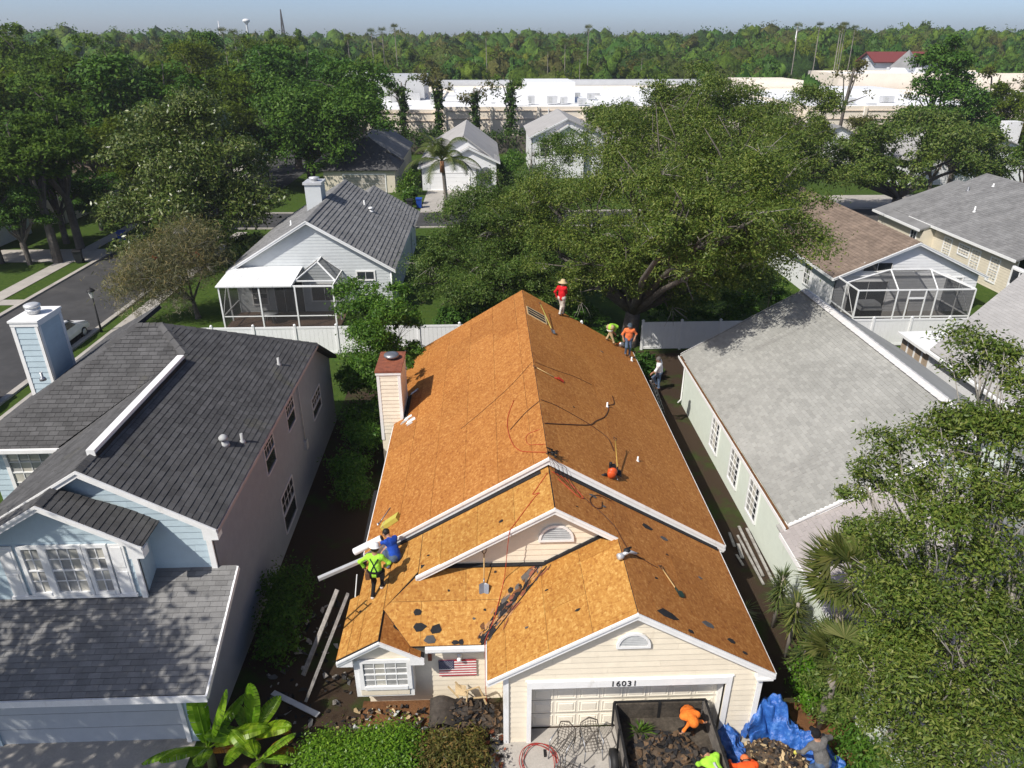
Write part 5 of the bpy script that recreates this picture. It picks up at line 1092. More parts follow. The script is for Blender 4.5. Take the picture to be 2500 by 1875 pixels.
LL = ['overhanging the pavement at the left edge', 'standing behind the left edge trees', 'at the far left beyond the driveway', 'clipped low beside the cream house', 'over the cream house roof', 'behind the magnolia', 'at the left frame edge above the cream house', 'just left of the magnolia top', 'rising above the magnolia', 'behind and left of the dark oak', 'directly behind the dark oak', 'in the middle of the left wood', 'near the left end of the store roofs', 'in the left wood below the skyline', 'far left in the wood', 'in the far left corner of the wood', 'in front of the left wood', 'in the left wood beside the frame edge', 'behind the dark oak crown', 'beside the left end of the hedge', 'left of the white store block', 'on the left skyline', 'on the left skyline near the frame edge', 'at the far left skyline', 'right end of the left skyline', 'at the left edge halfway up', 'beside the cream house wall', 'at the left edge behind the driveway', 'at the left frame edge low down', 'between the magnolia and the dark oak', 'low over the driveway at the left', 'low behind the magnolia left side', 'lowest at the left frame edge', 'low right behind the magnolia', 'over the wall of the cream house', 'under the right side of the magnolia', 'low in front of the left edge trunks', 'low by the driveway behind the left edge trunks']
for (x, y, z, r, k), l in zip(LW, LL): put(TPM, k, x, y, z, r, LM[k] + ' ' + l, 'trees of the left wood')
RW = [(60, 92, 5.5, 4.0, 2), (80, 112, 8, 5, 2), (76, 100, 5, 4.2, 5), (30, 88, 5, 3.5, 1), (36, 92, 5.5, 3.8, 3), (42, 98, 5.5, 3.8, 2), (26, 84, 5, 3.5, 0), (84, 104, 8, 5, 5), (72, 92, 5, 4, 3), (64, 84, 4.5, 3.5, 0), (50, 96, 5, 3.5, 3), (88, 118, 9, 5, 3), (55, 88, 4, 3, 5), (22, 96, 6.5, 4.2, 2), (19, 112, 6, 4.2, 2), (27, 106, 6.5, 4.5, 3), (34, 112, 7, 4.5, 0), (30, 122, 8, 4.5, 2)]
RL = ['left of the white chimney among right trees', 'at the right edge before the store', 'at the right edge in sun', 'behind the brown roof ridge', 'just right of the big oaks', 'in front of the store wall at right', 'right behind the rear big oak', 'at the right frame edge', 'right of the white chimney', 'above the beige house roof', 'in front of the grey roof house', 'in the far right corner by the white store', 'over the beige house ridge', 'behind the white two storey house at right', 'directly behind the white two storey house', 'between the big oak and the store wall', 'against the store wall right of the big oak', 'touching the store parapet behind the big oak']
for (x, y, z, r, k), l in zip(RW, RL): put(TPM, k, x, y, z, r, LM[k] + ' ' + l, 'trees at the right')
# far trees: skyline heights seen from the air
PXS = [-1106, -946, -706, -546, -306, -6, 394, 594, 794, 1094]; HS = [23.8, 23.0, 21.6, 20.9, 19.6, 20.6, 21.6, 25.4, 23.2, 22.6]
def skyh(x, y): return float(np.interp(x / y * 1380 - 50, PXS, HS))
r5 = random.Random(55); cnt = 0; FARTREES = []; FT = []
while cnt < 290:
    y = 188 + 122 * r5.random() ** 1.25; x = r5.uniform(-.80, .86) * y
    if 88 < x < 138 and y < 246: continue
    if -26 < x < 152 and y < 202: continue
    if any((x - a) ** 2 + (y - b) ** 2 < 22 for a, b in FARTREES): continue
    FARTREES.append((x, y)); cnt += 1
    t = (y - 190) / 150; top = (8 + 4 * r5.random()) * (1 - t) + (skyh(x, y) - .6 + r5.uniform(-3.0, .8)) * t
    if x < -40: top = max(top, 13 + 4 * r5.random())
    r = r5.uniform(3.4, 6.2); k = r5.choice([0, 0, 1, 1, 2, 2, 3, 4, 5])
    b = put(TPF, k, x, y, max(2.5, top - r * 1.35), r, None, 'trees of the far woodland')
    ax = x / y; near = ['beyond the left frame edge trees', 'above the magnolia', 'above the dark oak', 'left of the white block', 'above the ivy clad trees', 'above the white store block', 'above the big oaks', 'right of the biggest oak', 'left of the red roof hall', 'above the red roof hall', 'at the right frame edge'][int(min(10, max(0, (ax + .72) / 1.44 * 11)))]
    dist = 'behind the store' if y < 222 else ('halfway up' if y < 262 else 'near the skyline')
    tag(b, '%s %s %s' % (LS[k], dist, near.replace(' frame', '').replace('beyond the left edge trees', 'at the left edge')), 'tree'); FT.append((ax, b))
FT.sort(key=lambda q: q[0]); cl = {}
for ax, b in FT: cl.setdefault(b['label'], []).append(b)
for l, bs in cl.items():
    if len(bs) > 1:
        for i, b in enumerate(bs): b['label'] = ACL[i] + ' ' + l
# the mass of wood beyond, one piece of stuff
Vs, Fs, off = [], [], 0
r6 = np.random.default_rng(66); mats = []
NF = 2700
M_f5 = leafmat('olive_wood_leaves', [(0.083, 0.110, 0.028), (0.124, 0.152, 0.041), (0.166, 0.193, 0.055)], .2, .6, .2, .55); M_f6 = leafmat('bright_wood_leaves', [(0.110, 0.176, 0.013), (0.165, 0.231, 0.022), (0.198, 0.264, 0.033)], .25, .6, .2, .55); M_f7 = leafmat('deep_wood_leaves', [(0.033, 0.073, 0.020), (0.053, 0.101, 0.026), (0.073, 0.130, 0.033)], .2, .6, .2, .55)
for i in range(NF):
    y = 200 + 980 * r6.random() ** 1.8; x = r6.uniform(-.82, .88) * y
    if y < 248 and (-28 < x < 152 and y < 204 or 86 < x < 140): continue
    top = (9.5 + (skyh(x, 300) - 11.7) * min(1, (y - 200) / 170) + r6.normal() * 1.5) if y < 420 else 17.2 + (skyh(x, y) - 17) * .75 + r6.normal() * 1.6
    r = r6.uniform(3.5, 6.5) * (1 + y / 1500)
    n = 150 if y < 420 else 50
    V, F, c = leaf_cloud([(x, y, top - r * .8, r, r, r * .8), (x + r * .5, y, top - r * 1.7, r * .9, r, r * 1.3)], n, .34 * (1 + y / 900), .22 * (1 + y / 900), 1000 + i, per=10, cr=.17, shell=.75, low=1.0, up=.15)
    q = r6.uniform(-1, 1, (5, 3)); V2, F2 = lump([(x + r * .75 * a, y + r * .6 * b_, top - r * (.75 + .55 * (c_ + 1) * .5 + .5 * abs(a)), r * .55, r * .55, r * .6) for a, b_, c_ in q] + [(x, y, top - r * 1.3, r * .8, r * .8, r)], 5000 + i, 9, 5, .3); F = np.concatenate([F, F2 + len(V)]); V = np.concatenate([V, V2])
    Vs.append(V); Fs.append(F + off); off += len(V); mats.append(np.full(len(F), r6.choice(7, p=[.22, .18, .14, .12, .12, .1, .12])))
tag(link('far_wood', mesh_np('far_wood', np.concatenate(Vs), np.concatenate(Fs), [M_forest, M_oakdark, M_forest2, M_forest3, M_f5, M_f6, M_f7], np.concatenate(mats))), kind='stuff')
# ivy covered trees in front of the store, and the hedge
rd = random.Random(21)
for i, (x, h, lab, sp) in enumerate(((-13.4, 11.2, 'leftmost ivy covered tree before the store wall', 1.0), (-7.7, 11.8, 'second ivy covered tree from the left before the store', .9), (-1.6, 10.0, 'third ivy covered tree with bare forked limbs', .8), (4.3, 11.6, 'dark ivy column tree right of the forked one', 1.1), (-18.2, 9.5, 'ragged pine at the left end of the store wall', 1.0))):
    bl = [(x + rd.uniform(-.25, .25), 126.5, z, .75 * sp) for z in np.linspace(1.5, h * .85, 9)]
    tb = [(x + rd.uniform(-2.4, 2.4), 126.5 + rd.uniform(-1, 1), h * rd.uniform(.72, 1.03), rd.uniform(.6, 1.1)) for k in range(6)]
    t = world_thing('ivy_clad_tree', lab, 'tree', (x, 126.5, 0), 'ivy clad trees before the store')
    mb = MB(); mb.tube([(x, 126.5, 0), (x + .1, 126.5, h * .5), (x, 126.5, h * .95)], [.32, .25, .1], 8)
    for b in tb: mb.tube([(x, 126.5, h * rd.uniform(.4, .75)), ((x + b[0]) / 2, 126.5, b[2] - .5), b[:3]], [.13, .09, .03], 5)
    mb.build('trunk', M_bark, t)
    V, F, c = leaf_cloud(bl, 1800, .26, .14, 90 + i, per=14, cr=.4, shell=.3); link('ivy', mesh_np('ivy', V, F, M_vine), t)
    V, F, c = leaf_cloud(tb, 500, .26, .11, 95 + i, per=10, cr=.4, shell=.3); link('crown', mesh_np('crown', V, F, M_forest3 if i in (1, 2) else M_forest), t)
for i, (x, h, lab) in enumerate(((70.5, 11, 'ivy trunk with sparse top in front of the right store wall'), (56.5, 13, 'thin forked brownish tree before the right store roofs'), (80, 12, 'dark forked tree at the right before white roofs'))):
    y = 118; t = world_thing('sparse_tree', lab, 'tree', (x, y, 0), 'sparse trees before the store at right')
    mb = MB(); mb.tube([(x, y, 0), (x + .2, y, h * .6), (x + .5, y, h)], [.3, .24, .08], 8); tb = []
    for k in range(7):
        e = (x + rd.uniform(-4, 4), y + rd.uniform(-1, 1), h * rd.uniform(.6, 1.05)); tb.append(e + (rd.uniform(.6, 1.2),)); mb.tube([(x + .2, y, h * rd.uniform(.45, .7)), ((x + e[0]) / 2, y, e[2] - .6), e], [.14, .09, .03], 5)
    mb.build('trunk', M_bark, t); V, F, c = leaf_cloud(tb, 700, .24, .1, 105 + i, per=9, cr=.45, shell=.2); link('crown', mesh_np('crown', V, F, M_forest3), t)
    if i == 0:
        V, F, c = leaf_cloud([(x, y, z, .7) for z in np.linspace(1, 6, 6)], 1000, .26, .14, 110, per=14, cr=.4, shell=.3); link('ivy', mesh_np('ivy', V, F, M_vine), t)
t = world_thing('tall_hedge', 'tall dark overgrown hedge in front of the beige store wall', 'hedge', (-2, 123, 0))
V, F, c = leaf_cloud([(x, 123 + random.uniform(-1, 1), 1.7 + random.uniform(-.3, .3), 1.7, 1.8, 2.0) for x in np.arange(-24, 16, 1.6)], 15000, .22, .09, 120, per=20, shell=.5); link('foliage', mesh_np('foliage', V, F, M_vine), t)
MB().box((-24, 122.3, 0), (16, 123.7, 2.6)).build('hedge_core', M_bark, t)
for (x, y, r, l) in ((2.6, 96, 1.7, 'bushy plant clump right of the white house arched entry'), (3.6, 99, 1.6, 'tall dark shrub between the two white houses'), (-9.2, 88, 1.2, 'dark bush left of the white house garage'), (-8.6, 82.5, .8, 'low bush beside the wheelie bins')):
    tree('garden_shrub', l, 'shrub', (x, y, 0), [(x, y, r, r), (x + .4 * r, y, r * 1.7, r * .8), (x - .4 * r, y, r * .7, r * .8)], 1500, .2, .07, abs(int(x * 10 + y)), M_shrubleaf, .08, twigs=2)
# ------------------------------------------------------------------ palms, yuccas, banana
def frond(mb, p, d, ln, n, lw, droop, ll, m=0):
    """feather frond: rachis with leaflets"""
    p = Vector(p); d = Vector(d).normalized(); pts = []; cur = p; dd = d.copy(); st = ln / 10
    for i in range(11): pts.append(cur.copy()); cur = cur + dd * st; dd = (dd + Vector((0, 0, -droop / 10 * (i + 2) / 4))).normalized()
    mb.tube(pts, [.03 * ln / 3] * 5 + [.015 * ln / 3] * 6, 4, m)
    for i in range(n):
        t = .18 + .82 * i / n; k = t * 10; a = int(min(k, 9)); q = pts[a].lerp(pts[a + 1], k - a); tg = (pts[a + 1] - pts[a]).normalized()
        s = tg.cross(Vector((0, 0, 1)))
        if s.length < .1: s = Vector((1, 0, 0))
        s.normalize(); L = ll * math.sin(math.pi * (.15 + .8 * t)) ** .6
        for sg in (-1, 1):
            e = q + (s * sg * .8 + tg * .5 + Vector((0, 0, -.45))).normalized() * L * random.uniform(.85, 1.1); w = tg * lw
            mb.add([q - w, q + w, e + w * .2, e - w * .2], [(0, 1, 2, 3)], m)
def fan(mb, p, d, stem, r, n, m=0, span=2.4):
    p = Vector(p); d = Vector(d).normalized(); c = p + d * stem; mb.tube([p, p.lerp(c, .5) + Vector((0, 0, .04)), c], [.02, .015, .012], 4, m)
    s = d.cross(Vector((0, 0, 1)));
    if s.length < .1: s = Vector((1, 0, 0))
    s.normalize(); u = s.cross(d)
    for i in range(n):
        a = -span + 2 * span * i / (n - 1); e = c + (d * math.cos(a * .62) + s * math.sin(a * .62) * 1.0 + u * .1).normalized() * r * random.uniform(.85, 1.05) + Vector((0, 0, -.22 * r * random.random()))
        w = (e - c).cross(u).normalized() * r * .035
        mid = c.lerp(e, .55); mb.add([c, mid + w, e, mid - w], [(0, 1, 2, 3)], m)
t = world_thing('queen_palm', 'tall queen palm in front of the small white house driveway', 'palm tree', (-4.1, 74.2, 0))
MB().tube([(-4.1, 74.2, 0), (-4.05, 74.2, 2.5), (-4.2, 74.2, 5.0), (-4.3, 74.2, 6.0)], [.28, .2, .18, .2], 10).build('trunk', M_palmbark, t)
mb = MB(); rd = random.Random(8)
for k in range(17):
    a = k * 2.4; el = rd.uniform(.1, 1.3); frond(mb, (-4.3, 74.2, 6.0), (math.cos(a) * math.cos(el), math.sin(a) * math.cos(el), math.sin(el)), rd.uniform(3.6, 4.4), 30, .05, rd.uniform(1.0, 2.0), 1.0)
mb.build('fronds', M_palm, t); MB().tube([(-4.32, 74.1, 4.9), (-4.3, 74.15, 6.0)], [.26, .2], 8).build('crownshaft', plain('reddish_crownshaft', (.3, .14, .07), .7, var=.2), t)
def fanpalm_mesh(seed):
    rd = random.Random(seed); mb = MB()
    for k in range(26):
        a = k * 2.4; el = rd.uniform(-.6, 1.3); fan(mb, (0, 0, 0), (math.cos(a) * math.cos(el), math.sin(a) * math.cos(el), math.sin(el)), .7, 1.0, 9)
    me = bpy.data.meshes.new('fan_crown'); me.from_pydata(mb.v, [], mb.f); me.materials.append(M_palm); me.update(); return me
FPM = fanpalm_mesh(4)
tmb = MB(); tmb.tube([(0, 0, -1), (.015, 0, -.5), (0, 0, 0)], [.014, .0115, .011], 7); FPT = bpy.data.meshes.new('palm_trunk'); FPT.from_pydata(tmb.v, [], tmb.f); FPT.materials.append(M_palmbark); FPT.update()
PLB = ['slender fan palm in the far woodland ' + q for q in ('directly above the forked ivy tree', 'above the left half of the white store block', 'above the right end of the white store block', 'tallest above the middle of the store roof', 'rightmost of the palm row left of centre', 'second of the palm row left of centre', 'third of the palm row left of centre', 'leftmost low one above the store left end', 'low one right of the white store block', 'left of the red roof hall by the bend', 'first above the white right store roof', 'second above the white right store roof', 'leftmost of three over the red roof', 'middle of three over the red roof', 'rightmost of three over the red roof', 'taller of two above the dark oak', 'lower of two above the dark oak', 'short one behind the big oaks')]
for i, (x, y, h) in enumerate(((.8, 215, 17.2), (17.7, 215, 13.9), (22.4, 215, 15.7), (30, 225, 19.2), (-24.8, 225, 19.4), (-28.5, 226, 18.6), (-31, 222, 18.2), (-36.5, 215, 16.8), (26, 210, 13), (86.2, 215, 19.6), (98.6, 230, 20), (101.3, 222, 19.2), (114.8, 250, 20.4), (116.5, 252, 20.4), (118.7, 250, 19.6), (-62, 200, 17.8), (-66, 204, 18.2), (42, 206, 12.5))):
    b = thing('fan_palm', PLB[i], 'palm tree', (x, y, 0), 'fan palms in the far woodland')
    o = bpy.data.objects.new('trunk', FPT); C.objects.link(o); o.parent = b; o.location = (0, 0, h); o.scale = (h * .55, h * .55, h)
    o = bpy.data.objects.new('fronds', FPM); C.objects.link(o); o.parent = b; o.location = (0, 0, h); o.scale = (1.25,) * 3; o.rotation_euler = (0, 0, i)
# sabal palms by the mint wall
for i, (x, y, z, n, s, lab) in enumerate(((9.15, 13.9, 4.7, 26, 1.0, 'fan palm with drooping fronds over the mint house roof'), (8.95, 13.2, 2.7, 16, .8, 'lower fan palm below the drooping one'))):
    t = world_thing('sabal_palm', lab, 'palm tree', (x, y, 0)); MB().tube([(x, y, 0), (x, y, z)], [.13, .11], 9).build('trunk', M_palmbark, t)
    rd = random.Random(40 + i); random.seed(40 + i)
    for k in range(n):
        a = k * 2.4; el = rd.uniform(-.35, 1.2); mb = MB(); fan(mb, (x, y, z), (math.cos(a) * math.cos(el), math.sin(a) * math.cos(el), math.sin(el)), .55 * s, .95 * s, 24); mb.build('frond', M_palm, t)
tree('garden_shrub', 'leafy shrub wrapped round the foot of the fan palms', 'shrub', (9.2, 13.5, 0), [(9.15, 13.6, 1.0, .55, .55, 1.0), (9.0, 13.2, 1.2, .5, .5, 1.1), (9.3, 13.9, 2.0, .45, .45, 1.0), (9.2, 13.4, 2.6, .4, .4, .7)], 7000, .07, .022, 134, M_oakleaf, .04, bm=M_twig, twigs=4, sub=5, cr=.3)
# yuccas
M_yucca = leafmat('yucca_blades', [(0.057, 0.094, 0.031), (0.097, 0.132, 0.042), (0.172, 0.187, 0.063)], .2, .4, .4)
for i, (x, y, z, h, lab) in enumerate(((9.0, 16.9, 2.1, 1.9, 'tallest spiky yucca against the mint wall'), (8.9, 15.6, 2.2, 1.6, 'middle spiky yucca in front of the mint wall'), (9.25, 16.2, 1.7, 1.2, 'smaller yucca between the two taller yuccas'), (8.8, 14.6, 1.4, 1.2, 'dark low yucca nearest the foreground oak'), (8.0, 17.0, .7, .6, 'small yucca clump standing alone by the orange roof eave'))):
    t = world_thing('yucca', lab, 'plant', (x, y, 0), 'yuccas by the mint wall'); MB().tube([(x, y, 0), (x + .03, y, z)], [.07, .05], 7).build('stem', M_palmbark, t); mb = MB(); rd = random.Random(60 + i)
    for k in range(int(150 * h)):
        q = Vector((x, y, z - h * .62 * rd.random())); a = rd.uniform(0, 6.28); el = rd.uniform(-.5, 1.35); d = Vector((math.cos(a) * math.cos(el), math.sin(a) * math.cos(el), math.sin(el))); e = q + d * rd.uniform(.38, .62) + Vector((0, 0, -.05)); w = d.cross(Vector((.1, .2, 1))).normalized() * .022
        mb.add([q - w * .6, q.lerp(e, .5) - w, e, q.lerp(e, .5) + w], [(0, 1, 2, 3)])
    mb.build('blades', M_yucca, t)
tree('bright_bush', 'bright green rounded bush right of the garage corner', 'shrub', (9.1, 14.2, 0), [(9.1, 14.2, .6, .6, .55, .7), (9.0, 13.7, .4, .45, .45, .45), (9.2, 14.8, .6, .5, .5, .6)], 4200, .06, .03, 130, M_brightleaf, .05, twigs=3)
# banana plants at the lower left
def banana_leaf(p, d, ln, wd, droop, mat, parent, torn=.35, seed=0, twist=0.0):
    rd = random.Random(seed); p = Vector(p); d = Vector(d).normalized(); n = 16; pts = []; cur = p.copy(); dd = d.copy()
    for i in range(n + 1): pts.append((cur.copy(), dd.copy())); cur = cur + dd * ln / n; dd = (dd + Vector((0, 0, -droop / n * (.4 + 1.2 * i / n)))).normalized()
    mb = MB(); mb.tube([q for q, _ in pts], [.028 * (1 - .75 * i / n) for i in range(n + 1)], 5, 0)
    for sg in (-1, 1):
        for i in range(2, n):
            (a, ta), (b, tb) = pts[i], pts[i + 1]; f = lambda k: wd * math.sin(math.pi * min(1, max(0.0, (k - 1.6) / (n - 1.6)) * .97 + .03)) ** .55
            s = ta.cross(Vector((0, 0, 1)))
            if s.length < .15: s = Vector((1, 0, 0))
            s.normalize(); s = (Matrix.Rotation(twist, 3, ta) @ s); nn = s.cross(ta)
            sag = .32 + .12 * rd.random(); g = .12 if rd.random() < torn else 0.0
            ea = a + (s * sg + ta * .25 - nn * sag * -1 * -.6).normalized() * f(i) + (b - a) * g; eb = b + (s * sg + ta * .25 - nn * sag * -1 * -.6).normalized() * f(i + 1) - (b - a) * g * .6
            ma = a.lerp(ea, .5) + nn * .03; mb_ = b.lerp(eb, .5) + nn * .03
            mb.add([a, ma, mb_, b], [(0, 1, 2, 3)], 0, True); mb.add([ma, ea, eb, mb_], [(0, 1, 2, 3)], 0, True)
    return mb.build('leaf', mat, parent)
BN = [((-7.3, 12.6), 'banana plant with upright torn leaves beside the blue garage', [((-.1, .2, 1), 1.9, .34, .35), ((.35, .15, 1), 1.9, .3, .3), ((-.25, .4, .9), 1.3, .3, .5), ((-1, -.3, .45), 1.6, .24, 1.1), ((.9, .1, .6), 1.7, .3, .9), ((.2, -.7, .8), 1.4, .3, .8), ((-.6, -.6, .8), 1.3, .26, .9), ((.6, .7, .9), 1.5, .28, .6)]), ((-6.3, 12.9), 'banana plant with one round upright leaf in the middle', [((.05, .3, 1), 1.5, .34, .2), ((.8, -.1, .7), 1.3, .3, 1.0), ((-.7, -.2, .6), 1.2, .3, 1.0), ((.3, -.6, .6), 1.1, .28, 1.0), ((-.4, .5, .7), 1.0, .26, .9), ((.6, .6, .9), 1.2, .26, .8), ((-.2, -.8, .6), 1.2, .28, 1.0)]), ((-5.9, 12.2), 'low banana plant with drooping leaves at the bottom edge', [((.7, .3, .7), 1.1, .26, 1.0), ((-.6, .4, .7), 1.1, .28, 1.0), ((.1, -.5, .7), .9, .26, .8), ((1, 0, .3), .9, .2, 1.0)])]
for i, ((x, y), lab, lv) in enumerate(BN):
    t = world_thing('banana_plant', lab, 'plant', (x, y, 0), 'banana plants at the lower left'); MB().tube([(x, y, 0), (x, y, .75)], [.12, .08], 8).build('stem', plain('banana_stem_%d' % i, (.16, .17, .06), .6, var=.3), t)
    for k, (d, ln, wd, dr) in enumerate(lv): banana_leaf((x, y, .7), d, ln, wd * .78, dr, M_banana, t, .6, i * 10 + k, rd.uniform(-.5, .5))
    for k in range(2): banana_leaf((x, y, .5), (random.uniform(.4, 1), random.uniform(-.2, .6), .5), 1.1, .16, 2.0, M_deadleaf, t, .6, i * 10 + 7 + k)
# clipped hedge and mixed shrubs in the front bed
t = world_thing('clipped_hedge', 'rounded bright green clipped hedge in the front bed', 'hedge', (-3.4, 12.4, 0))
bl = [(x, 12.25 + .15 * math.sin(x * 2), .42, .55, .8, .55) for x in np.arange(-4.5, -2.3, .3)]
V, F, c = leaf_cloud(bl, 21000, .045, .02, 131, per=8, cr=.26, shell=.86, low=1, up=.7); link('foliage', mesh_np('foliage', V, F, M_brightleaf), t)
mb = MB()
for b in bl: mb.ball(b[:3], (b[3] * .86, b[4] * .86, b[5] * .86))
mb.build('hedge_core', M_vine, t)  # solid dark balls stand in for the shade inside the foliage
tree('flower_bed_shrub', 'straggly olive shrub between the clipped hedge and the front path', 'shrub', (-1.2, 12.6, 0), [(-1.8, 12.6, .42, .5), (-1.2, 12.5, .45, .5), (-.6, 12.3, .42, .5), (-1.4, 12.0, .5, .6), (-.6, 12.9, .28, .35), (-.9, 11.8, .5, .6)], 8000, .06, .02, 132, leafmat('olive_shrub_leaves', [(.05, .06, .015), (.09, .10, .025), (.16, .15, .05), (.2, .13, .05)], .25, .5, .3), .04, bm=M_twig, twigs=5, per=16)
tree('garden_shrub', 'mixed green shrubs at the foot of the foreground oak', 'shrub', (9.4, 11.6, 0), [(9.3, 12.2, .5, .55), (9.5, 11.6, .5, .6), (9.2, 11.0, .5, .6)], 4000, .06, .025, 133, M_shrubleaf, .04, twigs=4)
t = world_thing('spider_lily', 'clump of strappy lily leaves inside the trailer load corner', 'plant', (3.85, 13.0, 0)); mb = MB(); rd = random.Random(5)
for k in range(40):
    a = rd.uniform(0, 6.28); el = rd.uniform(.2, 1.2); d = Vector((math.cos(a) * math.cos(el), math.sin(a) * math.cos(el), math.sin(el))); q = Vector((3.85 + rd.uniform(-.1, .1), 12.75, .55)); e = q + d * .45 + Vector((0, 0, -.08)); w = d.cross(Vector((0, .1, 1))).normalized() * .018; mb.add([q - w, q.lerp(e, .5) - w + Vector((0, 0, .06)), e, q.lerp(e, .5) + w + Vector((0, 0, .06))], [(0, 1, 2, 3)])
mb.build('blades', M_shrubleaf, t)
# ------------------------------------------------------------------ people (one continuous skin each, grown round a posed skeleton)
def cloth(name, col, var=.22):
    m, nt, b, o = _mat(name); p = coords(nt, world=False); n1 = noise(nt, p, 7, 6, .7)
    c = ramp(nt, n1, [(.32, tuple(x * (1 - var) for x in col)), (.7, tuple(min(1, x * (1 + var)) for x in col))])
    nt.links.new(c, b.inputs['Base Color']); b.inputs['Roughness'].default_value = .85; b.inputs['Specular IOR Level'].default_value = .15
    bump(nt, b, n1, 1.0, .05); return m
M_skin = plain('tan_skin', (.36, .19, .12), .5, var=.06); M_hair = plain('black_hair', (.012, .01, .009), .6)
M_boot = plain('brown_work_boot', (.12, .06, .03), .7, var=.2); M_sneaker = plain('pale_sneaker', (.62, .58, .52), .6, var=.2)
def ik(a, b, l1, l2, hint):
    a, b = Vector(a), Vector(b); d = b - a; L = min(d.length, (l1 + l2) * .999); dn = d.normalized()
    x = (l1 * l1 - l2 * l2 + L * L) / (2 * L); h = math.sqrt(max(0, l1 * l1 - x * x)); hp = Vector(hint); hp = hp - dn * hp.dot(dn)
    if hp.length < 1e-4: hp = Vector((0, 0, 1)) - dn * dn.z
    return a + dn * x + hp.normalized() * h
def surface_nets(D, o, h):
    s = D < 0; n = np.array(D.shape)
    c = np.zeros(n - 1, int); sh = [(i, j, k) for i in (0, 1) for j in (0, 1) for k in (0, 1)]
    sl = lambda A, t: A[t[0]:n[0] - 1 + t[0], t[1]:n[1] - 1 + t[1], t[2]:n[2] - 1 + t[2]]
    for t in sh: c += sl(s, t)
    act = (c > 0) & (c < 8); ids = np.argwhere(act); idx = -np.ones(n - 1, int); idx[act] = np.arange(len(ids))
    acc = np.zeros((len(ids), 3)); num = np.zeros(len(ids))
    dv = {t: sl(D, t)[act] for t in sh}
    for t in sh:
        for ax in range(3):
            if t[ax] == 1: continue
            u = list(t); u[ax] = 1; u = tuple(u); a, b = dv[t], dv[u]; m = (a < 0) != (b < 0)
            q = np.zeros((len(ids), 3)); q[:] = t; f = np.where(m, a / np.where(m, a - b, 1), 0); q[:, ax] += f
            acc[m] += q[m]; num[m] += 1
    V = (ids + acc / num[:, None]) * h + o; F = []
    for ax in range(3):
        a1, a2 = [(1, 2), (2, 0), (0, 1)][ax]; g = np.argwhere(np.diff(s.astype(np.int8), axis=ax) != 0)
        g = g[(g[:, a1] > 0) & (g[:, a2] > 0) & (g[:, a1] < n[a1] - 1) & (g[:, a2] < n[a2] - 1)]
        e1 = np.zeros(3, int); e1[a1] = 1; e2 = np.zeros(3, int); e2[a2] = 1
        q = [g - e1 - e2, g - e2, g, g - e1]; q = np.stack([idx[tuple(p.T)] for p in q], 1)
        fl = s[tuple(g.T)]; q[~fl] = q[~fl][:, ::-1]; F.append(q)
    F = np.concatenate(F); return V, F[(F >= 0).all(1)]
class Person: pass
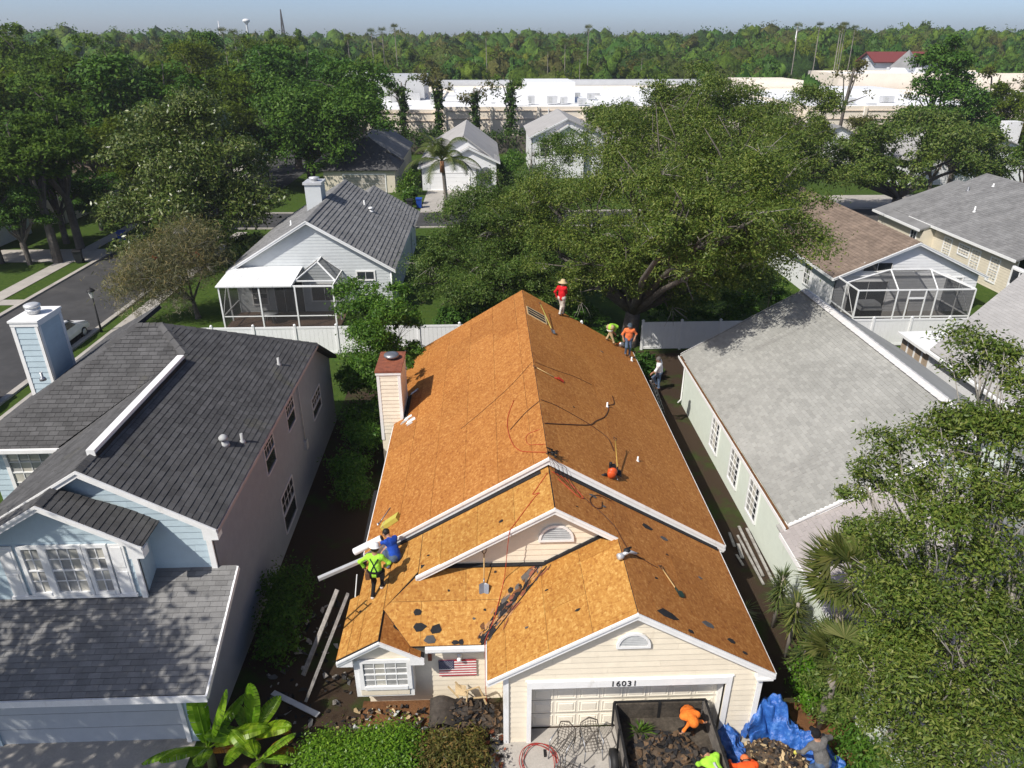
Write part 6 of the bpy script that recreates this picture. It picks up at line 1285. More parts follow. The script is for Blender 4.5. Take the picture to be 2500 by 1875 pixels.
def person(label, feet, pelvis, neck, head, hands, face, mats, hints=None, k=.022, sleeves='long', h=.021, trouser='long', look=None, group=None, hood=False):
    """feet: (L, R) ankles; hands: (L, R) wrists; face: facing direction; mats: shirt, trousers, shoes"""
    f = Vector(face).normalized(); P, Nk, Hd = Vector(pelvis), Vector(neck), Vector(head); up = (Nk - P).normalized()
    rt = f.cross(up)
    if rt.length < .1: rt = f.cross(Vector((0, 0, 1)))
    rt.normalize(); fw = up.cross(rt); hints = hints or {}
    pr = []; A = lambda a, b, ra, rb, m: pr.append((Vector(a), Vector(b), ra, rb, m))
    mid = P.lerp(Nk, .45); chest = P.lerp(Nk, .78)
    A(P - rt * .075, P + rt * .075, .125, .125, 1); A(P, mid, .135, .13, 0); A(mid - rt * .04, mid + rt * .04, .125, .125, 0); A(chest - rt * .075, chest + rt * .075, .128, .128, 0); A(P.lerp(Nk, .25) - rt * .05, P.lerp(Nk, .25) + rt * .05, .128, .128, 0)
    SL, SR = Nk - rt * .185 - up * .055, Nk + rt * .185 - up * .055; A(SL, SR, .07, .07, 0)
    A(Nk - up * .03, Hd, .06, .055, 0 if hood else 2); lk = Vector(look).normalized() if look else fw
    lk = (lk - (Hd - Nk).normalized() * .0).normalized(); hu = rt.cross(lk).normalized()
    A(Hd + hu * .02, Hd + hu * .03 - lk * .02, .098, .1, 4); A(Hd - hu * .01 + lk * .02, Hd - hu * .075 + lk * .04, .083, .055, 2); A(Hd + lk * .095, Hd + lk * .105 - hu * .03, .012, .017, 2)
    for s in (-1, 1): A(Hd + rt * s * .092, Hd + rt * s * .096 - hu * .03, .016, .012, 2)
    if hood: A(Hd - lk * .02 + hu * .02, Nk, .118, .1, 0)
    ew = []
    for i, (S, s) in enumerate(((SL, -1), (SR, 1))):
        Wd = Vector(hands[i]); E_ = ik(S, Wd, .29, .26, hints.get('e%d' % i, -fw * .5 + rt * s * .8 - Vector((0, 0, .5)))); Wd = E_ + (Wd - E_).normalized() * .26
        A(S, E_, .066, .052, 0); sm = 0 if sleeves == 'long' else 2
        A(E_, Wd, .05 if sm == 0 else .042, .036 if sm == 0 else .028, sm); d = (Wd - E_).normalized()
        A(Wd, Wd + d * .055, .03, .034, 2); ew.append((Wd, d, s))
    for i, s in ((0, -1), (1, 1)):
        Hp = P + rt * s * .095 - up * .03; F_ = Vector(feet[i]); K = ik(Hp, F_, .43, .42, hints.get('k%d' % i, f + Vector((0, 0, .15))))
        F2 = K + (F_ - K).normalized() * .42; A(Hp, K, .1, .069, 1); tm = 1 if trouser == 'long' else 2; A(K, F2, .066, .05, tm)
        fd = Vector((f.x, f.y, 0)).normalized(); fd = Vector(hints.get('f%d' % i, fd)).normalized(); A(F2 - fd * .03 - Vector((0, 0, .035)), F2 + fd * .16 - Vector((0, 0, .045)), .047, .04, 3)
    a = np.array([p[0] for p in pr]); b = np.array([p[1] for p in pr]); ra = np.array([p[2] for p in pr]); rb = np.array([p[3] for p in pr]); lab = np.array([p[4] for p in pr])
    def dist(X):
        out = np.empty((len(pr), len(X)), np.float32)
        for j in range(len(pr)):
            ab = b[j] - a[j]; t = np.clip(((X - a[j]) @ ab) / max(ab @ ab, 1e-9), 0, 1); out[j] = np.linalg.norm(X - a[j] - t[:, None] * ab, axis=1) - (ra[j] + (rb[j] - ra[j]) * t)
        return out
    def sdf(X):
        d = dist(X); m = d.min(0); return m - k * np.log(np.exp(-(d - m) / k).sum(0))
    lo = np.minimum(a - ra[:, None], b - rb[:, None]).min(0) - .07; hi = np.maximum(a + ra[:, None], b + rb[:, None]).max(0) + .07
    nn = np.ceil((hi - lo) / h).astype(int) + 1; g = np.stack(np.meshgrid(*[np.arange(q) for q in nn], indexing='ij'), -1).reshape(-1, 3) * h + lo
    V, F = surface_nets(sdf(g.astype(np.float32)).reshape(nn), lo, h)
    vl = lab[dist(V).argmin(0)]; fm = np.sort(vl[F], axis=1)[:, 1]
    mb = MB()
    for Wd, d, s in ew:                                    # fingers rooted in the palms
        side = d.cross(fw if abs(d.dot(fw)) < .9 else up).normalized(); pn = side.cross(d); base = Wd + d * .075
        for q in range(4):
            ln = (.068, .078, .074, .058)[q]; r0 = base + side * (q - 1.5) * .019
            mb.tube([r0 - d * .02, r0 + d * ln * .5, r0 + d * ln * .8 - pn * ln * .35, r0 + d * ln * .85 - pn * ln * .7], [.0095, .009, .008, .006], 5)
        r0 = Wd + d * .03 + side * .03 * -1; mb.tube([r0, r0 - side * .03 + d * .025, r0 - side * .035 + d * .055 - pn * .015], [.012, .01, .007], 5)
    sk = mats[5] if len(mats) > 5 else M_skin
    me = bpy.data.meshes.new('person'); VV = [tuple(v) for v in V] + mb.v; FF = [tuple(int(i) for i in q) for q in F] + [tuple(i + len(V) for i in q) for q in mb.f]
    me.from_pydata(VV, [], FF)
    for m in (mats[0], mats[1], sk, mats[2], mats[3] if len(mats) > 3 else M_hair): me.materials.append(m)
    me.polygons.foreach_set('material_index', [int(i) for i in fm] + [2] * len(mb.f)); me.polygons.foreach_set('use_smooth', [True] * len(FF)); me.update()
    t = world_thing('person', label, 'person', tuple((Vector(feet[0]) + Vector(feet[1])) / 2), group); o = link('body', me, t)
    r = Person(); r.t = t; r.o = o; r.sdf = lambda p: float(sdf(np.array([p], np.float32))[0]); r.rt, r.fw, r.up, r.P, r.N, r.H, r.lk, r.hu = rt, fw, up, P, Nk, Hd, lk, hu
    return r
def onskin(pr, p, off=.01):
    p = Vector(p)
    for _ in range(12):
        d = pr.sdf(p) - off
        g = Vector([(pr.sdf(p + e * .01) - pr.sdf(p - e * .01)) / .02 for e in (Vector((1, 0, 0)), Vector((0, 1, 0)), Vector((0, 0, 1)))])
        if g.length < .1: break
        p = p - g.normalized() * d
        if abs(d) < .001: break
    return p
def strap(pr, pts, w, mat, name='strap', n=5):
    Q = []
    for a, b in zip(pts[:-1], pts[1:]):
        for i in range(n): Q.append(onskin(pr, Vector(a).lerp(Vector(b), i / n)))
    Q.append(onskin(pr, pts[-1])); mb = MB(); mb.tube(Q, w, 6); return mb.build(name, mat, pr.t)
def hardhat(pr, mat, name='hard_hat'):
    c = pr.H + pr.hu * .05; mb = MB(); mb.lathe(c, [(.155, 0), (.155, .012), (.128, .02), (.125, .07), (.1, .115), (.055, .14), (.005, .145)], 16, axis=pr.hu); return mb.build(name, mat, pr.t)
def hairdo(pr, mat=None, name='hair', r=.108):
    mb = MB(); mb.ball(pr.H + pr.hu * .035 - pr.lk * .03, (r, r, r * .92), 0, 12, 8); return mb.build(name, mat or M_hair, pr.t)
M_lime = cloth('lime_hi_vis_shirt', (.36, .72, .06)); M_blackp = cloth('black_trousers', (.014, .014, .016)); M_navy = cloth('navy_harness', (.015, .02, .035))
M_blues = cloth('royal_blue_shirt', (.02, .075, .42)); M_jean = cloth('blue_jeans', (.09, .13, .2)); M_reds = cloth('red_shirt', (.55, .015, .02)); M_tanp = cloth('tan_trousers', (.42, .32, .18))
M_orng = cloth('orange_shirt', (.78, .20, .07)); M_whites = cloth('white_shirt', (.75, .75, .75)); M_greys = cloth('grey_long_shirt', (.145, .14, .135)); M_orhood = cloth('orange_hoodie', (.82, .20, .03)); M_redor = cloth('red_orange_shirt', (.80, .10, .02)); M_whitep = cloth('whitish_trousers', (.55, .52, .46))
# 1 lime shirt, white hard hat, harness, walking up the roof away from the camera
fq = lambda x, y: sQ.xyz(x, y).z
w1 = person('worker in lime shirt, white hard hat and black harness seen from behind on the roof', ((-3.38, 15.72, fq(-3.38, 15.72) + .09), (-3.14, 15.98, fq(-3.14, 15.98) + .09)), (-3.27, 15.84, 3.52), (-3.24, 15.95, 4.05), (-3.24, 15.99, 4.23), ((-3.60, 15.98, 3.62), (-2.98, 16.05, 3.58)), (.1, 1, 0), (M_lime, M_blackp, M_sneaker), {'e0': (-1, -.3, -.2), 'e1': (1, -.3, -.2)}, look=(-.2, 1, -.25))
hardhat(w1, M_whiteclean)
bk = lambda u, v, d=-.2: w1.P + w1.up * v + w1.rt * u + w1.fw * d
strap(w1, [bk(-.13, .5), bk(0, .28), bk(.1, .08)], .016, M_navy, 'harness_strap'); strap(w1, [bk(.13, .5), bk(0, .28), bk(-.1, .08)], .016, M_navy, 'harness_strap')
strap(w1, [bk(-.17, .06, -.02), bk(-.1, .06), bk(.1, .06), bk(.17, .06, -.02)], .03, M_blackp, 'tool_belt')
for s in (-1, 1): MB().box((w1.P.x + s * .2 - .06, w1.P.y - .12, w1.P.z - .17), (w1.P.x + s * .2 + .06, w1.P.y + .06, w1.P.z + .04)).build('tool_pouch', M_boot if s < 0 else M_blackp, w1.t)
# 2 blue shirt, crouching and leaning over the eave
fm = lambda x, y: sML.xyz(x, y).z
w2 = person('worker in royal blue shirt crouching at the roof eave beside the white roll', ((-3.15, 17.25, fq(-3.15, 17.25) + .09), (-3.05, 16.75, fq(-3.05, 16.75) + .09)), (-2.84, 16.92, 3.17), (-3.0, 17.18, 3.66), (-3.12, 17.3, 3.76), ((-3.4, 17.42, 3.3), (-3.3, 17.0, 3.2)), (-.8, .6, 0), (M_blues, M_jean, M_boot), {'k0': (-.6, .6, 1.2), 'k1': (-.9, .1, 1.2)}, sleeves='short', look=(-.6, .5, -.7))
hairdo(w2)
# 3 red shirt and straw hat at the far end
f3 = lambda x, y: sMR.xyz(x, y).z
w3 = person('worker in red shirt and wide straw hat standing at the far roof end', ((3.50, 32.45, f3(3.5, 32.45) + .09), (3.68, 32.75, f3(3.68, 32.75) + .09)), (3.6, 32.6, 5.8), (3.6, 32.64, 6.34), (3.64, 32.68, 6.5), ((3.36, 32.75, 5.8), (3.85, 32.95, 5.9)), (.5, .86, 0), (M_reds, M_whitep, M_boot), look=(.5, .8, -.3))
mb = MB(); mb.lathe(w3.H + Vector((0, 0, .05)), [(.24, -.03), (.25, -.02), (.12, .02), (.115, .09), (.08, .13), (.005, .135)], 18); mb.build('straw_hat', plain('straw', (.52, .40, .22), .8, var=.15), w3.t)
strap(w3, [w3.P - w3.rt * .14 - w3.up * .1, w3.P - w3.rt * .16 - w3.up * .25 + w3.fw * .02], .03, M_blackp, 'thigh_pouch')
# 4 bending worker
w4 = person('worker in tan trousers and lime shirt bending over at the far right roof edge', ((5.92, 32.72, f3(5.92, 32.72) + .09), (6.28, 32.5, f3(6.28, 32.5) + .09)), (6.05, 32.62, 4.22), (6.3, 33.05, 4.12), (6.36, 33.2, 4.0), ((6.2, 33.25, 3.55), (6.5, 33.15, 3.5)), (.5, .86, 0), (M_lime, M_tanp, M_boot), look=(.3, .5, -.8), sleeves='short')
hairdo(w4); strap(w4, [w4.P - w4.rt * .13 - w4.fw * .1, w4.P - w4.fw * .17, w4.P + w4.rt * .13 - w4.fw * .1], .022, M_whiteclean, 'belt')
# 5 orange T-shirt facing the camera
w5 = person('worker in orange T-shirt and dark headscarf facing the camera at the roof edge', ((6.98, 32.1, f3(6.98, 32.1) + .09), (6.76, 32.0, f3(6.76, 32.0) + .09)), (6.88, 32.08, 3.85), (6.88, 32.0, 4.37), (6.87, 31.95, 4.55), ((7.14, 31.95, 3.86), (6.6, 31.95, 3.84)), (-.1, -1, 0), (M_orng, M_jean, M_boot, cloth('blue_grey_headscarf', (.12, .17, .22))), sleeves='short', look=(-.1, -.9, -.5))
mb = MB(); mb.ball(w5.H + w5.hu * .04 - w5.lk * .02, (.115, .115, .1), 0, 12, 8); mb.tube([w5.H + w5.hu * .02 + w5.rt * .06 + w5.lk * .04, w5.H - w5.hu * .09 + w5.lk * .06, w5.H + w5.hu * .02 - w5.rt * .06 + w5.lk * .04], .05, 7); mb.build('headscarf', cloth('dark_headscarf', (.06, .08, .10)), w5.t)
# 6 white shirt on the ladder
w6 = person('grey haired worker in white shirt standing on the ladder at the right eave', ((7.78, 29.5, 2.62), (7.86, 29.3, 2.4)), (7.82, 29.25, 3.35), (7.72, 29.1, 3.88), (7.66, 29.05, 4.05), ((7.42, 29.1, 3.32), (7.5, 28.9, 3.26)), (-.9, .3, 0), (M_whites, M_jean, M_boot, plain('grey_hair', (.1, .09, .085), .7)), sleeves='short', look=(-1, -.1, -.3))
strap(w6, [w6.P + w6.fw * .16, w6.P + w6.rt * .15 + w6.fw * .04, w6.P + w6.rt * .1 - w6.fw * .13], .035, M_boot, 'tool_belt')
# 7 orange hoodie in the trailer
w7 = person('worker in orange hooded shirt bending over the load inside the trailer', ((4.9, 12.75, .62), (5.22, 12.8, .62)), (5.02, 12.78, 1.3), (4.98, 12.42, 1.55), (5.03, 12.27, 1.5), ((4.72, 12.3, .95), (5.5, 12.45, 1.2)), (0, -1, 0), (M_orhood, M_blackp, M_boot, M_orhood), {'e0': (-1, 0, .3), 'e1': (1, .2, .3)}, look=(.1, -.5, -.85), hood=True)
# 8 lime shirt bottom, 9 grey shirt, 10 red shirt
w8 = person('worker in bright lime shirt bending at the bottom edge by the trailer', ((5.35, 11.25, .1), (5.6, 11.15, .1)), (5.45, 11.15, .88), (5.25, 11.55, 1.18), (5.2, 11.7, 1.12), ((4.98, 11.75, .6), (5.5, 11.85, .6)), (-.35, .93, 0), (M_lime, M_jean, M_boot), look=(-.2, .5, -.8)); hairdo(w8)
strap(w8, [w8.P + w8.up * .4 - w8.fw * .2, w8.P + w8.up * .2 - w8.fw * .2, w8.P - w8.fw * .2], .035, M_lead, 'reflective_stripe')
w9 = person('worker in grey long sleeved shirt and dark cap walking into the tarp', ((7.9, 11.35, .36), (8.05, 11.1, .34)), (7.98, 11.3, 1.18), (7.82, 11.5, 1.7), (7.78, 11.55, 1.88), ((7.5, 11.62, 1.16), (8.18, 11.85, 1.42)), (-.25, 1, 0), (M_greys, M_jean, M_boot, M_blackp), {'e1': (1, .2, -.1)}, look=(-.2, 1, -.2))
mb = MB(); mb.ball(w9.H + w9.hu * .05 - w9.lk * .01, (.112, .112, .09), 0, 12, 8); mb.tube([w9.H + w9.hu * .03 + w9.lk * .08, w9.H + w9.hu * .02 + w9.lk * .19], [.07, .055], 8); mb.build('cap', M_blackp, w9.t)
MB().ball(Vector((7.46, 11.66, 1.08)), (.05, .045, .06)).build('glove', plain('yellow_work_glove', (.5, .48, .08), .8), w9.t)
w10 = person('worker in red orange shirt stooping under the blue tarp at the bottom edge', ((6.1, 11.0, .15), (6.35, 10.95, .15)), (6.2, 11.0, .82), (6.17, 11.42, 1.08), (6.17, 11.56, .98), ((5.9, 11.75, .7), (6.4, 11.78, .7)), (0, 1, 0), (M_redor, M_jean, M_boot), look=(0, .4, -.9), hood=False); hairdo(w10, M_orng, 'hood')
# ------------------------------------------------------------------ tools and things on the roof
def spade(name, label, a, b, blade, mat=None, grip=True, cat='shovel', bw=.24, bl=.3, hm=None):
    """a: grip end, b: socket; blade direction follows the shaft"""
    a, b = Vector(a), Vector(b); d = (b - a).normalized(); s = d.cross(Vector(blade)).normalized(); u = s.cross(d)
    t = world_thing(name, label, cat, tuple(b)); MB().tube([a, a.lerp(b, .5), b], [.017, .018, .017], 8).build('handle', hm or M_woodhandle, t)
    if grip:
        mb = MB(); c = a - d * .02; mb.tube([a + d * .02, c - d * .03 + s * .055, c - d * .11 + s * .06], .012, 6); mb.tube([a + d * .02, c - d * .03 - s * .055, c - d * .11 - s * .06], .012, 6); mb.tube([c - d * .11 + s * .065, c - d * .11 - s * .065], .015, 7); mb.build('grip', M_boot, t)
    mb = MB(); P = []
    for i, (w, l, z) in enumerate(((.4, 0, .0), (1, .04, .02), (1, bl * .8, -.005), (.92, bl, -.015))): P.append((b + d * l + s * w * bw / 2 + u * (z + .03), b + d * l + u * z, b + d * l - s * w * bw / 2 + u * (z + .03)))
    for p, q in zip(P[:-1], P[1:]):
        for j in (0, 1): mb.prism([p[j], p[j + 1], q[j + 1], q[j]], u * .006)
    mb.tube([b - d * .12, b + d * .05], [.02, .024], 8); mb.build('blade', mat or M_metal, t); return t
spade('square_shovel', 'upright square shovel with D grip leaning on the cream gable wall', (-.2, 15.98, 3.98), (-.215, 15.52, 3.33), (0, -1, .5), M_metal, bw=.27, bl=.3)
spade('roof_scraper', 'long handled scraper with dark green blade on the brown right slope', sP.xyz(4.63, 15.1, .05), sP.xyz(4.88, 14.4, .05), sP.n, plain('dark_green_steel', (.03, .06, .045), .5, metal=.4), bw=.22, bl=.2)
spade('red_shovel', 'shovel with red blade lying below the ridge', sMR.xyz(1.76, 24.02, .06), sMR.xyz(2.55, 24.05, .05), sMR.n, plain('red_steel', (.5, .04, .02), .5), bw=.24, bl=.3)
spade('yellow_shovel', 'yellow handled shovel by the roof opening at the far ridge', (2.47, 31.2, 5.95), sMR.xyz(2.80, 29.3, .08), (.5, -.2, .8), M_metal, bw=.2, bl=.24, hm=plain('yellow_handle', (.45, .42, .1), .5))
spade('fibreglass_shovel', 'yellow handled shovel standing beside the orange blower', (4.18, 20.35, 5.0), sMR.xyz(3.97, 18.95, .12), (.5, -.3, .8), M_black, bw=.2, bl=.26, hm=plain('yellow_fibreglass', (.5, .32, .07), .5))
spade('small_pry_bar', 'thin grey bar lying near the left eave of the long slope', sML.xyz(-3.3, 19.6, .03), sML.xyz(-3.6, 19.0, .03), sML.n, M_metal, False, 'tool', .07, .08, hm=M_metal)
t = world_thing('leaf_blower', 'orange backpack blower standing on the right slope', 'blower', tuple(sMR.xyz(3.75, 18.45)))
bp = sMR.xyz(3.78, 18.5)
mb = MB(); mb.ball(bp + Vector((0, 0, .2)), (.16, .13, .17)); mb.lathe(bp + Vector((-.05, -.12, .2)), [(.13, 0), (.14, .03), (.12, .07), (.02, .08)], 14, axis=(0, -1, 0)); mb.build('housing', M_redor if False else plain('orange_plastic', (.62, .09, .02), .4), t)
mb = MB(); mb.box(bp + Vector((-.1, -.02, .33)), bp + Vector((.1, .12, .42))); mb.lathe(bp + Vector((-.06, .05, .4)), [(.05, 0), (.05, .1), (.03, .12)], 10); mb.tube([bp + Vector((.12, 0, .12)), bp + Vector((.2, .05, .05)), bp + Vector((.3, .02, .02))], .03, 7); mb.build('engine', M_black, t)
MB().tube([bp + Vector((-.1, -.1, .14)), bp + Vector((-.25, -.16, .22)), bp + Vector((-.38, -.22, .2))], [.05, .04, .045], 9).build('blower_tube', M_black, t)
mb = MB(); mb.tube([bp + Vector((-.1, .1, .05)), bp + Vector((.14, .1, .0)), bp + Vector((.16, -.12, -.02))], .014, 6); mb.build('stand', M_metal, t)
t = world_thing('nail_gun', 'black and silver coil nail gun lying on the near ridge', 'tool', tuple(sP.xyz(3.55, 15.0))); q = sP.xyz(3.5, 14.9, .1)
mb = MB(); mb.lathe(q + Vector((-.22, -.12, .03)), [(.08, 0), (.09, .04), (.09, .12), (.05, .17)], 12, axis=(.9, .35, -.1)); mb.tube([q + Vector((-.1, -.05, .03)), q + Vector((.1, .05, .06)), q + Vector((.32, .1, -.06))], [.05, .055, .035], 8); mb.build('barrel', M_alu, t)
mb = MB(); mb.ball(q + Vector((.05, .06, .08)), (.1, .08, .07)); mb.tube([q + Vector((.0, .02, .02)), q + Vector((.1, .2, .04)), q + Vector((.2, .26, .02))], .03, 7); mb.build('magazine', M_black, t)
t = world_thing('circular_saw', 'small orange saw between the workers at the far right roof edge', 'saw', tuple(sMR.xyz(6.62, 33.0))); q = sMR.xyz(6.62, 33.0, .1)
MB().ball(q, (.16, .11, .12)).build('motor', M_orng, t); MB().lathe(q + Vector((.05, -.1, 0)), [(.15, 0), (.15, .03)], 14, axis=(.2, -1, .1)).build('blade_guard', M_metal, t)
# roll of underlayment and yellow bundle
t = world_thing('underlayment_roll', 'white roll of roofing underlayment beside the crouching worker', 'roll', (-3.7, 17.5, 3.1)); a_, b__ = Vector((-4.15, 17.42, 2.98)), Vector((-3.28, 17.5, 3.42)); dd = (b__ - a_).normalized()
mb = MB(); mb.lathe(a_, [(.11, 0), (.112, .02), (.112, .93), (.11, .95), (.06, .951), (.05, .93)], 18, axis=dd); mb.build('paper', M_whiteclean, t); MB().lathe(b__ - dd * .03, [(.05, 0), (.09, .03), (.085, .035)], 14, axis=dd).build('core', M_black, t)
t = world_thing('yellow_bundle', 'yellow wrapped bundle lying on the long slope above the crouching worker', 'bundle', tuple(sML.xyz(-3.1, 18.6)))
e1 = sML.xyz(-3.42, 18.45, .02); e2 = sML.xyz(-2.92, 18.58, .02); ax = (e2 - e1); wv = Vector((.05, .3, 0))
MB().prism([e1, e2, e2 + wv, e1 + wv], sML.n * .15).build('wrap', plain('yellow_green_wrapper', (.55, .50, .10), .5, var=.1), t); MB().prism([e1 + ax * .12 - wv * .02, e1 + ax * .17 - wv * .02, e1 + ax * .17 + wv * 1.02, e1 + ax * .12 + wv * 1.02], sML.n * .155).build('band', M_woodtan, t)
# hoses and leads lying on the roof
def lead(label, pts, mat, r=.012, name='air_hose'):
    P = [Vector(p) for p in pts]; Q = []
    for i in range(len(P) - 1):
        p0, p1, p2, p3 = P[max(i - 1, 0)], P[i], P[i + 1], P[min(i + 2, len(P) - 1)]
        for j in range(6):
            t = j / 6; Q.append(.5 * ((2 * p1) + (p2 - p0) * t + (2 * p0 - 5 * p1 + 4 * p2 - p3) * t * t + (3 * p1 - p0 - 3 * p2 + p3) * t ** 3))
    Q.append(P[-1]); tag(MB().tube(Q, r, 6).build(name, mat), label, 'hose')
L_ = lambda sl, xs: [sl.xyz(x, y, .028) for x, y in xs]
lead('red brown hose curving round the left slope to the main ridge end', L_(sML, [(.9, 22.36), (.66, 21.4), (.63, 20.6), (.69, 19.9), (.8, 19.3), (1.0, 18.81), (1.3, 18.45), (1.68, 18.05)]), M_redhose)
lead('dark hose running from the ridge down across the long left slope', L_(sML, [(1.70, 21.3), (1.25, 21.05), (.71, 20.47)]), M_darkhose)
lead('faint red loop of hose near the main ridge end', L_(sML, [(1.70, 18.5), (1.45, 18.73), (1.24, 18.96), (1.16, 19.32), (1.25, 19.6), (1.6, 19.5)]), M_redhose, .008)
lead('dark hose crossing the right slope from ridge to the blower shovel', L_(sMR, [(1.75, 21.45), (2.29, 21.63), (2.9, 21.6), (3.51, 21.5), (4.02, 21.22), (4.12, 20.9), (4.15, 20.4)]), M_darkhose)
lead('dark hose snaking up to the white vent pipe on the right slope', L_(sMR, [(1.75, 19.8), (2.47, 20.48), (3.43, 21.44), (3.77, 22.07), (4.22, 22.87), (4.5, 23.7), (4.56, 24.13), (4.89, 24.65), (4.95, 25.4)]), M_darkhose, .016)
lead('thin lead stretched over the far part of the right slope', L_(sMR, [(1.76, 24.6), (2.6, 24.9), (3.4, 25.3), (4.1, 25.4)]), M_darkhose, .008)
lead('thin lead stretched across the far part of the left slope', L_(sML, [(1.66, 24.6), (.8, 23.6), (-.3, 22.8), (-1.0, 22.4)]), M_darkhose, .007)
lead('red hose looping on the right slope just below the main gable', L_(sP, [(1.79, 17.55), (2.22, 17.45), (2.65, 16.95), (2.5, 16.85), (2.2, 17.1), (1.95, 17.3)]), M_redhose)
lead('dark hose coil below the main gable at the right', L_(sP, [(3.6, 17.5), (3.15, 17.45), (2.87, 17.04), (2.92, 16.71), (3.16, 16.8), (3.26, 17.2)]), M_darkhose)
lead('thin hose trailing from the gable loops to the nail gun', L_(sP, [(2.65, 16.95), (3.04, 16.66), (3.45, 16.2), (3.6, 15.7), (3.74, 15.24), (4.0, 15.2), (4.5, 15.1)]), M_darkhose, .009)
lead('orange red hose dropping over the middle gable down to the front eave', L_(sQ, [(1.68, 17.46), (1.31, 16.93), (1.22, 16.79), (1.4, 16.7), (1.25, 16.6), (.64, 15.83), (.56, 15.74)]) + [Vector((.5, 15.66, 4.9)), Vector((.45, 15.65, 4.4)), Vector((.38, 15.7, 3.5))] + L_(sF, [(.32, 15.59), (.2, 15.18), (.03, 14.68), (-.18, 14.25)]) + [Vector((-.2, 14.05, 2.4)), Vector((-.21, 14.06, 1.2)), Vector((-.2, 14.1, .1))], M_redhose, .011)
t = world_thing('hose_tangle', 'black knot of hose fittings at the peak of the main gable', 'hose', (1.75, 17.8, 6.05)); mb = MB(); rd = random.Random(2)
for k in range(12): q = Vector((1.72 + rd.uniform(-.12, .22), 17.8 + rd.uniform(-.1, .2), 6.02 + rd.uniform(.02, .12) - .3 * 0)); mb.tube([q, q + Vector((rd.uniform(-.15, .15), rd.uniform(-.1, .1), rd.uniform(-.03, .06))), q + Vector((rd.uniform(-.2, .2), rd.uniform(-.1, .1), -.05))], .018, 5)
mb.build('fittings', M_black, t); mb = MB()
for k in range(5):
    x = 1.75 + .12 * k; mb.tube([(1.75, 17.72, 6.05), (x, 17.66, 5.9 - .05 * k), (x + .1, 17.6, sP.z(x + .1, 0) + .05), (x + .35, 17.3 - .1 * k, sP.z(x + .35, 0) + .03)], .007, 5)
mb.build('hanging_lead', M_darkhose, t)
# shingle scraps on the bare deck
rd = random.Random(12); SCR = []
for sl, x, y, s in [(sF, -2.05, 14.95, .16), (sF, -1.98, 14.6, .2), (sF, -1.55, 14.5, .22), (sF, -1.68, 14.27, .2), (sF, -1.0, 14.2, .12), (sF, -.85, 14.2, .12), (sF, -1.2, 15.45, .05), (sF, .1, 15.9, .05), (sF, -.5, 14.75, .05), (sF, -.2, 14.95, .05), (sG, 1.5, 15.0, .06), (sG, .9, 14.0, .05), (sG, 2.2, 13.8, .08), (sP, 3.0, 17.3, .13), (sP, 3.3, 17.0, .08), (sP, 4.6, 17.0, .2), (sP, 5.1, 16.8, .14), (sP, 5.9, 15.6, .08), (sP, 5.55, 13.6, .2), (sP, 6.1, 13.35, .12), (sP, 4.35, 13.25, .3), (sP, 4.9, 13.0, .1), (sP, 6.4, 13.1, .09), (sP, 4.35, 14.6, .06), (sQ, .3, 16.3, .08), (sQ, -1.8, 16.4, .06), (sQ, -3.1, 16.0, .05), (sQ, -3.7, 15.4, .05), (sMR, 5.3, 30.4, .1), (sMR, 3.0, 22.3, .06), (sB, -2.6, 14.6, .16), (sP, 2.4, 16.3, .05), (sP, 5.0, 16.0, .05)]:
    pts = [sl.xyz(x + s * math.cos(a) * rd.uniform(.5, 1.1), y + s * math.sin(a) * rd.uniform(.35, .8), .016) for a in np.linspace(0, 5.4, 6)]
    MB().prism(pts, sl.n * .012).build('shingle_scrap', rd.choice([M_under, M_shdark, M_under]), H1)
# debris under the ridge of the flag wall: flag, lantern
fl = world_thing('us_flag', 'small United States flag fixed flat to the cream entry wall', 'flag', (-.98, 14.44, 1.25)); X, Z, Wf, Hf, yf = -1.5, .97, 1.04, .6, 14.445
M_fr = plain('flag_red', (.45, .02, .035), .7); M_fw = plain('flag_white', (.8, .78, .75), .7); M_fb = plain('flag_blue', (.012, .02, .075), .7)
for k in range(13):
    z0 = Z + Hf * k / 13; MB().box((X, yf - .012 - .002 * (k % 2), z0), (X + Wf, yf, z0 + Hf / 13)).build('stripe', M_fr if k % 2 == 0 else M_fw, fl)
MB().box((X - .002, yf - .022, Z + Hf * 6 / 13), (X + .42, yf - .01, Z + Hf + .002)).build('canton', M_fb, fl); mb = MB()
for r in range(9):
    for k in range(6 if r % 2 == 0 else 5):
        cx, cz = X + .035 + .07 * k + (.035 if r % 2 else 0), Z + Hf * 6 / 13 + .032 + r * .0322; q = []
        for i in range(10): rr = .013 if i % 2 == 0 else .0052; a = math.pi / 2 + i * math.pi / 5; q.append((cx + rr * math.cos(a), yf - .0225, cz + rr * math.sin(a)))
        mb.prism(q[::-1], (0, -.003, 0))
tag(mb.build('stars', M_fw, fl), kind='stuff')
t = world_thing('wall_lantern', 'white round wall light above the flag', 'lamp', (-.9, 14.3, 1.7)); mb = MB(); mb.lathe((-.92, 14.46, 1.72), [(.07, 0), (.07, .03), (.03, .05), (.03, .12)], 12, axis=(0, -1, 0)); mb.lathe((-.92, 14.33, 1.64), [(.02, 0), (.055, .02), (.065, .07), (.04, .11), (.01, .12)], 12); mb.build('globe', M_white, t)
MB().box((-1.78, 14.40, 1.6), (-1.68, 14.47, 2.02)).build('downspout_stub', M_rust, H1)
